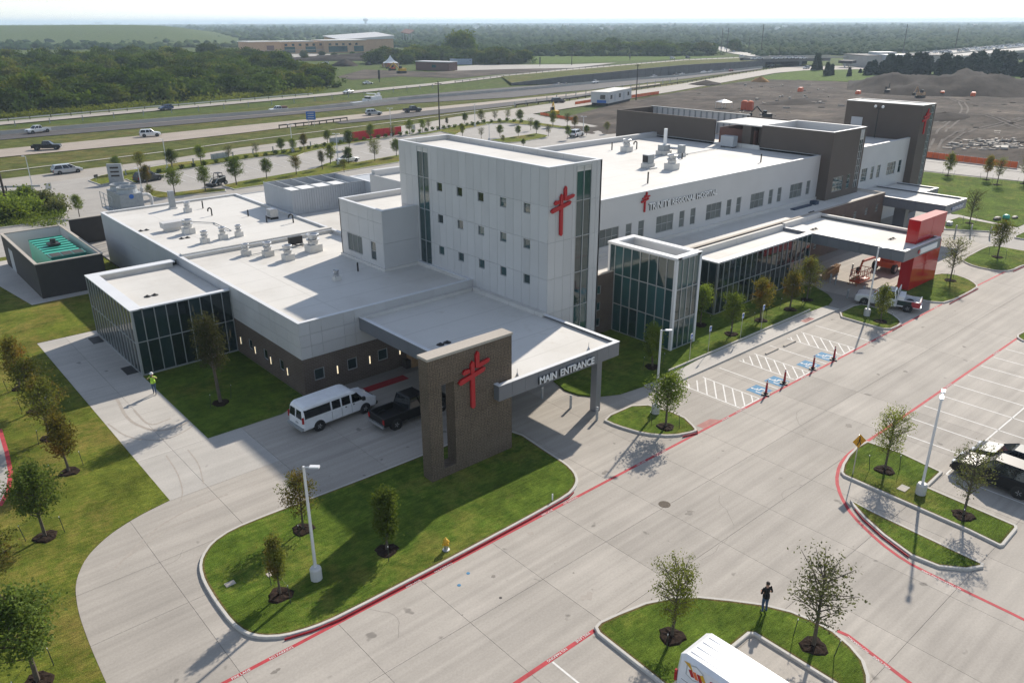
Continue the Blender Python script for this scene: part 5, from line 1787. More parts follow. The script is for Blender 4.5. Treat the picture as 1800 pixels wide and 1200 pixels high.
tree_px('columng', 680, 967, 3.95, 'bright green bushy tree on the monument lawn near the yellow hydrant', w=1.1)
tree_px('grey', 388, 708, 7.2, 'tall grey green tree in the shaded court beside the glass vestibule', z=.03)
tree_px('oak', 1170, 750, 4.2, 'round green tree on the small island right of the entrance canopy', w=1.1)
for bx, by, kd, hh, w_, lb in ((1146.7, 645, 'columng', 3.9, 1.1, 'green tree in front of the tall corner glass hall'), (1231, 571, 'oak', 4.0, .95, 'green tree between the tall glass hall and the long glass front'),
                            (1285, 587, 'oak', 3.9, 1.05, 'bright green tree in front of the long glass front, nearest the corner hall'), (1337, 563, 'russet', 4.2, 1.1, 'brownish tree second along the long glass front'),
                            (1388, 544, 'russet', 4.0, 1.1, 'orange tinted tree third along the long glass front'), (1418, 527, 'oak2', 4.5, 1.0, 'olive tree at the end of the long glass front by the emergency canopy')):
    tree_px(kd, bx, by, hh, lb, w=w_, z=.14)
tree_px('yellow', 1548, 565, 3.7, 'thin yellow leaved tree in front of the white pickup with a dark bed', w=.8)
tree_px('sparse', 1670, 493, 4.6, 'dark green tree on the lawn beside the red pylon', w=.95)
tree_px('oak2', 1753, 452, 4.5, 'young tree on the round island beyond the red pylon')
tree_px('airy', 1555, 826, 4.2, 'airy tree on the right island behind the yellow pedestrian sign', w=.9)
tree_px('sparse', 1693, 906, 4.3, 'half bare tree on the right island in front of the black cars', w=.85)
tree_px('airy', 1181, 1118, 4.0, 'yellow green tree on the bottom island behind the white van', w=.95)
tree_px('sparse', 1430, 1135, 4.5, 'spreading open tree on the bottom island right of the man in black', w=1.05)
for bx, by, hh, kd, lb in ((1665.7, 309, 4.2, 'yellow', 'pale thin tree leftmost along the east road'), (1734, 316, 4.3, 'russet', 'brownish thin tree second along the east road'), (1752, 325, 4.6, 'sparse', 'thin tree with wide mulch third along the east road'),
                       (1799, 323, 4.6, 'sparse', 'thin tree at the right picture edge along the east road'), (1704, 393, 4.6, 'sparse', 'thin tree on the small lawn below the outpatient canopy corner')):
    tree_px(kd, bx, by, hh, lb, z=.08, stakes=True, w=.9)
# trees of the rear parking lot
ordn = ['first', 'second', 'third', 'fourth', 'fifth', 'sixth', 'seventh', 'eighth', 'ninth', 'tenth', 'eleventh', 'twelfth', 'thirteenth', 'fourteenth', 'fifteenth', 'sixteenth', 'seventeenth', 'eighteenth', 'nineteenth', 'twentieth', 'twenty first', 'twenty second']
planter_trees = [(207, 306, 3.0, 'dark'), (249, 301, 3.4, 'oak2'), (303, 298, 3.6, 'dark'), (354, 290, 3.5, 'oak'), (403, 283, 2.8, 'sparse'), (451, 274, 2.5, 'sparse'), (495, 269, 2.9, 'dark'), (516, 269, 2.8, 'oak'), (535, 264, 3.2, 'russet'), (576, 254, 3.0, 'oak'),
                 (614, 262, 3.7, 'dark'), (652, 248, 3.6, 'oak'), (690, 241, 2.6, 'sparse'), (720, 236, 3.2, 'oak'), (743, 233, 3.0, 'oak'), (753, 230, 2.7, 'sparse'), (786, 224, 2.4, 'grey'), (817, 218, 2.7, 'dark'), (846, 217, 3.3, 'oak2'), (870, 214, 2.7, 'sparse'), (892.5, 213, 3.0, 'sparse'), (914, 217, 3.4, 'dark')]
for i, (bx, by, hh, kd) in enumerate(planter_trees):
    tree_px(kd, bx, by, hh, '%s young tree from the left in the shrub planter along the frontage road' % ordn[i], stakes=False, mulch=False, group='trees in the shrub planter')
inner_trees = [(259, 329, 3.4, 'russet'), (307.5, 342, 4.0, 'oak'), (361, 335, 3.7, 'oak'), (416, 325, 4.3, 'dark'), (469, 314, 3.3, 'dark'), (521, 307, 3.2, 'oak2'), (567, 298, 3.3, 'grey'), (581, 288, 3.6, 'yellow'), (613, 288, 3.0, 'dark'), (605, 303, 2.3, 'oak2'), (659, 283, 3.8, 'airy'), (697, 275, 3.3, 'dark')]
for i, (bx, by, hh, kd) in enumerate(inner_trees):
    tree_px(kd, bx, by, hh, '%s young tree from the left on the rear lot strips nearest the roof' % ordn[i], stakes=False, mulch=False, group='trees on the rear lot strips')
far_trees = [(846, 244, 2.3, 'sparse'), (879, 241, 2.7, 'dark'), (884, 252, 1.7, 'oak2'), (911, 240, 2.4, 'dark'), (933, 229, 2.7, 'sparse'), (943, 236, 3.1, 'dark'), (964, 240, 2.5, 'sparse'), (920, 258, 1.6, 'dark'), (813, 239, 2.6, 'yellow'),
             (972, 222, 3.8, 'yellow'), (997, 222, 3.0, 'sparse'), (1010, 228, 3.2, 'russet'), (998, 245, 2.9, 'oak'), (1031, 238, 2.2, 'dark'), (1067, 234, 2.5, 'oak2')]
for i, (bx, by, hh, kd) in enumerate(far_trees):
    tree_px(kd, bx, by, hh, '%s young tree counted in the lot behind the white tower' % ordn[i], stakes=False, mulch=False, group='trees in the lot behind the tower')
tree_px('oak', 140, 381, 3.3, 'bright green young tree beside the drive behind the walled yard', z=.0, stakes=False, mulch=False)
tree_px('oak2', 265, 353, 2.6, 'small young tree just behind the cooling tower pipe', stakes=False, mulch=False)
# shrub row in the planter
SH = []
for sd in range(3):
    rng = np.random.default_rng(100 + sd)
    SH.append(np_mesh('shrub', leaves(rng, rng.normal(0, .16, (9, 3)) + (0, 0, .3), .13, 26, (.13, .13, .12)), 0, M['fold']))
shrub_line = [(240, 311), (300, 301), (360, 291), (400, 284.5), (450, 277), (500, 270), (570, 258), (640, 247), (703, 238), (760, 230), (800, 224.5), (850, 217), (892, 213.5), (930, 217)]
k = 0
for (p, q) in zip(shrub_line, shrub_line[1:]):
    a, b = G(*p), G(*q)
    n = max(2, int(math.hypot(b[0] - a[0], b[1] - a[1]) / 2.1))
    for i in range(n):
        t = i / n
        o = link('shrub', SH[k % 3], None, (a[0] + (b[0] - a[0]) * t, a[1] + (b[1] - a[1]) * t, .12), R_.random() * 6)
        o.scale = (1.0 + .3 * R_.random(),) * 3
        tag(o, 'small dark clipped shrub in the planter row along the frontage road', 'shrub', 'shrubs in the planter row')
        k += 1

# weedy corner: shrubs and tall grass
rng = np.random.default_rng(5)
for i, (bx, by, s) in enumerate(((15, 390, 2.6), (38, 385, 2.2), (60, 372, 2.4), (82, 362, 2.2), (100, 372, 1.9), (48, 350, 2.0), (20, 372, 2.3), (5, 385, 2.6))):
    x, y = G(bx, by)
    me = np_mesh('wild_shrub', leaves(np.random.default_rng(60 + i), np.random.default_rng(70 + i).normal(0, .55, (26, 3)) * (1, 1, .6) + (0, 0, .75), .2, 30, (.3, .3, .28)), 0, M['folg' if i in (3, 4) else 'fol'])
    o = link('wild_shrub', me, None, (x, y, .1))
    o.scale = (s * .62,) * 3
    tag(o, 'wild green shrub, one of several crowded on the weedy corner at left', 'shrub', 'wild shrubs on the weedy corner')
wp = [G(R_.uniform(-10, 110), R_.uniform(340, 398)) for _ in range(220)]
struct(link('tall_weeds', np_mesh('tall_weeds', leaves(rng, [(x, y, .3) for x, y in wp], .16, 22, (.5, .5, .2), 1.0, 3.0), 0, M['weedleaf'] if 'weedleaf' in M else M['fol'])), 'stuff')

# ---------------------------------------------------------------- the thicket beyond the highway (individual trees)
def wood_mesh(seed, r, h, n_cl, leaf, n_each, mat):
    rng = np.random.default_rng(seed)
    d = rng.normal(0, 1, (n_cl, 3))
    d /= np.linalg.norm(d, axis=1)[:, None]
    d[:, 2] = np.abs(d[:, 2]) * 1.0 - .25
    c = d * (r, r, h * .5) * rng.uniform(.62, 1.0, (n_cl, 1)) + (0, 0, h * .48)
    lo = np.stack([rng.normal(0, r * .55, 14), rng.normal(0, r * .55, 14), rng.uniform(.05 * h, .3 * h, 14)], axis=1)
    return np_mesh('woodland_tree', leaves(rng, np.concatenate([c, lo]), leaf, n_each, (r * .19, r * .19, h * .075)), 0, M[mat])
WOODS = [wood_mesh(200 + i, 3.6 + .5 * (i % 3), 8.0 + 1.3 * (i % 3), 70, .62, 44, 'wooda') for i in range(6)]
thick = [(-60, 208), (0, 205), (80, 198), (150, 193), (250, 184), (400, 170), (480, 165), (572, 158), (578, 148), (560, 138), (500, 128), (440, 113), (380, 104), (250, 98), (120, 93), (0, 90), (-60, 88)]
tpoly = [G(*p) for p in thick]
pts = []
xs_, ys_ = [p[0] for p in tpoly], [p[1] for p in tpoly]
rr = random.Random(21)
tries = 0
# front rank first, then the mass behind
for (p, q) in zip(thick[:8], thick[1:8]):
    a, b = G(p[0], p[1] - 3.0), G(q[0], q[1] - 3.0)
    n = max(2, int(math.hypot(b[0] - a[0], b[1] - a[1]) / 5.0))
    for i in range(n):
        t = (i + rr.random() * .5) / n
        pts.append((a[0] + (b[0] - a[0]) * t + rr.uniform(-1, 1), a[1] + (b[1] - a[1]) * t + rr.uniform(-1, 2.5), .85))
while len(pts) < 296 and tries < 60000:
    tries += 1
    x, y = rr.uniform(min(xs_), max(xs_)), rr.uniform(min(ys_), 620)
    if not inside((x, y), tpoly):
        continue
    dist = math.hypot(x, y)
    if min((x - p[0]) ** 2 + (y - p[1]) ** 2 for p in pts) < (4.2 + dist * .011) ** 2:
        continue
    pts.append((x, y, 1.0 + (dist - 250) * .0009))
for i, (x, y, s) in enumerate(pts):
    o = link('woodland_tree', WOODS[i % 6], None, (x, y, -.3), rr.random() * 6.28)
    s *= rr.uniform(.8, 1.15)
    o.scale = (s * rr.uniform(.9, 1.3), s * rr.uniform(.9, 1.3), s * rr.uniform(.65, 1.05))
    tag(o, 'bushy dark green tree of the thicket beyond the highway', 'tree', 'trees of the thicket beyond the highway')
# rest of the thicket as filling mass
fill = []
tries = 0
while len(fill) < 300 and tries < 90000:
    tries += 1
    px, py = rr.uniform(-60, 578), rr.uniform(88, 200)
    x, y = G(px, py)
    if inside((x, y), tpoly):
        fill.append((x, y))
rngf = np.random.default_rng(31)
fc = np.array([(x, y, rr.uniform(1.0, 3.5)) for x, y in fill])
struct(link('undergrowth', np_mesh('undergrowth', leaves(rngf, fc, 1.1, 60, (2.4, 2.4, 1.3)), 0, M['wooda'])), 'stuff')
# weeds along the wood edge
ed = []
for (p, q) in zip(thick[:8], thick[1:8]):
    for i in range(26):
        t = rr.random()
        ed.append(G(p[0] + (q[0] - p[0]) * t, p[1] + (q[1] - p[1]) * t + rr.uniform(-1, 3.0)))
struct(link('edge_weeds', np_mesh('edge_weeds', leaves(rngf, [(x, y, .5) for x, y in ed], .4, 36, (1.6, 1.6, .45), 1.0, 2.0), 0, M['foly'])), 'stuff')

# tree line by the works yard and other mid distance trees
def mid_tree(px, py, h, label, grp, mat_i=None, w=1.0):
    x, y = G(px, py, -.3)
    i = int(abs(x * 3 + y)) % 6
    o = link('bushy_tree' if mat_i is None else 'cedar_tree', WOODS[i] if mat_i is None else CED[i % 3], None, (x, y, -.3), (x * 1.7) % 6.28)
    s = h / 9.0
    o.scale = (s * w, s * w, s)
    tag(o, label, 'tree', grp)
CED = []
for sd in range(3):
    rng = np.random.default_rng(300 + sd)
    t = rng.uniform(0, 1, 130)
    a = rng.uniform(0, 6.28, 130)
    rad = 2.9 * (1 - t) ** .75 * rng.uniform(.5, 1.0, 130) + .15
    c = np.stack([np.cos(a) * rad, np.sin(a) * rad, t * 8.6 + .3], axis=1)
    CED.append(np_mesh('cedar_tree', leaves(rng, c, .7, 26, (.4, .4, .45)), 0, M['cedar']))
rr = random.Random(77)
for i in range(34):
    px = 652 + i * 8.1 + rr.uniform(-3, 3)
    mid_tree(px, 113.5 - rr.uniform(0, 6) + (px - 790) * .0, rr.uniform(6.5, 10.5), 'bushy tree of the dense belt behind the white tent and works yard', 'trees in the belt behind the works yard', w=1.5)
mid_tree(810, 105, 19, 'largest round topped tree rising above the belt behind the works yard', None, w=1.15)
mid_tree(762, 106, 13, 'tall tree left of the largest one behind the works yard', None)
mid_tree(1073, 95, 15, 'round tree standing above the far meadow hedge', None)
for i in range(44):
    px = 935 + i * 7.2 + rr.uniform(-3, 3)
    mid_tree(px, 97.5 - rr.uniform(0, 3) + .004 * (px - 935), rr.uniform(6, 11), 'tree in the hedge along the far side of the meadow', 'trees in the far meadow hedge', w=1.9)
for px, py, h, kx in ((1435, 124, 9, 1.0), (1453, 134, 6.5, .9), (1461, 133, 5.5, .9), (1492, 135, 4.4, .9), (1512, 129, 2.2, 1.5)):
    mid_tree(px, py, h, {1435: 'tallest lone cedar beside the frontage road', 1453: 'cedar at the left of the short pair on the green patch', 1461: 'cedar at the right of the short pair on the green patch', 1492: 'small lone cedar on the green patch', 1512: 'lowest bushy cedar on the green patch'}[px], None, 1, kx)
for i in range(46):
    px = 1528 + i * 6.6 + rr.uniform(-4, 4)
    mid_tree(px, 134 + rr.uniform(-12, 4), rr.choice((4.2, 5.5, 6.5, 7.5, 9.5, 11)), 'dark cedar in the belt behind the earth berm', 'cedars behind the earth berm', 1, 1.25)
for px, py, h in ((1290, 92, 12), (1255, 92, 7), (1225, 92, 9), (1205, 93, 9)):
    mid_tree(px, py, h, {1290: 'roundish tree standing between the far road and the tall poles', 1255: 'small tree left of the roundish one by the far road', 1225: 'wide tree beside the start of the far road', 1205: 'leftmost wide tree beside the far road'}[px], None)
for i, (px, py, h) in enumerate(((360, 98, 7), (372, 104, 7), (392, 100, 8), (412, 101, 8.5), (433, 100, 7.5), (452, 100, 7), (470, 102, 8), (484, 100, 7), (505, 105, 9), (536, 106, 7.5), (566, 100, 7), (588, 103, 7), (535, 99, 7), (620, 100, 5))):
    mid_tree(px, py, h * .75, 'young shade tree in the parking lot of the tan school', 'shade trees in the school parking lot', w=1.2)

# ---------------------------------------------------------------- far woods to the horizon (one mass)
def ico():
    bm = bmesh.new()
    bmesh.ops.create_icosphere(bm, subdivisions=1, radius=1.0)
    v = np.array([p.co[:] for p in bm.verts])
    f = np.array([[p.index for p in q.verts] for q in bm.faces])
    bm.free()
    return v, f
IV, IF = ico()
rngw = np.random.default_rng(9)
blobs = []
n_try = 0
while len(blobs) < 26000:
    px, py = rngw.uniform(-80, 1880), 40.6 + 62 * rngw.uniform(0, 1) ** 1.9
    n_try += 1
    if py > 99:
        continue
    if px < 440 and py > 88:
        continue
    if 300 < px < 720 and py > 84:
        continue                                       # school grounds
    if px < 430 and 47 < py < 82 and py > 44 + max(0, px - 250) * .16 and rngw.random() < .93:
        continue                                       # open hill
    if 380 < px < 560 and 66 < py < 80 and rngw.random() < .8:
        continue
    if 1215 < px < 1330 and py > 76 and abs(px - (1225 + (py - 76) * 2.6)) < 18 + (py - 76) * 1.4:
        continue                                       # far road
    if px > 1380 and py > 102 - (px - 1380) * .045:
        continue                                       # elevated highway
    x, y = G(px, py, 0)
    d = math.hypot(x, y)
    if d > 16000:
        continue
    blobs.append((x, y, d))
blobs = np.array(blobs)
# photo-like scrub just behind the meadow hedge and the far flats
nb = len(blobs)
rad = np.clip(blobs[:, 2] * .0042, 3.4, 45) * rngw.uniform(.6, 1.3, nb)
hgt = np.clip(rad * .8, 3.0, 10.0) * rngw.uniform(.6, 1.35, nb)
ds = rngw.normal(1.0, .24, (nb, len(IV), 1))
V_ = IV[None] * ds * np.stack([rad, rad, hgt], axis=1)[:, None, :]
V_[:, :, 2] = np.maximum(V_[:, :, 2], -.2)
V_ += np.stack([blobs[:, 0], blobs[:, 1], np.full(nb, -.2) + hgt * .15], axis=1)[:, None, :]
me = bpy.data.meshes.new('far_woods')
nv = len(IV)
me.vertices.add(nb * nv)
me.vertices.foreach_set('co', V_.reshape(-1).astype(np.float32))
F_ = (IF[None] + (np.arange(nb) * nv)[:, None, None]).reshape(-1, 3)
me.loops.add(F_.size)
me.loops.foreach_set('vertex_index', F_.ravel().astype(np.int32))
me.polygons.add(len(F_))
me.polygons.foreach_set('loop_start', np.arange(0, F_.size, 3, dtype=np.int32))
me.polygons.foreach_set('loop_total', np.full(len(F_), 3, dtype=np.int32))
me.materials.append(M['woodf'])
me.polygons.foreach_set('use_smooth', [True] * len(F_))
me.update(calc_edges=True)
struct(link('far_woods', me), 'stuff')

# long grassy hill on the left horizon
def hill(name, pxs, mat, h, depth=500, base=86):
    mb = MB()
    rows = 7
    crest = []
    for j in range(rows):
        t = j / (rows - 1)
        for (px, dpy) in pxs:
            x, y = G(px, base, 0)
            d = math.hypot(x, y)
            ux, uy = x / d, y / d
            rr_ = d + t * depth * 2
            z = -.4 + h * dpy * math.sin(math.pi * t) ** .8
            mb.v.append((ux * rr_, uy * rr_, z))
    n = len(pxs)
    for j in range(rows - 1):
        for i in range(n - 1):
            mb.f.append((j * n + i, j * n + i + 1, (j + 1) * n + i + 1, (j + 1) * n + i))
            mb.m.append(0)
    return struct(mb.build(name, M[mat], smooth=True))
hill('hill', [(-200, .98), (-80, 1.0), (0, 1), (80, 1.0), (160, 1.02), (240, 1.0), (285, .95), (320, .78), (360, .5), (400, .22), (440, .02)], 'field', 23.0, 600, 76)

# ================================================================ VEHICLES  (+X forward, Y left)
def shell(mb, prof, hw, bev=0.07, mi=0, tumble=0.0, zb=1.1, zt=2.1):
    """side profile swept across the width, with the outline drawn in at both flanks"""
    n = len(prof)
    cx = sum(p[0] for p in prof) / n
    cz = sum(p[1] for p in prof) / n
    def ins(p, d):
        dx, dz = cx - p[0], cz - p[1]
        return (p[0] + (d if dx > 0 else -d) * min(1, abs(dx) * 2), p[1] + (d if dz > 0 else -d) * min(1, abs(dz) * 4))
    loops = [(-hw, [ins(p, bev) for p in prof]), (-hw + bev, prof), (hw - bev, prof), (hw, [ins(p, bev) for p in prof])]
    vs, fs = [], []
    for y, pr in loops:
        vs += [(p[0], y * (1 - tumble * max(0.0, (p[1] - zb) / (zt - zb))), p[1]) for p in pr]
    ar = sum(prof[i][0] * prof[(i + 1) % n][1] - prof[(i + 1) % n][0] * prof[i][1] for i in range(n))
    for k in range(3):
        for i in range(n):
            j = (i + 1) % n
            f = (k * n + i, (k + 1) * n + i, (k + 1) * n + j, k * n + j)
            fs.append(f if ar < 0 else f[::-1])
    e0, e1 = tuple(range(n)), tuple(range(3 * n, 4 * n))
    fs += [e0 if ar > 0 else e0[::-1], e1[::-1] if ar > 0 else e1]
    return mb.add(vs, fs, mi)

def frustum(mb, b, t, hb, ht, mi=0):
    """cabin solid: b=(x0,x1,z), t=(x0,x1,z), half widths hb, ht"""
    vs = [(b[0], -hb, b[2]), (b[1], -hb, b[2]), (b[1], hb, b[2]), (b[0], hb, b[2]), (t[0], -ht, t[2]), (t[1], -ht, t[2]), (t[1], ht, t[2]), (t[0], ht, t[2])]
    return mb.add(vs, [(3, 2, 1, 0), (4, 5, 6, 7), (0, 1, 5, 4), (1, 2, 6, 5), (2, 3, 7, 6), (3, 0, 4, 7)], mi)

WHEELS = {}
def wheel(parent, x, y, r, w=.24):
    key = (round(r, 2), w)
    if key not in WHEELS:
        a = MB()
        prof = [(r * .55, -w / 2), (r * .93, -w / 2), (r, -w * .32), (r, w * .32), (r * .93, w / 2), (r * .55, w / 2)]
        n = 20
        vs, fs = [], []
        for rad, yy in prof:
            for i in range(n):
                t = 2 * math.pi * i / n
                vs.append((rad * math.cos(t), yy, rad * math.sin(t)))
        for k in range(len(prof) - 1):
            for i in range(n):
                fs.append((k * n + i, (k + 1) * n + i, (k + 1) * n + (i + 1) % n, k * n + (i + 1) % n))
        a.add(vs, fs)
        o1 = a.build('wheel', M['tyre'])
        b = MB()
        for s in (-1, 1):
            b.tube((0, s * (w / 2 - .075), 0), (0, s * (w / 2 - .03), 0), r * .57, r * .57, 18)
            for k in range(5):
                t = 2 * math.pi * k / 5
                b.tube((r * .12 * math.cos(t), s * (w / 2 - .02), r * .12 * math.sin(t)), (r * .5 * math.cos(t), s * (w / 2 - .025), r * .5 * math.sin(t)), .035, .03, 5)
        o2 = b.build('rim', M['rim'])
        WHEELS[key] = (o1.data, o2.data)
        bpy.data.objects.remove(o1)
        bpy.data.objects.remove(o2)
    t_, r_m = WHEELS[key]
    o = link('wheel', t_, parent, (x, y, r))
    link('rim', r_m, o)

def pillar(mb, p, q, r=.045):
    mb.tube(p, q, r, r, 5)

def car(kind, col, label, loc, rot, group=None, cat=None, detail=True, name=None, metal=0.3, hero=False):
    P = paint(col[0], col[1], metal)
    D = {'sedan': (4.8, 1.84, 1.46), 'suv': (4.95, 1.95, 1.80), 'minivan': (5.15, 1.98, 1.76), 'pickup': (5.9, 2.02, 1.92), 'hatch': (4.6, 1.86, 1.66)}[kind]
    L, W, H = D
    h = L / 2
    hw = W / 2
    t = thing(name or {'sedan': 'sedan_car', 'suv': 'sport_utility_vehicle', 'minivan': 'minivan', 'pickup': 'pickup_truck', 'hatch': 'hatchback_car'}[kind], label, cat or {'pickup': 'pickup truck', 'suv': 'suv'}.get(kind, 'car' if kind != 'minivan' else 'minivan'), loc, rot, group)
    r = {'sedan': .33, 'suv': .38, 'minivan': .35, 'pickup': .40, 'hatch': .34}[kind]
    xf, xr = h - .95, -h + 1.02
    zb = {'sedan': .93, 'suv': 1.10, 'minivan': 1.05, 'pickup': 1.14, 'hatch': 1.0}[kind]
    zh = {'sedan': .86, 'suv': 1.06, 'minivan': .98, 'pickup': 1.14, 'hatch': .95}[kind]
    cb = {'sedan': (-h + .85, h - 1.35), 'suv': (-h + .06, h - 1.45), 'minivan': (-h + .05, h - 1.05), 'pickup': (-h + 2.15, h - 1.5), 'hatch': (-h + .1, h - 1.25)}[kind]
    ctp = {'sedan': (-h + 1.75, h - 2.25), 'suv': (-h + .42, h - 2.15), 'minivan': (-h + .45, h - 2.0), 'pickup': (-h + 2.35, h - 2.2), 'hatch': (-h + .6, h - 2.05)}[kind]
    body = MB()
    zl = .28
    xb0 = -h if kind != 'pickup' else -h + 2.05
    if kind == 'pickup':
        pr = [(xb0, zl + .1), (xb0, zb), (cb[1], zb + .02), (h - .35, zh - .02), (h - .08, zh - .12), (h, .75), (h, .5), (h - .15, zl + .05)]
    else:
        rz = {'sedan': zb, 'suv': zb, 'minivan': zb, 'hatch': zb}[kind]
        pr = [(-h + .12, zl), (-h, .5), (-h + .01, rz - .12), (-h + .1, rz), (cb[0], zb + .01), (cb[1], zb + .02), (h - .5, zh - .05), (h - .14, zh - .2), (h, .62), (h, .45), (h - .14, zl)]
    shell(body, pr, hw, .08)
    if kind == 'pickup':
        x0, x1 = -h + .02, xb0
        body.box(x0, x1, -hw + .03, hw - .03, .55, .72)
        body.box(x0, x1, -hw + .02, -hw + .14, .50, zb).box(x0, x1, hw - .14, hw - .02, .50, zb)
        body.box(x0, x0 + .09, -hw + .15, hw - .15, .60, zb - .02)
    body.build('body', P, t)
    gl = MB()
    frustum(gl, (cb[0] + .03, cb[1], zb - .02), (ctp[0] + .03, ctp[1] - .03, H - .06), hw - .09, hw - .27)
    gl.build('windows', M['glasscar'], t)
    rf = MB()
    frustum(rf, (ctp[0] - .02, ctp[1] + .06, H - .1), (ctp[0] + .1, ctp[1] - .1, H), hw - .25, hw - .36)
    rf.build('roof', P, t)
    if detail:
        pl = MB()
        for s in (-1, 1):
            b0, b1 = s * (hw - .085), s * (hw - .265)
            pillar(pl, (cb[1] - .02, b0, zb), (ctp[1], b1, H - .07))
            pillar(pl, (cb[0] + .06, b0, zb), (ctp[0] + .04, b1, H - .07), .06)
            k = [.42, .72] if kind in ('suv', 'minivan') else ([.5] if kind != 'pickup' else [.48])
            for q in k:
                pillar(pl, (cb[0] + (cb[1] - cb[0]) * q, b0, zb), (ctp[0] + (ctp[1] - ctp[0]) * (q + .02), b1, H - .07), .05)
        pl.build('pillars', P, t)
        for s in (-1, 1):
            MB().box(h - .16, h - .005, s * (hw - .32) - .2, s * (hw - .32) + .2, zh - .38, zh - .2).build('headlight', M['headlight'], t)
            MB().box(-h - .012, -h + .12, s * (hw - .12) - .09, s * (hw - .12) + .09, zb - .42, zb - .1).build('tail_light', M['taillight'], t)
        MB().box(h - .05, h + .06, -hw + .12, hw - .12, .38, .58).build('front_bumper', M['black'] if kind != 'pickup' else M['steel'], t)
        MB().box(-h - .1, -h + .03, -hw + .1, hw - .1, .42, .62).build('rear_bumper', M['black'] if kind != 'pickup' else M['steel'], t)
        MB().box(h - .04, h + .012, -.5, .5, .62, zh - .22).build('grille', M['black'], t)
        for s in (-1, 1):
            MB().box(cb[1] - .75, cb[1] - .55, s * (hw + .06) - .1, s * (hw + .06) + .1, zb + .02, zb + .17).build('mirror', P, t)
    ar = MB()
    for x in (xf, xr):
        for s in (-1, 1):
            ar.tube((x, s * (hw - .3), r * 1.02), (x, s * (hw + .004), r * 1.02), r * 1.17, r * 1.17, 16)
    ar.build('wheel_arch', M['black'], t)
    for x in (xf, xr):
        for s in (-1, 1):
            wheel(t, x, s * (hw - .115), r)
    return t

WHITE, BLACK, SILVER, BLUE, GREY, REDC = ('white', (.72, .73, .74)), ('black', (.012, .012, .013)), ('silver', (.42, .44, .46)), ('deep blue', (.02, .045, .14)), ('dark grey', (.06, .065, .07)), ('dark red', (.25, .02, .02))

def road_car(kind, col, label, a, b, z=-.05, rev=False, **kw):
    """car on a road between two photo pixels (rear, front) at its wheels"""
    p, q = G(*a, z), G(*b, z)
    return car(kind, col, label, ((p[0] + q[0]) / 2, (p[1] + q[1]) / 2, z), math.atan2(q[1] - p[1], q[0] - p[0]), **kw)

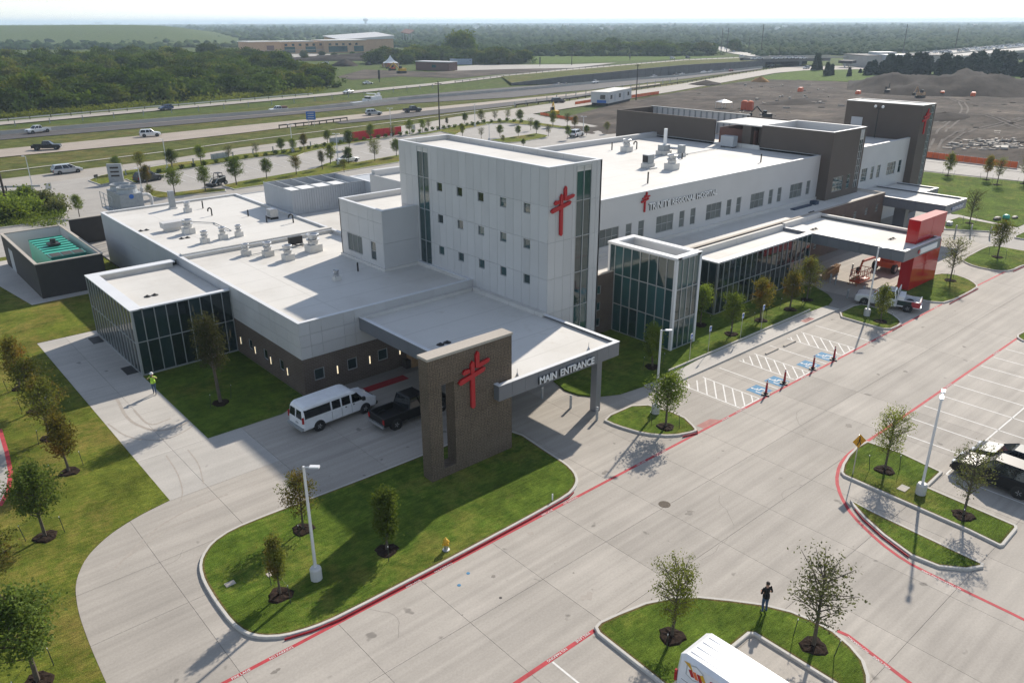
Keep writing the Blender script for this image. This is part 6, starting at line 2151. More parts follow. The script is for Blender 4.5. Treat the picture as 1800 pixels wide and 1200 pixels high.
# ---- white passenger van at the entrance
def passenger_van(label, loc, rot):
    P = paint('van white', (.74, .75, .76))
    t = thing('passenger_van', label, 'van', loc, rot)
    L, W, H = 6.1, 2.0, 2.12
    h, hw = L / 2, W / 2
    prof = [(-h + .08, .34), (-h, .55), (-h + .02, 1.05), (-h + .10, 1.80), (-h + .20, 1.98), (-h + .42, H - .02), (-h + 1.2, H), (h - 2.3, H), (h - 2.0, H - .04), (h - 1.78, H - .14), (h - 1.0, 1.26), (h - .55, 1.17), (h - .16, 1.06), (h - .03, .90), (h, .5), (h - .1, .34)]
    mb = MB()
    shell(mb, prof, hw, .13, 0, .15, 1.1, H)
    mb.build('body', P, t)
    def side_pane(x0, x1, z0, z1, slant=0.0):
        for s in (-1, 1):
            ya = s * (hw * (1 - .15 * (z0 - 1.1) / (H - 1.1)) + .008)
            yb = s * (hw * (1 - .15 * (z1 - 1.1) / (H - 1.1)) + .008)
            y1 = s * (hw - .25)
            m = MB().add([(x0, ya, z0), (x1, ya, z0), (x1 - slant, yb, z1), (x0, yb, z1), (x0, y1, z0), (x1, y1, z0), (x1 - slant, y1, z1), (x0, y1, z1)],
                         [(0, 1, 2, 3) if s < 0 else (3, 2, 1, 0), (0, 3, 7, 4), (1, 5, 6, 2), (3, 2, 6, 7)] )
            m.build('window', M['glasscar'], t)
    side_pane(-h + .2, -h + 2.25, 1.25, 1.86)
    side_pane(-h + 2.38, -h + 3.05, 1.25, 1.86)
    side_pane(-h + 3.17, -h + 3.85, 1.25, 1.86)
    side_pane(-h + 4.0, h - 1.12, 1.2, 1.82, .5)
    for s in (-1, 1):
        m = MB()
        m.add([(-h - .012 + .02, s * .08, 1.2), (-h - .012 + .02, s * .8, 1.2), (-h + .085, s * .70, 1.8), (-h + .085, s * .1, 1.8)], [(0, 1, 2, 3) if s < 0 else (3, 2, 1, 0)])
        m.build('rear_window', M['glasscar'], t)
        MB().box(-h - .02, -h + .1, s * (hw - .06) - .05, s * (hw - .06) + .05, .95, 1.4).build('tail_light', M['taillight'], t)
        MB().box(h - .2, h - .01, s * .72 - .17, s * .72 + .17, .78, 1.0).build('headlight', M['headlight'], t)
        MB().box(h - 1.35, h - 1.12, s * (hw + .13) - .1, s * (hw + .13) + .1, 1.2, 1.45).build('mirror', M['black'], t)
        mb = MB()
        for x in (-h + 2.31, -h + 3.11, -h + 3.93):
            mb.box(x - .008, x + .008, s * hw - .004, s * hw + .004, .5, 1.12)
        mb.box(-h + 3.4, -h + 3.52, s * hw - .02, s * hw + .02, 1.05, 1.12).box(-h + 4.05, -h + 4.17, s * hw - .02, s * hw + .02, 1.05, 1.12)
        mb.build('door_seam', M['black'], t)
    m = MB().add([(h - 1.04, -.80, 1.31), (h - 1.04, .80, 1.31), (h - 1.74, .68, H - .19), (h - 1.74, -.68, H - .19)], [(0, 1, 2, 3)])
    for i, v in enumerate(m.v):
        m.v[i] = (v[0] + .03, v[1], v[2] + .02)
    m.build('windscreen', M['glasscar'], t)
    MB().box(h - .03, h + .08, -hw + .1, hw - .1, .4, .62).build('front_bumper', M['black'], t)
    MB().box(h - .02, h + .015, -.55, .55, .68, .98).build('grille', M['black'], t)
    MB().box(-h - .14, -h + .03, -hw + .05, hw - .05, .42, .62).build('rear_bumper', M['steelm'], t)
    MB().box(-h - .02, -h + .01, -.3, .0, .75, .9).build('number_plate', M['panelgrey'], t)
    mb = MB()
    for y in (-.5, -.17, .17, .5):
        mb.box(-h + 1.2, h - 2.4, y - .03, y + .03, H - .004, H + .008)
    mb.build('roof_rib', P, t)
    ar = MB()
    for x in (h - 1.05, -h + 1.25):
        for s in (-1, 1):
            ar.tube((x, s * (hw - .3), .4), (x, s * (hw + .005), .4), .45, .45, 16)
    ar.build('wheel_arch', M['black'], t)
    for x in (h - 1.05, -h + 1.25):
        for s in (-1, 1):
            wheel(t, x, s * (hw - .11), .38)
    return t
pa, pb = G(548, 767), G(652, 724)
ang = math.atan2(pb[1] - pa[1], pb[0] - pa[0])
passenger_van('white passenger van with dark side windows parked on the drive by the brick wall', (23.75, 46.55, 0), math.radians(3))

# black pickup under the canopy, white service pickup by the red pylon
car('pickup', BLACK, 'black pickup truck parked under the canopy behind the brick entrance wall', (28.0, 43.1, 0), math.radians(2), metal=.2)
sp = car('pickup', ('service white', (.72, .73, .74)), 'white pickup with dark green bed panels and red tailgate beside the red pylon', (77.2, 31.25, 0), math.radians(107.5))
hw_ = 1.01
for s in (-1, 1):
    MB().box(-2.93, -.92, s * (hw_ - .016) - .012, s * (hw_ - .016) + .012, .62, 1.10).build('bed_panel', paint('bed green', (.018, .035, .030)), sp)
    MB().box(-2.945, -2.2, s * (hw_ - .012) - .014, s * (hw_ - .012) + .014, .58, 1.12).build('bed_panel', paint('bed red', (.36, .02, .03)), sp)
MB().box(-2.96, -2.93, -.86, .86, .62, 1.12).build('tailgate', paint('bed red', (.36, .02, .03)), sp)
MB().box(-1.45, -.95, -.95, .95, 1.0, 1.5).build('tool_box', M['white'], sp)
mb = MB()
for y in (-.92, .92):
    mb.tube((-.88, y, 1.12), (-.88, y, 2.15), .035)
    mb.tube((-2.9, y, 1.12), (-2.9, y, 1.25), .035)
mb.tube((-.88, -.92, 2.15), (-.88, .92, 2.15), .035)
mb.tube((-2.88, -.95, 1.2), (-2.88, .95, 1.2), .05)
mb.build('rack', M['white'], sp)
for s in (1,):
    me = text_mesh('C&S', .34, .004, M['black'], 'door_lettering')
    place_mesh(me, frame4((.95, s * (hw_ + .006), .72), (-s, 0, 0), (0, 0, 1)))
    link('door_lettering', me, sp)

# delivery van bottom right
def delivery_van(label, loc, rot):
    P = paint('delivery white', (.74, .75, .77))
    t = thing('delivery_van', label, 'van', loc, rot)
    L, W, H = 6.0, 2.05, 2.55
    h, hw = L / 2, W / 2
    prof = [(-h + .06, .36), (-h, .6), (-h + .02, 1.4), (-h + .12, 2.35), (-h + .38, H - .02), (-h + 1.2, H), (h - 2.0, H), (h - 1.55, H - .16), (h - .85, 1.45), (h - .2, 1.18), (h - .03, .95), (h, .5), (h - .1, .36)]
    mb = MB()
    shell(mb, prof, hw, .16)
    mb.build('body', P, t)
    mb = MB()
    for y in (-.6, -.2, .2, .6):
        mb.add([(-h + .45, y - .07, H - .005), (h - 2.1, y - .07, H - .005), (h - 2.1, y - .04, H + .010), (h - 2.1, y + .04, H + .010), (h - 2.1, y + .07, H - .005), (-h + .45, y + .07, H - .005), (-h + .45, y + .04, H + .010), (-h + .45, y - .04, H + .010)],
               [(0, 1, 2, 7), (7, 2, 3, 6), (6, 3, 4, 5), (0, 7, 6, 5)])
    mb.build('roof_rib', P, t)
    for s in (-1, 1):
        MB().box(-h - .02, -h + .09, s * (hw - .07) - .05, s * (hw - .07) + .05, .95, 1.5).build('tail_light', M['taillight'], t)
        mb = MB()
        mb.box(-h + 3.05, -h + 3.07, s * hw - .004, s * hw + .004, .5, 2.2).box(-h + .35, -h + 3.05, s * hw - .004, s * hw + .004, 1.28, 1.3)
        mb.box(-h + .3, h - 1.1, s * hw - .01, s * hw + .014, .62, .74)
        mb.build('side_moulding', M['black'], t)
        MB().box(h - 1.75, h - .95, s * hw - .02, s * hw + .006, 1.45, 2.0).build('window', M['glasscar'], t)
    y = -hw - .006
    m = MB()
    def q(p, mi):
        m.add([(a, y - .001 * mi, b) for a, b in p], [tuple(range(len(p)))], mi)
    cx, cz = -h + .95, 1.98
    q([(cx - .42, cz - .30), (cx - .05, cz - .42), (cx + .40, cz - .22), (cx + .42, cz + .26), (cx + .05, cz + .42), (cx - .40, cz + .22)], 0)
    q([(cx - .36, cz - .27), (cx - .05, cz - .36), (cx + .34, cz - .19), (cx + .36, cz + .23), (cx + .05, cz + .36), (cx - .34, cz + .19)], 1)
    q([(cx - .55, cz + .30), (cx - .05, cz + .02), (cx - .25, cz + .36)], 2)
    q([(cx + .10, cz + .0), (cx + .62, cz - .2), (cx + .4, cz + .2)], 2)
    for k in range(3):
        q([(cx - .30 + .2 * k, cz + .02 + .03 * k), (cx - .14 + .2 * k, cz + .10), (cx + .02 + .2 * k, cz - .22), (cx - .14 + .2 * k, cz - .26)], 3 + (k % 2))
    m.build('emblem', [M['panelgrey'], M['white'], M['yellow'], M['red'], M['orange']], t)
    me = text_mesh('Simpl', .62, .002, M['red'], 'side_lettering')
    place_mesh(me, frame4((-h + 1.65, y - .002, 1.74), (1, 0, 0), (0, 0, 1)))
    link('side_lettering', me, t)
    MB().box(-h - .13, -h + .03, -hw + .05, hw - .05, .4, .6).build('rear_bumper', M['black'], t)
    MB().box(h - .03, h + .07, -hw + .1, hw - .1, .4, .65).build('front_bumper', M['black'], t)
    m = MB().add([(h - .83, -.85, 1.48), (h - .83, .85, 1.48), (h - 1.52, .75, H - .2), (h - 1.52, -.75, H - .2)], [(0, 1, 2, 3)])
    m.v = [(a + .02, b, c + .02) for a, b, c in m.v]
    m.build('windscreen', M['glasscar'], t)
    ar = MB()
    for x in (h - 1.0, -h + 1.2):
        for s in (-1, 1):
            ar.tube((x, s * (hw - .3), .38), (x, s * (hw + .005), .38), .43, .43, 16)
    ar.build('wheel_arch', M['black'], t)
    for x in (h - 1.0, -h + 1.2):
        for s in (-1, 1):
            wheel(t, x, s * (hw - .11), .36)
    return t
delivery_van('white delivery van with red side lettering parked nose out at the bottom island', (22.7, 11.55, 0), math.radians(-90))

# cars at the right edge
car('suv', BLACK, 'black sport utility vehicle parked nearest the right island trees', (50.0, 11.75, 0), math.radians(90), metal=.1)
car('sedan', ('blue black', (.015, .022, .026)), 'dark sedan with shiny hood parked beyond the black vehicle at right', (52.8, 11.75, 0), math.radians(90), metal=.2)

# rear lot and highway traffic
car('suv', GREY, 'dark grey car parked behind the red leaved tree in the rear lot', (G(262, 318)[0], G(262, 318)[1], 0), math.radians(15))
car('sedan', WHITE, 'white car parked beside the trees in the rear lot under the blue tarp', (G(612, 285)[0], G(612, 285)[1], 0), math.radians(10))
car('suv', WHITE, 'white car between the bushy trees at the end of the rear lot', (G(1013, 240)[0], G(1013, 240)[1], 0), math.radians(20))
road_car('pickup', WHITE, 'white pickup driving left behind the median barrier at far left', (89, 231), (46, 236))
road_car('pickup', BLACK, 'black pickup driving on the beige road at far left', (59, 264), (107, 262))
road_car('suv', WHITE, 'white sport utility vehicle driving on the beige road left of the first lamp', (247, 241), (282, 239))
road_car('minivan', SILVER, 'silver minivan driving on the near frontage road', (97, 307), (140, 302))
road_car('hatch', BLUE, 'blue car driving along the far frontage road before the thicket', (303, 192), (281, 194))
wp_ = road_car('pickup', WHITE, 'white pickup carrying red cargo behind the median barrier', (507, 196), (473, 198.5))
MB().box(-2.7, -.9, -.8, .8, 1.1, 1.75).build('cargo', M['brownred'], wp_)
road_car('suv', SILVER, 'silver sport utility vehicle entering the dark lane behind the red fence', (645, 203), (669, 202))
road_car('pickup', GREY, 'dark grey pickup driving right on the dark lane behind the white tower', (711, 198), (739, 196))
road_car('sedan', WHITE, 'white sedan driving left on the far frontage road past the thicket end', (621, 163), (603, 165), z=0)
road_car('sedan', WHITE, 'white car parked on the grass below the dark post in the works yard', (637, 149), (656, 148), z=-.3)
road_car('suv', GREY, 'grey green car driving right on the near frontage road by the trailer', (971, 181.5), (991, 180.5))
for a, b, k, c_, l in (((976, 152), (984, 151.3), 'sedan', GREY, 'dark car leading the sunken highway traffic behind the tower'), ((989, 151.5), (997, 150.8), 'sedan', BLACK, 'black car close behind the leading one on the sunken highway'),
                       ((1039, 147.5), (1051, 146.3), 'sedan', WHITE, 'white car alone on the sunken highway by the pole'), ((1143, 137.5), (1154, 136.5), 'sedan', SILVER, 'silver car right of the tall dark pole on the sunken highway'),
                       ((1182, 134), (1191, 133.2), 'sedan', GREY, 'grey car in the group before the white pair on the highway'), ((1193, 133), (1201, 132.2), 'sedan', SILVER, 'pale car in the group before the white pair on the highway'),
                       ((1232, 130), (1241, 129), 'sedan', WHITE, 'first white car of the pair nearing the overpass'), ((1245, 129), (1253, 128.2), 'sedan', WHITE, 'second white car of the pair nearing the overpass'),
                       ((1267, 127), (1276, 126), 'sedan', GREY, 'grey car behind the white pair nearing the overpass'), ((1280, 126), (1287, 125.3), 'sedan', REDC, 'dark red car last before the overpass'),
                       ((1410, 122), (1424, 121), 'suv', SILVER, 'silver car at the end of the near frontage road by the cedars')):
    road_car(k, c_, l, b, a, z=-.05, detail=False)
for a, b, l in (((1178, 104.3), (1186, 103.9), 'white van on the far frontage road above the retaining wall'), ((1204, 103.5), (1214, 102.8), 'dark van on the far frontage road above the retaining wall'), ((1300, 101), (1308, 100.6), 'white car on the far frontage road near the overpass')):
    road_car('suv', WHITE if 'white' in l else GREY, l, a, b, z=.2, detail=False)

def box_truck(name, label, px, z, rot, boxes, cat, wheels):
    x, y = G(*px, z)
    t = thing(name, label, cat, (x, y, z), rot)
    for nm, b, mt in boxes:
        MB().box(*b).build(nm, M[mt] if mt in M else mt, t)
    for wx, wy, r in wheels:
        wheel(t, wx, wy, r, .3)
    return t
a, b = G(668, 179, -.05), G(640, 181.5, -.05)
bt = box_truck('bucket_truck', 'white bucket lift truck with a folded boom on the highway', (655, 180.5), -.05, math.atan2(b[1] - a[1], b[0] - a[0]),
               [('body', (-3.4, 1.0, -1.1, 1.1, .7, 2.1), 'white'), ('cab', (1.1, 2.6, -1.05, 1.05, .6, 2.3), 'white'), ('hood', (2.6, 3.7, -1.0, 1.0, .6, 1.5), 'white'), ('windows', (1.5, 2.62, -1.07, 1.07, 1.45, 2.1), 'glasscar'), ('chassis', (-3.4, 3.6, -.5, .5, .45, .7), 'black')],
               'truck', [(2.7, .95, .45), (2.7, -.95, .45), (-2.2, .95, .45), (-2.2, -.95, .45)])
mb = MB().tube((-1.5, 0, 2.1), (-1.5, 0, 2.9), .3, .3, 8).tube((-1.5, 0, 2.9), (2.6, 0, 3.3), .16, .14, 6).box(-3.3, -2.5, -.5, .5, 2.2, 3.1)
mb.build('boom', M['white'], bt)
a, b = G(632, 182, -.05), G(614, 184, -.05)
tr = thing('flat_trailer', 'low pale flat trailer lying ahead of the bucket truck', 'trailer', (*G(627, 183.5, -.05), -.05), math.atan2(b[1] - a[1], b[0] - a[0]))
MB().box(-3, 2.2, -1, 1, .55, .72).build('deck', M['steel'], tr)
MB().tube((2.2, .8, .6), (3.4, 0, .5), .06).tube((2.2, -.8, .6), (3.4, 0, .5), .06).build('drawbar', M['steelm'], tr)
for s in (-1, 1):
    wheel(tr, -.8, s * .95, .33)

# skid steer, boom lift
x, y = G(386, 325)
sk = thing('skid_steer', 'black compact skid steer loader with open cab in the rear lot', 'loader', (x, y, 0), math.radians(200))
MB().box(-1.1, .9, -.55, .55, .35, 1.1).box(-1.1, -.5, -.5, .5, 1.1, 1.5).build('body', M['black'], sk)
mb = MB()
for p, q in (((-.5, .5, 1.1), (-.4, .5, 2.1)), ((-.5, -.5, 1.1), (-.4, -.5, 2.1)), ((.7, .5, 1.1), (.5, .5, 2.1)), ((.7, -.5, 1.1), (.5, -.5, 2.1)), ((-.4, .5, 2.1), (.5, .5, 2.1)), ((-.4, -.5, 2.1), (.5, -.5, 2.1)), ((.5, .5, 2.1), (.5, -.5, 2.1))):
    mb.tube(p, q, .05)
mb.box(-.45, .55, -.52, .52, 2.08, 2.15)
mb.build('cab_frame', M['black'], sk)
mb = MB()
for s in (-1, 1):
    mb.tube((-1.0, s * .7, 1.4), (.9, s * .7, 1.2), .09).tube((.9, s * .7, 1.2), (1.6, s * .7, .4), .09)
mb.build('lift_arm', M['steelm'], sk)
MB().box(1.55, 2.3, -.95, .95, .08, .5).build('bucket', M['black'], sk)
for wx in (-.75, .6):
    for s in (-1, 1):
        wheel(sk, wx, s * .75, .4)
x, y = G(1530, 489)
bl = thing('boom_lift', 'orange boom lift with its basket lowered under the emergency canopy', 'boom lift', (82.0, 37.1, 0), 0)
mb = MB()
bx0, bx1, by0, by1, bz = -1.0, 1.4, -1.0, .1, .55
for z_, r in ((bz, .05), (bz + .55, .03), (bz + 1.1, .04)):
    for p, q in (((bx0, by0), (bx1, by0)), ((bx1, by0), (bx1, by1)), ((bx1, by1), (bx0, by1)), ((bx0, by1), (bx0, by0))):
        mb.tube((*p, z_), (*q, z_), r, r, 6)
for k in range(6):
    xx = bx0 + (bx1 - bx0) * k / 5
    for yy in (by0, by1):
        mb.tube((xx, yy, bz), (xx, yy, bz + 1.1), .025, .025, 5)
for yy in (-.65, -.3):
    for xx in (bx0, bx1):
        mb.tube((xx, yy, bz), (xx, yy, bz + 1.1), .025, .025, 5)
mb.build('basket_rail', M['lift'], bl)
MB().box(bx0, bx1, by0, by1, bz - .18, bz).build('basket_floor', M['lift'], bl)
MB().box(.1, .6, -.1, .08, bz + .55, bz + 1.15).build('control_box', M['black'], bl)
MB().tube((.8, .1, bz + .3), (2.4, .5, 1.9), .11, .11, 8).tube((2.4, .5, 1.9), (5.6, .2, 2.0), .14, .17, 8).build('jib', M['lift'], bl)
MB().tube((5.6, .2, 2.0), (8.2, -.2, 1.5), .2, .24, 8).build('boom', M['lift'], bl)
MB().box(6.4, 9.4, -1.35, .95, .55, 1.15).build('chassis', M['lift'], bl)
MB().box(6.9, 9.0, -1.0, .6, 1.15, 1.9).build('turntable', M['lift'], bl)
for wx in (6.6, 9.0):
    for wy in (-1.3, .9):
        wheel(bl, wx, wy, .55, .36)
br = thing('timber_barricade', 'leaning row of orange timber rails beside the glass front end', 'barricade', (*G(1462, 483), 0), math.radians(8))
for k in range(8):
    MB().box(-2.4 + k * .55, -2.3 + k * .55, -.25, .25, 0, .95).build('rail_post', M['wood'], br)
MB().box(-2.45, 1.65, -.3, -.26, .75, .95).box(-2.45, 1.65, .26, .3, .4, .6).build('rail', M['wood'], br)
tb = thing('timber_trestle', 'wooden trestle standing on the drive below the boom lift basket', 'trestle', (*G(1502, 500), 0), 0)
mb = MB()
for s in (-.5, .5):
    mb.tube((s, -.5, 0), (s, 0, .8), .05, .05, 4).tube((s, .5, 0), (s, 0, .8), .05, .05, 4)
mb.build('trestle_leg', M['wood'], tb)
MB().box(-.8, .8, -.07, .07, .78, .9).build('beam', M['wood'], tb)
mc = thing('tile_saw_bench', 'red machine and crates at the far glass corner under the emergency canopy', 'machine', (78.6, 45.9 - 1.6, 0), 0)
mc.location = (82.4, 43.6, 0)
MB().box(-.6, .6, -.4, .4, .5, 1.1).build('body', M['redkerb'], mc)
MB().box(-.8, .8, -.5, .5, .1, .5).build('frame', M['black'], mc)

# ================================================================ PEOPLE
def person(label, loc, rot, joints, radii, edges, mat_of, mats, extras, z_hat=None):
    me = bpy.data.meshes.new('person')
    names = list(joints)
    me.from_pydata([joints[n] for n in names], [(names.index(a), names.index(b)) for a, b in edges], [])
    ob = bpy.data.objects.new('person_body', me)
    C.objects.link(ob)
    sk = ob.modifiers.new('skin', 'SKIN')
    sk.use_smooth_shade = True
    for i, n in enumerate(names):
        sv = me.skin_vertices[0].data[i]
        r = radii[n]
        sv.radius = r if isinstance(r, tuple) else (r, r)
        sv.use_root = (n == 'pelvis')
    sub = ob.modifiers.new('sub', 'SUBSURF')
    sub.levels = sub.render_levels = 1
    dg = bpy.context.evaluated_depsgraph_get()
    m2 = bpy.data.meshes.new_from_object(ob.evaluated_get(dg))
    bpy.data.objects.remove(ob)
    m2.materials.clear()
    for m in mats:
        m2.materials.append(m)
    E_ = [(Vector(joints[a]), Vector(joints[b]), mat_of(a, b)) for a, b in edges]
    for p in m2.polygons:
        c = p.center
        best, bm_ = 1e9, 0
        for a, b, mi in E_:
            ab = b - a
            t = max(0, min(1, (c - a).dot(ab) / ab.length_squared))
            d = (c - a - ab * t).length
            if d < best:
                best, bm_ = d, mi
        p.material_index = bm_
        p.use_smooth = True
    t = thing('person', label, 'person', loc, rot)
    link('body', m2, t)
    for nm, mb, mt in extras:
        mb.build(nm, M[mt], t, smooth=True)
    return t

def man(arms, stride=0.0):
    """faces +X"""
    J, Rr, E_ = {}, {}, []
    def add(n, p, r, parent=None):
        J[n], Rr[n] = p, r
        if parent:
            E_.append((parent, n))
    add('pelvis', (0, 0, .96), (.15, .12))
    add('waist', (.01, 0, 1.10), (.145, .115), 'pelvis')
    add('chest', (.0, 0, 1.32), (.17, .13), 'waist')
    add('collar', (-.01, 0, 1.47), (.10, .09), 'chest')
    add('neck', (0, 0, 1.545), .055, 'collar')
    add('head', (.02, 0, 1.64), (.085, .10), 'neck')
    add('crown', (.01, 0, 1.74), (.07, .085), 'head')
    for s, sn in ((1, 'l'), (-1, 'r')):
        st = stride * s
        add('hip' + sn, (0, .09 * s, .90), .098, 'pelvis')
        add('knee' + sn, (.03 + st * .25, .10 * s, .50), .066, 'hip' + sn)
        add('ankle' + sn, (st * .5 - .02, .10 * s, .09), .045, 'knee' + sn)
        add('toe' + sn, (st * .5 + .17, .11 * s, .045), (.045, .035), 'ankle' + sn)
        add('shoulder' + sn, (0, .19 * s, 1.43), .068, 'collar')
        el, wr, pd = arms
        e = (el[0], el[1] * s, el[2])
        w = (wr[0], wr[1] * s, wr[2])
        add('elbow' + sn, e, .046, 'shoulder' + sn)
        add('wrist' + sn, w, .031, 'elbow' + sn)
        d = (Vector(w) - Vector(e)).normalized()
        side = Vector((0, 0, 1)).cross(d).normalized()
        up = d.cross(side)
        pm = Vector(w) + d * .05
        add('palm' + sn, tuple(pm), (.036, .018), 'wrist' + sn)
        for k, (o, ln) in enumerate(((-.027, .068), (-.009, .08), (.009, .076), (.027, .06))):
            b_ = pm + side * o + d * .035
            k1 = b_ + d * ln * .5
            k2 = k1 + d * ln * .35 + up * ln * .4 * (-1)
            add('fk%d%s' % (k, sn), tuple(k1), .009, 'palm' + sn)
            add('ft%d%s' % (k, sn), tuple(k2), .008, 'fk%d%s' % (k, sn))
        th = pm + side * (-.045 * s) + d * .0
        add('th1' + sn, tuple(th), .012, 'palm' + sn)
        add('th2' + sn, tuple(th + side * (-.012 * s) + d * .035), .009, 'th1' + sn)
    return J, Rr, E_

def face_bits():
    eyes = MB()
    for s in (-1, 1):
        eyes.ball((.112, .035 * s, 1.665), .012, 6, 4)
    nose = MB().add([(.105, -.016, 1.625), (.105, .016, 1.625), (.135, 0, 1.628), (.108, 0, 1.672)], [(0, 2, 3), (2, 1, 3), (1, 0, 3), (0, 1, 2)])
    mouth = MB().box(.102, .112, -.024, .024, 1.592, 1.600)
    ears = MB()
    for s in (-1, 1):
        ears.ball((.01, .092 * s, 1.645), (.022, .012, .032), 6, 4)
    return [('eyes', eyes, 'black'), ('nose', nose, 'skin'), ('mouth', mouth, 'redkerb'), ('ears', ears, 'skin')]

J, Rr, E_ = man(((-.02, .29, 1.16), (.22, .15, 1.10), None))
def mo_black(a, b):
    if b[:2] in ('fk', 'ft', 'th') or b[:4] in ('palm', 'wris', 'neck', 'head', 'crow'):
        return 0
    if b[:3] in ('ank', 'kne', 'hip'):
        return 2
    if b[:3] == 'toe':
        return 3
    return 1
ex = face_bits() + [('hair', MB().ball((-.012, 0, 1.715), (.108, .095, .095), 12, 8), 'hair'), ('phone', MB().box(.29, .33, -.1, .1, 1.06, 1.12), 'black'),
                    ('shirt_hem', MB().lathe(0, 0, [(.172, .90), (.17, 1.0), (.165, 1.06), (.15, 1.1)], 16), 'shirtb')]
person('man in black shirt and jeans at the lawn edge, back turned, holding a controller', (28.98, 14.78, .13), math.radians(62), J, Rr, E_, mo_black, [M['skin'], M['shirtb'], M['jeans'], M['black']], ex)
J, Rr, E_ = man(((.10, .36, 1.33), (.24, .13, 1.52), None), .26)
def mo_vest(a, b):
    if b[:2] in ('fk', 'ft', 'th') or b[:4] in ('palm', 'wris', 'neck', 'head', 'crow'):
        return 0
    if b[:3] in ('ank', 'kne', 'hip'):
        return 2
    if b[:3] == 'toe':
        return 3
    return 1
hat = MB().lathe(.01, 0, [(.150, 1.705), (.152, 1.715), (.118, 1.725), (.112, 1.77), (.085, 1.825), (.04, 1.85), (.005, 1.853)], 16)
ex = face_bits() + [('hard_hat', hat, 'white'), ('vest_hem', MB().lathe(0, 0, [(.185, .92), (.18, 1.05), (.17, 1.15), (.15, 1.2)], 16), 'vest'), ('camera', MB().box(.25, .33, -.06, .06, 1.53, 1.62), 'black')]
person('worker in lime vest and white hard hat beside the glass vestibule, hands raised', (15.37, 59.2, .01), math.radians(-118), J, Rr, E_, mo_vest, [M['skin'], M['vest'], M['jeans'], M['black']], ex)

# ================================================================ STREET FURNITURE
def lamp_post(x, y, z, h, heads, label, group='white lamp posts', rot=0.0, low=False):
    t = thing('lamp_post', label, 'lamp post', (x, y, z), rot, group)
    MB().lathe(0, 0, [(.30, 0), (.30, .62), (.24, .72), (.1, .74)], 10).build('concrete_base', M['panel'], t)
    MB().obox(0, 0, .74, h, .13, .13, 0, 0, .75).build('pole', M['pole'], t)
    for a in heads:
        c, s = math.cos(a), math.sin(a)
        MB().tube((0, 0, h - .06), (c * .35, s * .35, h - .02), .035, .035, 6).build('arm', M['pole'], t)
        MB().obox(c * .52, s * .52, h - .05, h + .03, .5, .24, a, 0, .92).build('lamp_head', M['pole'], t)
    return t
lamp_post(14.06, 31.24, .12, 6.6, [-.75], 'white lamp post with one head on the monument lawn')
lamp_post(45.08, 14.29, .12, 6.6, [.3, .3 + math.pi], 'white lamp post with two heads on the right parking island')
lamp_post(41.46, 31.58, .12, 6.45, [-.75], 'white lamp post on the small island right of the entrance canopy')
lamp_post(72.72, 31.15, .12, 6.75, [-.75], 'white lamp post on the island beside the white pickup with a dark bed')
for bx, by, hh, lb in ((58, 333, 5.6, 'white lamp post standing at the weedy corner at far left'), (295, 300, 5.9, 'white lamp post in the planter behind the white sport utility vehicle'), (250, 337, 3.9, 'white lamp post just behind the cooling tower'),
                       (515, 268, 6.0, 'white lamp post in the planter left of the blue highway sign'), (595, 290, 6.1, 'white lamp post on the lawn strip near the white tower top'), (688, 240, 6.8, 'white lamp post rising in front of the red fence'),
                       (835, 223, 5.9, 'white lamp post in the planter behind the tower'), (860, 248, 3.9, 'thin white lamp post on the rear lot behind the tower roof'), (1025, 238, 4.6, 'white lamp post at the right end of the rear lot')):
    x, y = G(bx, by)
    lamp_post(x, y, 0, hh, [2.2, 2.2 + math.pi] if by < 300 else [2.2], lb)

def utility_pole(px, h, label, r=.17, mat='darkwood', arm=True, grp=None, z=0):
    x, y = G(*px, z)
    t = thing('utility_pole', label, 'utility pole', (x, y, z), math.radians(25), grp)
    MB().tube((0, 0, -.3), (0, 0, h), r, r * .7, 8).build('pole', M[mat], t)
    if arm:
        MB().box(-.06, .06, -1.0, 1.0, h - .7, h - .55).build('crossarm', M[mat], t)
    return t
utility_pole((773, 229), 12.3, 'tall dark utility pole rising beyond the white tower', .2)
utility_pole((1118, 175.5), 12.4, 'tall dark utility pole at the right end of the site trailer', .2)
utility_pole((14, 368), 9.2, 'dark utility pole base leaning at the left picture edge', .2)
for (px, h, l) in (((1267, 93), 21, 'left of the two tall brown poles by the far road'), ((1277, 92), 21, 'right of the two tall brown poles by the far road'), ((1337, 97), 24, 'tallest dark pole left of the overpass'), ((1316, 88), 13, 'shorter dark pole between the brown pair and the tallest pole'),
                   ((1587, 93), 24, 'tall leaning dark pole above the beige building'), ((1676, 100), 21, 'tall dark pole in front of the elevated highway'), ((1369, 100), 9, 'low dark pole at the overpass left end'), ((1300, 88), 8, 'low pole behind the far road'),
                   ((1158, 96), 10, 'thin dark pole in the meadow hedge')):
    utility_pole(px, h, l, .35, 'darkwood', False)
utility_pole((1005, 0 + 114), 6.5, 'leaning dark post at the meadow drive', .3, 'darkwood', False)
for px, l in (((949, 117), 'dark banner post at the left of the meadow drive'), ((1107, 107), 'dark banner post in the meadow'), ((667, 145), 'dark square post in the works yard grass')):
    x, y = G(*px)
    t = thing('banner_post', l, 'post', (x, y, 0), 0)
    MB().box(-.5, .5, -.1, .1, 1.5, 5.5).build('banner', M['black'], t)
    MB().box(-.12, .12, -.08, .08, 0, 1.5).build('post', M['black'], t)

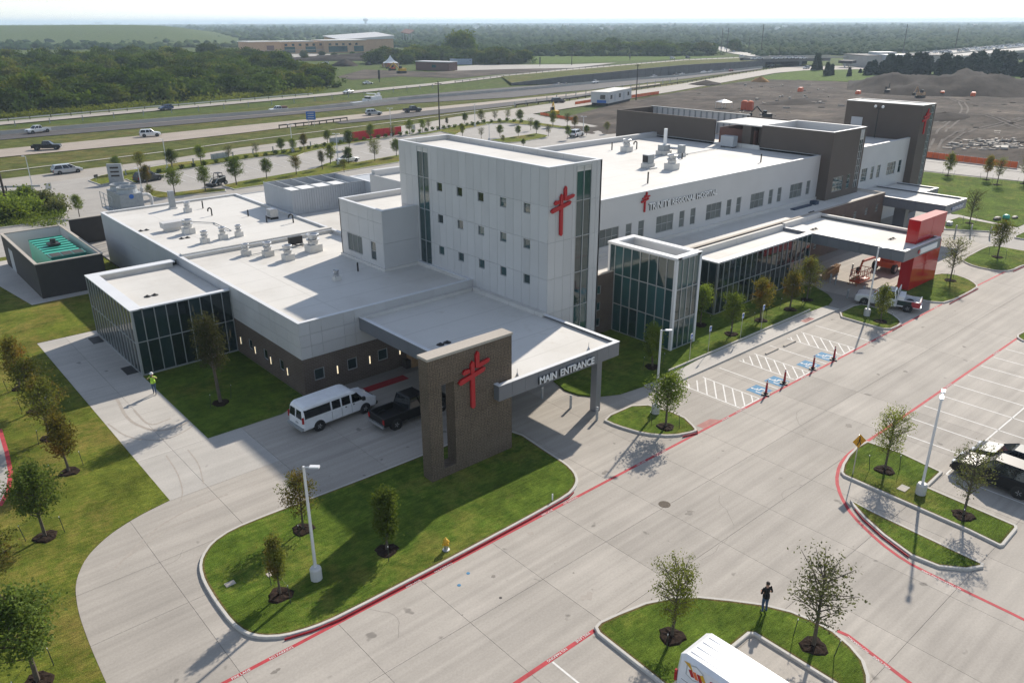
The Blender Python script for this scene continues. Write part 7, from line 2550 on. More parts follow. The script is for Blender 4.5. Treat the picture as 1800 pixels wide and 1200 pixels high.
# delineators, signs, bollards, wheel stops, hydrant
for (x, y), l in (((50.37, 28.1), 'first'), ((53.2, 28.25), 'second'), ((57.5, 28.2), 'third'), ((60.6, 28.05), 'fourth')):
    t = thing('delineator_post', '%s red and white striped post from the left at the accessible stalls' % l, 'traffic post', (x, y, 0.012), .4, 'striped posts at the accessible stalls')
    MB().box(-.3, .3, -.3, .3, 0, .08).lathe(0, 0, [(.2, .08), (.15, .16), (.05, .17)], 8).build('base', M['black'], t)
    MB().lathe(0, 0, [(.10, .16), (.085, .5), (.07, .95), (.05, 1.15), (.02, 1.17)], 10).build('post', M['redkerb'], t)
    for z in (.42, .72, 1.0):
        MB().lathe(0, 0, [(.097 - z * .028, z), (.094 - z * .028, z + .09)], 10).build('reflective_band', M['line'], t)
def sign_post(x, y, z, label, h=2.1):
    t = thing('parking_sign', label, 'sign', (x, y, z), math.radians(-90), 'accessible parking signs')
    MB().tube((0, 0, 0), (0, 0, h), .025, .025, 6).build('post', M['steel'], t)
    MB().box(.03, .045, -.155, .155, h - .48, h).build('plate', M['white'], t)
    m = MB().box(.046, .05, -.12, .12, h - .30, h - .05)
    m.build('symbol_panel', M['bluesign'], t)
    MB().box(.046, .05, -.12, .12, h - .45, h - .36).build('lettering_panel', M['bluesign'], t)
for (x, y), o in (((51.0, 35.75), 'first'), ((53.6, 35.75), 'second'), ((58.4, 35.75), 'third'), ((61.7, 35.75), 'fourth')):
    sign_post(x, y, .14, '%s blue and white accessible parking sign from the corner glass hall' % o, 2.45)
wsx = 0
for px, l in (((1356.7, 618), 'left of the two concrete wheel stops at the accessible stalls'), ((1388, 604.5), 'right of the two concrete wheel stops at the accessible stalls')):
    x, y = G(*px)
    tag(MB().prism([(x - .95, y - .09), (x + .95, y - .09), (x + .95, y + .09), (x - .95, y + .09)], 0, .11).build('wheel_stop', M['stonecap']), l, 'wheel stop', 'wheel stops')
def bollard(x, y, z, label, h=1.05):
    t = thing('bollard', label, 'bollard', (x, y, z), 0, 'grey bollards')
    MB().lathe(0, 0, [(.095, 0), (.095, h - .03), (.06, h)], 12).build('post', M['steelm'], t)
    MB().lathe(0, 0, [(.098, h * .82), (.098, h * .9)], 12).build('band', M['panel'], t)
for px, l in (((953, 700), 'bollard nearest the brick monument under the entrance canopy'), ((1003, 717), 'middle bollard along the entrance drive kerb'), ((1049, 738), 'bollard in front of the canopy column'),
              ((1517, 519), 'grey bollard in front of the white pickup hood'), ((1468, 500), 'grey bollard at the end of the long glass front'), ((1489, 524), 'thin grey bollard by the emergency canopy walk'), ((1497, 480), 'grey bollard beside the boom lift basket'), ((1459, 497), 'grey bollard standing nearest the glass end corner'),
              ((1678, 415), 'first bollard from the left on the curved kerb beyond the red pylon'), ((1705, 414.5), 'second bollard from the left on the curved kerb beyond the red pylon'), ((1739, 417.5), 'third bollard from the left on the curved kerb beyond the red pylon')):
    x, y = G(*px)
    bollard(x, y, 0, l, 1.5 if px[0] > 1600 else 1.05)
kb = PG([(1655, 411), (1678, 413.5), (1705, 413.5), (1740, 416), (1760, 421)])
struct(MB().path(kb, .2, .1).build('kerb', M['kerb']))
hy = thing('fire_hydrant', 'yellow topped fire hydrant on the monument lawn near the red kerb', 'fire hydrant', (20.43, 28.75, .13))
MB().lathe(0, 0, [(.20, 0), (.20, .05), (.12, .06), (.12, .30), (.13, .34)], 14).build('barrel', M['steel'], hy)
MB().lathe(0, 0, [(.13, .34), (.14, .52), (.16, .54), (.16, .58), (.12, .66), (.06, .72), (.035, .73), (.035, .79), (.01, .8)], 14).build('bonnet', M['yellow'], hy)
MB().tube((-.22, 0, .45), (.22, 0, .45), .06, .06, 10).tube((0, 0, .45), (0, -.22, .45), .075, .075, 10).build('nozzle', M['yellow'], hy)
ps = thing('pedestrian_sign', 'yellow diamond pedestrian crossing sign at the tip of the right island', 'sign', (44.05, 18.0, .1), math.radians(-118))
MB().tube((0, 0, 0), (0, 0, 2.85), .03, .03, 6).build('post', M['steel'], ps)
d = .47
MB().add([(.035, 0, 2.45 - d), (.035, -d, 2.45), (.035, 0, 2.45 + d), (.035, d, 2.45), (.05, 0, 2.45 - d), (.05, -d, 2.45), (.05, 0, 2.45 + d), (.05, d, 2.45)],
         [(0, 1, 2, 3), (7, 6, 5, 4), (0, 4, 5, 1), (1, 5, 6, 2), (2, 6, 7, 3), (3, 7, 4, 0)]).build('plate', M['amber'], ps)
m = MB()
def fl2(pts, x=.054):
    m.add([(x, a, b + 2.45) for a, b in pts], [tuple(range(len(pts)))])
    return m
fl2([(.06 * math.cos(t), .25 + .06 * math.sin(t)) for t in [k * .7 for k in range(9)]])
fl2([(-.05, -.02), (.06, -.02), (.07, .17), (-.05, .17)], .0545)
fl2([(-.05, -.02), (.02, -.02), (-.10, -.30), (-.16, -.28)], .055)
fl2([(0, -.02), (.06, -.02), (.16, -.27), (.10, -.30)], .0555)
fl2([(.05, .16), (.07, .12), (.19, -.02), (.16, -.04)], .056)
fl2([(-.05, .16), (-.07, .12), (-.18, .02), (-.15, .0)], .0565)
m.build('walking_figure', M['black'], ps)
o = MB().box(-.04, .04, -.02, .02, 0, .45).build('marker_stake', M['white'])
o.location = (*G(971, 882), .12)
tag(o, 'short white marker stake near the round end of the monument lawn', 'marker')
pe = thing('meter_cabinet', 'small grey meter cabinet on the lawn right of the red pylon', 'cabinet', (*G(1668, 397), .1))
MB().box(-.4, .4, -.3, .3, 0, .5).build('cabinet', M['panel'], pe)
bo = thing('tarp_bundle', 'teal tarpaulin bundle lying on the big right lawn', 'bundle', (*G(1768, 385), .06))
MB().ball((0, 0, .25), (.6, .5, .4), 8, 5).build('tarp', M['teal'], bo)
MB().ball((-1.6, .6, .15), (.9, .5, .3), 8, 5).ball((1.4, -.7, .1), (.8, .4, .2), 8, 5).build('rubble', M['black'], bo)
for px, s in (((735, 660), 1),):
    t = thing('timber_box', 'pale timber box against the brick wall under the entrance canopy', 'timber box', (33.0, 50.2, 0))
    MB().box(0, 1.7, 0, .75, 0, 1.35).build('panel', M['wood'], t)
    MB().box(-.5, -.05, .1, .6, 0, .7).build('crate', M['darkwood'], t)

# signs and screens behind
bs = thing('road_sign', 'blue highway sign on two posts beside the beige road', 'road sign', (*G(548, 222), 0), math.radians(-125))
for y in (-.75, .75):
    MB().tube((0, y, 0), (0, y, 3.6), .07, .07, 6).build('post', M['steel'], bs)
MB().box(.08, .14, -1.25, 1.25, 1.7, 3.9).build('plate', M['bluesign'], bs)
for z in (2.1, 2.7, 3.3):
    MB().box(.141, .15, -.85, .85, z, z + .22).build('lettering_bar', M['panelgrey'], bs)
cs = thing('campus_sign', 'grey slab campus sign with dark letter panel behind the cooling tower', 'sign', (*G(206, 322), 0), math.radians(150))
MB().box(-1.2, 1.2, -.25, .25, 0, 3.4).build('slab', M['steelm'], cs)
MB().box(-.95, .95, .251, .28, .9, 3.1).build('letter_panel', M['steelm'], cs)
for z in (1.2, 1.9, 2.6):
    MB().box(-.7, .7, .281, .30, z, z + .3).build('letter_bar', M['darkwood'], cs)
ys_ = thing('road_board', 'dark board sign on two posts by the weedy corner', 'sign', (*G(88, 343), 0), math.radians(-60))
for y in (-.4, .4):
    MB().tube((0, y, 0), (0, y, 1.9), .03, .03, 5).build('post', M['steel'], ys_)
MB().box(.03, .06, -.55, .55, 1.0, 1.95).build('plate', M['steelm'], ys_)
ks = thing('keep_right_sign', 'small dark board on a post at the tip of the shrub planter', 'sign', (*G(170, 320), .12), math.radians(-60))
MB().tube((0, 0, 0), (0, 0, 1.2), .03, .03, 5).build('post', M['steel'], ks)
MB().box(.03, .06, -.45, .45, .75, 1.2).build('plate', M['black'], ks)
def mesh_fence(name, label, px_a, px_b, h, mat, n, cat='fence', z=0, postmat='steelm'):
    a, b = G(*px_a, z), G(*px_b, z)
    t = thing(name, label, cat, (*a, z))
    L = math.hypot(b[0] - a[0], b[1] - a[1])
    t.rotation_euler = (0, 0, math.atan2(b[1] - a[1], b[0] - a[0]))
    for k in range(n):
        x0, x1 = L * k / n, L * (k + 1) / n
        MB().box(x0 + .03, x1 - .03, -.03, .03, .12, h).build('fence_panel', M[mat], t)
    for k in range(n + 1):
        MB().box(L * k / n - .03, L * k / n + .03, .03, .1, 0, h + .1).build('fence_post', M[postmat], t)
    return t
mesh_fence('banner_fence', 'bright red fabric fence along the shrub planter', (619, 248.5), (706, 237), 2.1, 'banner', 8)
mesh_fence('banner_fence', 'pale grey fabric panel fence below the blue sign', (580, 253), (617, 249), 1.3, 'panelgrey', 4)
mesh_fence('banner_fence', 'pale grey fabric panel fence on the planter by the shrubs', (372, 281.5), (403, 277), 1.2, 'panelgrey', 3)
mesh_fence('silt_fence', 'orange mesh fence beyond the east road', (1628, 278), (1787, 297), 1.3, 'orange', 14, z=-.1)
mesh_fence('silt_fence', 'orange mesh fence left of the site trailer', (1011, 184.5), (1060, 177), 1.0, 'orange', 6, z=-.1)
mesh_fence('silt_fence', 'orange mesh fence right of the tall pole by the trailer', (1110, 173), (1158, 166), 1.2, 'orange', 6, z=-.1)
mesh_fence('silt_fence', 'orange mesh fence at the corner of the dark building ground', (950, 203), (1010, 213), .9, 'orange', 7, z=-.1)
pt = thing('portable_tank', 'grey panel board leaning on the planter right of the red fence', 'board', (*G(727, 233), .1), .5)
MB().box(-.9, .9, -.1, .1, .3, 1.8).build('board', M['steelm'], pt)
MB().tube((-.9, 0, .9), (-1.6, 0, 0), .05).build('prop', M['black'], pt)

def rail(name, label, pts, h=.75, step=4.0, mat='steelm', post='darkwood', beam=.3, z=0, maxn=280, cat='guard rail'):
    P = PG(pts, z)
    o = (*P[0], z)
    t = thing(name, label, cat, o)
    mb = MB()
    for p, q in zip(P, P[1:]):
        dx, dy = q[0] - p[0], q[1] - p[1]
        l = math.hypot(dx, dy)
        nx, ny = -dy / l * .04, dx / l * .04
        z0, z1 = z + h - beam, z + h
        mb.add([(p[0] - nx, p[1] - ny, z0), (q[0] - nx, q[1] - ny, z0), (q[0] - nx, q[1] - ny, z1), (p[0] - nx, p[1] - ny, z1), (p[0] + nx, p[1] + ny, z0), (q[0] + nx, q[1] + ny, z0), (q[0] + nx, q[1] + ny, z1), (p[0] + nx, p[1] + ny, z1)],
               [(0, 1, 2, 3), (7, 6, 5, 4), (3, 2, 6, 7), (0, 4, 5, 1)])
    mb.build('beam', M[mat], t, o)
    pm = MB().box(-.1, .1, -.1, .1, -.1, h + .03).build('post', M[post], t)
    pd = pm.data
    bpy.data.objects.remove(pm)
    total = sum(math.hypot(q[0] - p[0], q[1] - p[1]) for p, q in zip(P, P[1:]))
    step = max(step, total / maxn)
    d_, nxt = 0.0, 0.0
    for p, q in zip(P, P[1:]):
        l = math.hypot(q[0] - p[0], q[1] - p[1])
        while nxt <= d_ + l:
            k = (nxt - d_) / l
            link('post', pd, t, (p[0] + (q[0] - p[0]) * k - o[0], p[1] + (q[1] - p[1]) * k - o[1], 0))
            nxt += step
        d_ += l
    return t
rail('guard_rail', 'dark guard rail beside the blue highway sign', [(491, 226), (560, 218.5), (611, 212)], .95, 2.6, 'darkwood')
rail('guard_rail', 'grey guard rail bounding the weedy corner at left', [(-20, 336), (30, 335.5), (72, 334)], .85, 3, 'steelm')
rail('guard_rail', 'long grey guard rail along the far frontage road before the thicket', [(-60, 221), (0, 214.5), (250, 192.5), (550, 167.5)], .8, 6, 'steel')
rail('guard_rail', 'dark guard rail along the near frontage road toward the overpass', [(907, 188), (1000, 177), (1110, 160), (1200, 147), (1300, 130), (1400, 114.5)], .9, 6, 'darkwood')
rail('guard_rail', 'dotted guard rail along the far frontage road beside the meadow', [(800, 145.5), (900, 133), (1000, 123), (1200, 106.5), (1290, 102)], .8, 7, 'barrier')
rail('wire_fence', 'thin post and wire fence on the bank above the left highway', [(-30, 228), (0, 224), (250, 203), (550, 178), (780, 152)], 1.5, 9, 'steelm', 'steelm', .03, cat='fence')
rail('wire_fence', 'thin post and wire fence between the beige road and near frontage road', [(905, 188.5), (1000, 171), (1100, 156), (1200, 142)], 1.6, 8, 'steelm', 'steelm', .03, cat='fence')
rail('wire_fence', 'thin wire fence along the planter of the rear lot', [(222, 309), (420, 275), (560, 256)], 1.1, 5, 'steelm', 'steelm', .03, cat='fence')

# ================================================================ WORKS YARD, FAR BUILDINGS
def at(px, z=0):
    return (*G(*px, z), z)
tent = thing('marquee_tent', 'white peaked marquee tent in the works yard', 'tent', at((687, 118), -.2), math.radians(15))
mb = MB()
n = 4
prof = [(6.6, 2.6), (4.6, 3.3), (2.6, 4.4), (1.2, 5.7), (.15, 7.0)]
mb.lathe(0, 0, prof, 4)
mb.build('canopy', M['white'], tent)
for k in range(4):
    a = k * math.pi / 2
    MB().tube((6.4 * math.cos(a), 6.4 * math.sin(a), 0), (6.4 * math.cos(a), 6.4 * math.sin(a), 2.7), .1).build('pole', M['pole'], tent)
MB().box(-4, 4, -4, 4, .2, 2.2).build('stall_goods', M['wood'], tent)
sh = thing('site_shed', 'long red brown site building with flat grey roof in the works yard', 'shed', at((731, 123), -.2), math.atan2(G(789, 125)[1] - G(731, 123)[1], G(789, 125)[0] - G(731, 123)[0]))
Ls = math.hypot(G(789, 125)[1] - G(731, 123)[1], G(789, 125)[0] - G(731, 123)[0])
MB().box(0, Ls, 0, 9, 0, 4.6).build('wall', M['brownred'], sh)
MB().box(-.2, Ls + .2, -.2, 9.2, 4.6, 5.0).build('roof', M['panel'], sh)
MB().box(Ls * .5, Ls * .62, -.06, -.01, 1.6, 3.2).build('window', M['glasst'], sh)
cn = thing('shipping_container', 'pale blue grey shipping container behind the red brown site building', 'container', at((791, 114), -.2), math.radians(-38))
MB().box(0, 15, 0, 3, 0, 3.6).build('body', plain('container blue', (.30, .36, .46), .6), cn)
def digger(px, rot, label, col, s=1.0, z=-.2):
    t = thing('excavator', label, 'excavator', at(px, z), rot)
    t.scale = (s, s, s)
    for y in (-1.1, 1.1):
        MB().box(-1.9, 1.9, y - .3, y + .3, 0, .9).build('track', M['black'], t)
    MB().box(-1.9, 1.2, -1.2, 1.2, 1.0, 2.1).build('body', M[col], t)
    MB().box(.2, 1.4, .2, 1.2, 2.1, 3.2).build('cab', M['glasscar'], t)
    MB().tube((1.0, -.3, 1.8), (3.6, -.3, 4.6), .22).tube((3.6, -.3, 4.6), (5.6, -.3, 2.4), .18).build('boom', M[col], t)
    MB().box(5.2, 6.0, -.8, .2, 1.2, 2.3).build('bucket', M['black'], t)
digger((706, 129), math.radians(170), 'yellow excavator in front of the white marquee', 'yellow', 1.25)
digger((690, 124), math.radians(200), 'orange excavator arm and body beside the white marquee', 'lift', .9)
digger((975, 205), math.radians(60), 'black and yellow machine beside the orange mesh fence', 'yellow', .85)
digger((1617, 172), math.radians(180), 'beige excavator just above the far brown tower roof', 'tan', .9)
digger((1559, 165), math.radians(20), 'small dark excavator left of the beige one above the brown tower', 'black', .8)
digger((1346, 210), math.radians(140), 'dark machine among debris behind the brown roof screen', 'black', .8)
digger((648, 115), math.radians(20), 'black loader in the works yard left of the marquee', 'black', .9)
def mound(px, r, h, mat, label, sx=1.0, cat='earth mound', seed=1, name='earth_mound', rot=0.0):
    rng = np.random.default_rng(seed)
    nr, na_ = 9, 26
    vs, fs = [], []
    for i in range(nr):
        t = i / (nr - 1)
        for k in range(na_):
            a = 2 * math.pi * k / na_
            rr_ = r * (1 - t) * (1 + .12 * math.sin(3 * a + seed) + rng.normal(0, .05))
            vs.append((rr_ * sx * math.cos(a), rr_ * math.sin(a), h * (t ** .75) * (1 + rng.normal(0, .06)) if i else -.2))
    for i in range(nr - 1):
        for k in range(na_):
            fs.append((i * na_ + k, i * na_ + (k + 1) % na_, (i + 1) * na_ + (k + 1) % na_, (i + 1) * na_ + k))
    o = MB().add(vs, fs).build(name, M[mat], smooth=True)
    o.location = at(px, -.2)
    o.rotation_euler = (0, 0, rot)
    return tag(o, label, cat)
mound((607, 116), 9, 4.2, 'berm', 'steep dark earth heap left of the white marquee')
mound((640, 103), 20, 4.0, 'berm', 'long low earth heap in front of the tan school', 3.2, seed=3, rot=-.7)
mound((590, 106), 15, 3.0, 'berm', 'low earth heap left of the long one in front of the tan school', 2.6, seed=4, rot=-.7)
mound((1337, 145), 4.5, 2.6, 'sand', 'orange brown soil heap near the frontage road')
mound((1240, 149), 6, 1.8, 'berm', 'dark soil heap with branches beside the near frontage road', 1.6, seed=8)
mound((1660, 207), 7, 1.5, 'berm', 'dark soil heap right of the far brown tower', 1.7, seed=9)
mound((1400, 180), 8, 1.0, 'berm', 'low dark soil heap in the middle of the construction ground', 2.4, seed=12)
mound((1380, 222), 5, 1.6, 'berm', 'soil heap just behind the brown roof opening', 1.5, seed=14)
# long dark berm
crest = [(1488, 140, .6), (1520, 143, 3.2), (1560, 146, 6.0), (1600, 148, 7.2), (1650, 149, 7.4), (1700, 150, 7.2), (1750, 151, 6.4), (1800, 151, 5.8), (1860, 151, 5.0), (1940, 151, 2)]
mb = MB()
rngb = np.random.default_rng(17)
cr = []
for i in range(len(crest) - 1):
    for k in range(14):
        t = k / 14
        cr.append(tuple(crest[i][j] + (crest[i + 1][j] - crest[i][j]) * t for j in range(3)))
rows = 16
for j in range(rows):
    t = j / (rows - 1)
    for (px, py, h) in cr:
        x, y = G(px, py + 20, 0)
        d = math.hypot(x, y)
        k = (d + t * 75) / d
        z = -.25 + h * .82 * (min(1, t / .4) ** .8 if t < .6 else max(0, (1 - t) / .4)) * (1 + .8 * mnoise.fractal(Vector((x * .06, y * .06, t * 3)), 1.0, 2.0, 4)) + (rngb.normal(0, .12) if 0 < t < 1 else 0)
        mb.v.append((x * k, y * k, z))
n = len(cr)
for j in range(rows - 1):
    for i in range(n - 1):
        mb.f.append((j * n + i, j * n + i + 1, (j + 1) * n + i + 1, (j + 1) * n + i))
        mb.m.append(0)
tag(mb.build('earth_berm', M['berm'], smooth=True), 'long dark earth berm in front of the cedar belt', 'earth berm')
# lumpy dirt over the building ground
lumps = MB()
rl = random.Random(4)
dp = [(1180, 170), (1330, 142), (1480, 160), (1800, 172), (1800, 265), (1640, 255), (1480, 200), (1300, 200)]
for _ in range(170):
    px, py = rl.uniform(1100, 1830), rl.uniform(146, 272)
    if not inside((px, py), dp):
        continue
    x, y = G(px, py, -.15)
    r = rl.uniform(.3, 1.3)
    lumps.ball((x, y, -.2), (r * rl.uniform(1, 2.2), r, r * rl.uniform(.15, .4)), 7, 4)
struct(lumps.build('dirt_clods', M['berm']), 'stuff')
deb = MB()
for _ in range(130):
    px, py = rl.uniform(1660, 1800), rl.uniform(246, 264)
    if rl.random() < .35:
        px, py = rl.uniform(1300, 1480), rl.uniform(150, 205)
    x, y = G(px, py, -.1)
    deb.obox(x, y, -.1, rl.uniform(0, .5), rl.uniform(.3, 2.6), rl.uniform(.1, .7), rl.uniform(0, 3))
struct(deb.build('rubble', M['stainl']), 'stuff')
for px, l, sx in (((1765, 262), 'pale sheet of plywood lying on the rubble at right', 4.0), ((1752, 236), 'bundle of white pipes lying on the building ground', 5.0), ((1665, 203), 'white slab lying on the dark soil heap', 1.6)):
    x, y = G(*px, -.1)
    o = MB().obox(0, 0, .1, .5, sx, 1.4, .3).build('loose_sheet', M['barrier'])
    o.location = (x, y, 0)
    tag(o, l, 'sheet')
o = MB().sheet(smooth_poly(PG([(1670, 241), (1700, 230), (1725, 229), (1740, 236), (1715, 242), (1690, 244)], -.13), 2), -.128).build('sand_patch', M['sand'])
struct(o)
for px, l in (((1308, 193), 'left of the two red site tanks'), ((1318, 194), 'right of the two red site tanks')):
    t = thing('site_tank', l + ' by the white pop up tent', 'tank', at(px, -.15), .3, 'red site tanks')
    MB().box(-.9, .9, -.9, .9, 0, 2.6).build('body', M['lift'], t)
    MB().lathe(0, 0, [(.9, 2.6), (.7, 2.85), (.1, 2.95)], 10).build('lid', M['orange'], t)
pu = thing('popup_tent', 'small white pop up tent on the dark building ground', 'tent', at((1272, 190), -.15), .4)
MB().lathe(0, 0, [(2.9, 1.9), (1.4, 2.4), (.1, 2.75)], 4).build('canopy', M['white'], pu)
for k in range(4):
    a = k * math.pi / 2
    MB().tube((2.7 * math.cos(a), 2.7 * math.sin(a), 0), (2.7 * math.cos(a), 2.7 * math.sin(a), 1.95), .06).build('pole', M['pole'], pu)
for i, (px, l) in enumerate((((1407, 161), 'orange barrier stack on the building ground nearest the green patch'), ((1508, 167), 'orange barrier stack above the left end of the brown tower roof'), ((1656, 168), 'red orange bin at the foot of the berm'), ((1710, 170), 'faded orange bin at the foot of the berm farther right'))):
    t = thing('site_barrier', l, 'barrier', at(px, -.15), .3)
    MB().box(-1.7, 1.7, -.8, .8, 0, 1.3).build('stack', M['orange'], t)
    MB().box(-1.5, 1.5, -.6, .6, 1.3, 1.6).build('top_stack', M['lift'], t)
ta, tb_ = G(1070, 185), G(1110, 176)
trl = thing('site_trailer', 'long white site office trailer beside the tall dark pole', 'site trailer', (*G(1069, 185.5), -.1), math.atan2(tb_[1] - ta[1], tb_[0] - ta[0]))
Lt = math.hypot(tb_[1] - ta[1], tb_[0] - ta[0])
MB().box(0, Lt, 0, 6.5, .7, 4.2).build('body', M['panel'], trl)
MB().box(-.1, Lt + .1, -.1, 6.6, 4.2, 4.4).build('roof', M['roof'], trl)
for k, x in enumerate((.12, .28, .48, .66, .86)):
    if k in (1, 3):
        MB().box(Lt * x - .6, Lt * x + .6, -.05, -.002, .9, 3.4).build('door', M['panelgrey'], trl)
    else:
        MB().box(Lt * x - .8, Lt * x + .8, -.05, -.002, 2.0, 3.3).build('window', M['glass'], trl)
MB().box(-.05, -.002, 1.2, 3.0, 2.0, 3.4).build('window', M['glass'], trl)
MB().box(-.06, -.003, .8, 4.2, .75, 1.7).build('banner', M['bluesign'], trl)
MB().box(.3, Lt - .3, .3, 6.2, 0, .7).build('skirt', M['black'], trl)

# small vehicles in the works yard
for px, rot, l, k, c_ in (((572, 113), 2.6, 'white van parked by the earth heap in the works yard', 'suv', WHITE), ((650, 109), 2.6, 'white truck parked behind the black loader', 'suv', WHITE)):
    car(k, c_, l, at(px, -.2), rot, detail=False)
# tan school complex
def school():
    a, b = G(440, 97, -.2), G(642, 92, -.2)
    rot = math.atan2(b[1] - a[1], b[0] - a[0])
    L = math.hypot(b[1] - a[1], b[0] - a[0])
    t = thing('school_building', 'long tan school with rows of windows and white roofs beyond the works yard', 'school', (*a, -.2), rot)
    H = 10.5
    MB().box(0, L * .25, 0, 30, 0, H).build('wall', M['tan'], t)
    MB().box(L * .25, L * .62, 3, 30, 0, H - .4).build('wall', M['tan'], t)
    MB().box(L * .62, L, -3, 30, 0, H + .2).build('wall', M['tan'], t)
    MB().box(-.5, L * .24, -.5, 31, H, H + .6).box(L * .26, L * .55, 2.5, 31, H - .4, H + .4).box(L * .63, L + .5, -3.5, 31, H + .2, H + .8).build('roof', M['roof'], t)
    MB().box(L * .14, L * .2, -.1, 0, 1, 7.5).build('entrance_bay', M['brownred'], t)
    for i in range(11):
        x = L * (.31 + .06 * i)
        y = 3 if x < L * .62 else -3
        MB().box(x - 1.3, x + 1.3, y - .08, y - .005, 6.6, 8.6).build('window', M['glass'], t)
    for x in (.34, .52, .70, .78, .93):
        y = 3 if x < .62 else -3
        MB().box(L * x - 5, L * x + 5, y - .12, y - .01, .8, 6).build('window', M['glasst'], t)
    for i in range(9):
        MB().box(L * .02 + i * 4, L * .02 + i * 4 + 2, -.08, -.005, 1.4, 3).build('window', M['glass'], t)
    MB().box(-.2, L + .2, -.15, .2, 3.2, 3.5).build('band', M['stonecap'], t)
    g0 = L * .90
    MB().add([(g0, 30, 0), (g0 + 58, 30, 0), (g0 + 58, 70, 0), (g0, 70, 0), (g0, 30, 10.5), (g0 + 58, 30, 13.5), (g0 + 58, 70, 16.5), (g0, 70, 13.5)], [(0, 1, 5, 4), (1, 2, 6, 5), (2, 3, 7, 6), (3, 0, 4, 7)]).build('gymnasium', M['tan'], t)
    MB().add([(g0 - 1, 29, 10.5), (g0 + 59, 29, 11.1), (g0 + 59, 71, 16.7), (g0 - 1, 71, 13.6), (g0 - 1, 29, 11.1), (g0 + 59, 29, 14.2), (g0 + 59, 71, 17.3), (g0 - 1, 71, 14.2)], [(4, 5, 6, 7), (0, 1, 5, 4), (1, 2, 6, 5), (3, 0, 4, 7), (2, 3, 7, 6)]).build('gymnasium_roof', M['panel'], t)
school()
fr = thing('frame_tower', 'tall open steel frame with a slanted board beside the tan school hall', 'tower', at((717, 78), -.2), .5)
mb = MB()
for x, y in ((-4, -4), (4, -4), (4, 4), (-4, 4)):
    mb.tube((x, y, 0), (x, y, 14), .5, .5, 5)
mb.tube((7, 0, 0), (7, 0, 26), .35, .3, 5)
mb.build('frame', M['steelm'], fr)
MB().add([(-7, -6, 12), (8, -6, 16), (8, 6, 18), (-7, 6, 14), (-7, -6, 13), (8, -6, 17), (8, 6, 19), (-7, 6, 15)], [(3, 2, 1, 0), (4, 5, 6, 7), (0, 1, 5, 4), (1, 2, 6, 5), (2, 3, 7, 6), (3, 0, 4, 7)]).build('roof_board', M['brownred'], fr)
# beige shop right of the overpass
ba, bb_ = G(1520, 119, -.2), G(1672, 118, -.2)
bt_ = thing('shop_building', 'pale beige shop building with a wide recessed entrance behind the cedars', 'shop', (*ba, -.2), math.atan2(bb_[1] - ba[1], bb_[0] - ba[0]))
Lb = math.hypot(bb_[1] - ba[1], bb_[0] - ba[0])
MB().box(0, Lb, 0, 30, 0, 6.6).build('wall', M['beige'], bt_)
MB().box(Lb * .18, Lb * .48, -3.5, 4, 4.4, 7.6).build('entrance_block', M['panelgrey'], bt_)
MB().box(Lb * .2, Lb * .46, -.15, -.01, .2, 4.4).build('entrance_glass', M['glass'], bt_)
MB().box(Lb * .27, Lb * .38, -3.58, -3.51, 5.6, 6.5).build('sign_lettering', M['jointdark'], bt_)
MB().box(-.4, Lb + .4, -.4, 30.4, 6.6, 7.0).build('roof', M['retain'], bt_)
MB().box(Lb * .2, Lb * .42, 8, 20, 7.0, 8.6).build('roof_lantern', M['panelgrey'], bt_)
pv = thing('petrol_canopy', 'dark flat canopy left of the beige shop building', 'canopy', at((1488, 119), -.1), .2)
MB().box(-5, 5, -4, 4, 2.6, 4.2).build('roof', M['dark'], pv)
MB().box(-4.5, -4, -.3, .3, 0, 2.6).box(4, 4.5, -.3, .3, 0, 2.6).build('column', M['panel'], pv)
# overpass
oa, ob_ = G(1347, 118, 0), G(1440, 116, 0)
ov = thing('overpass_bridge', 'grey concrete overpass bridge across the sunken highway', 'bridge', (*oa, 0), math.atan2(ob_[1] - oa[1], ob_[0] - oa[0]))
Lo = math.hypot(ob_[1] - oa[1], ob_[0] - oa[0])
MB().box(-3, Lo + 8, 0, 22, 2.9, 4.6).build('girder', M['retain'], ov)
MB().box(-6, Lo + 25, -.3, .1, 4.62, 5.5).box(-6, Lo + 25, 21.9, 22.3, 4.62, 5.5).build('parapet', M['barrier'], ov)
MB().box(Lo * .62, Lo * .62 + 2, .5, 21, -.1, 2.88).box(-4, -1, .5, 21, -.1, 2.88).build('pier', M['retain'], ov)
MB().box(-4, Lo + 8, 23, 24, -.1, 4.5).build('underpass_shade', M['black'], ov)  # black sheet closing the opening, its colour stands in for shade under the deck
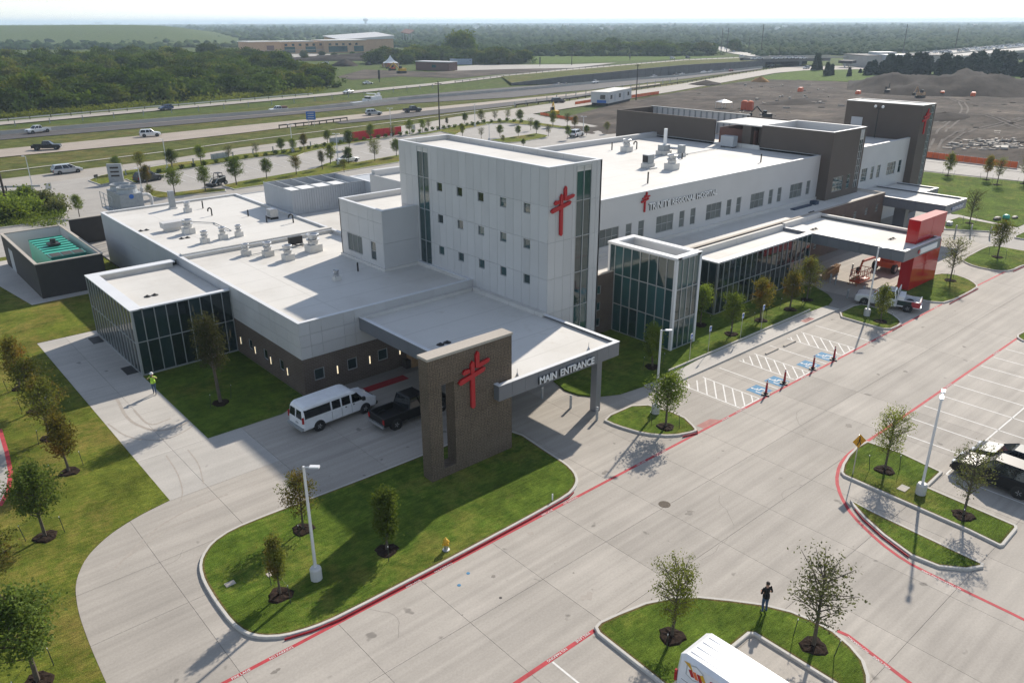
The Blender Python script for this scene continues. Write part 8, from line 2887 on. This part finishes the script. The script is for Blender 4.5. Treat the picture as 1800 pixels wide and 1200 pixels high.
# elevated highway at far right
zz = [.6, 2.4, 4.0, 5.6, 7.0]
ev = [G(1590, 104.5, zz[0]), G(1650, 103.5, zz[1]), G(1720, 97.5, zz[2]), G(1800, 89.5, zz[3]), G(1900, 79.5, zz[4])]
eh = thing('elevated_highway', 'pale concrete elevated highway climbing to the right behind the cedars', 'elevated highway', (*ev[0], 0))
nrm = Vector((ev[-1][0] - ev[0][0], ev[-1][1] - ev[0][1], 0)).normalized()
nrm = Vector((-nrm.y, nrm.x, 0))
if nrm.dot(Vector((ev[0][0], ev[0][1], 0))) < 0:
    nrm = -nrm
for i in range(4):
    a, b = Vector((*ev[i], zz[i])), Vector((*ev[i + 1], zz[i + 1]))
    for nm, o0, o1, h0, h1, mt in (('deck', .4, 46, -1.2, 0, 'walk'), ('barrier', 0, .38, -1.2, .5, 'barrier'), ('barrier', 46.02, 46.4, -1.2, .9, 'barrier'), ('barrier', 22, 22.4, .01, .8, 'barrier')):
        vs = [p + nrm * o + Vector((0, 0, h)) for p in (a, b) for o, h in ((o0, h0), (o1, h0), (o1, h1), (o0, h1))]
        MB().add([tuple(v) for v in vs], [(0, 1, 2, 3), (7, 6, 5, 4), (0, 4, 5, 1), (1, 5, 6, 2), (2, 6, 7, 3), (3, 7, 4, 0)]).build(nm, M[mt], eh, (*ev[0], 0))
    for k in range(3):
        t = (k + .5) / 3
        p = a + (b - a) * t + nrm * 12
        if p.z > 2.5:
            MB().box(p.x - 1, p.x + 1, p.y - 1, p.y + 1, -.2, p.z - 1.62).build('pier', M['retain'], eh, (*ev[0], 0))
jam = car('sedan', WHITE, 'white car queueing on the elevated highway, shown a few dots wide', (0, 0, 0), 0, 'cars queueing on the elevated highway', detail=False)
first = True
rj = random.Random(8)
sil = car('suv', SILVER, 'silver car queueing on the elevated highway, shown a few dots wide', (0, 0, 0), 0, 'silver cars queueing on the elevated highway', detail=False)
cnt = 0
protos = {0: jam, 1: sil}
used_p = set()
for i in range(4):
    a, b = Vector((*ev[i], zz[i])), Vector((*ev[i + 1], zz[i + 1]))
    n = int((b - a).length / 8)
    for k in range(n):
        for off in (27, 33, 38, 43):
            if rj.random() < .35:
                continue
            p = a + (b - a) * ((k + rj.random() * .4) / n) + nrm * off
            w = rj.choice((0, 0, 1))
            ang = math.atan2((b - a).y, (b - a).x)
            if w not in used_p:
                protos[w].location = (p.x, p.y, p.z)
                protos[w].rotation_euler = (0, 0, ang)
                used_p.add(w)
            else:
                dup(protos[w], (p.x, p.y, p.z), ang)
            cnt += 1
for (px, z) in (((1183, 0), 0),):
    pass
for i, px in enumerate(((1363, 103), (1372, 102.5), (1386, 102), (1398, 102), (1412, 102.5), (1335, 103), (1326, 103.5))):
    p = G(px[0], px[1] + 1.5, 4.65)
    dup(jam, (p[0], p[1], 4.65), rj.uniform(-.2, .2) + ov.rotation_euler[2], 'white car crossing the overpass, shown a few dots wide', 'cars crossing the overpass')
# far road climbing to the horizon
frd = PG([(1345, 100), (1310, 95), (1280, 89), (1262, 84), (1248, 79.5), (1236, 76)], 0)
struct(MB().path(frd, 20, .15).build('far_road', M['barrier']))
for i, (px, py) in enumerate(((1252, 80.5), (1262, 83), (1275, 87), (1290, 91.5), (1241, 77.5), (1268, 85.5))):
    p = G(px, py, .2)
    dup(jam, (p[0], p[1], .2), .4, 'white car on the far straight road, shown a few dots wide', 'cars on the far straight road')
dl = G(1358, 117)
tag_ = road_car('suv', WHITE, 'white van coming out of the overpass shade', (1361, 116.5), (1349, 117.2), z=-.05, detail=False)
# water tower on the horizon
wt = thing('water_tower', 'water tower standing on the left horizon', 'water tower', (3020, 4930, -.3))
MB().lathe(0, 0, [(8, 0), (7, 20), (7, 32), (14, 36), (17, 40), (17, 46), (12, 50), (1, 52)], 18).build('tank', M['steelm'], wt)
# distant buildings, a few dots each
rb_ = random.Random(12)
for k in range(34):
    px, py = rb_.uniform(820, 1800), rb_.uniform(43, 58)
    if k < 6:
        px, py = rb_.uniform(150, 420), rb_.uniform(42, 46)
    x, y = G(px, py)
    s = math.hypot(x, y) / 1386
    o = MB().obox(0, 0, 0, s * rb_.uniform(2.0, 4.0) + 8, s * rb_.uniform(3, 9) + 6, s * 6, .3).build('distant_building', M[rb_.choice(['white', 'beige', 'panelgrey'])])
    o.location = (x, y, -.3)
    tag(o, 'pale building far off among the trees near the horizon, a few dots wide', 'building', 'distant buildings near the horizon')

# ================================================================ AIR
def haze(density, x0=-9000, x1=16500, y0=-6000, y1=17500, top=62):
    hb = MB().box(x0, x1, y0, y1, -1.5, top).build('haze', M['haze'])
    hb['kind'] = 'stuff'
    m = M['haze']
    m.use_nodes = True
    nt = m.node_tree
    nt.nodes.clear()
    o = nt.nodes.new('ShaderNodeOutputMaterial')
    v = nt.nodes.new('ShaderNodeVolumePrincipled')
    v.inputs['Color'].default_value = (0.66, 0.82, 1.0, 1)
    v.inputs['Density'].default_value = density
    v.inputs['Anisotropy'].default_value = 0.2
    nt.links.new(v.outputs[0], o.inputs['Volume'])
haze(0.00016)
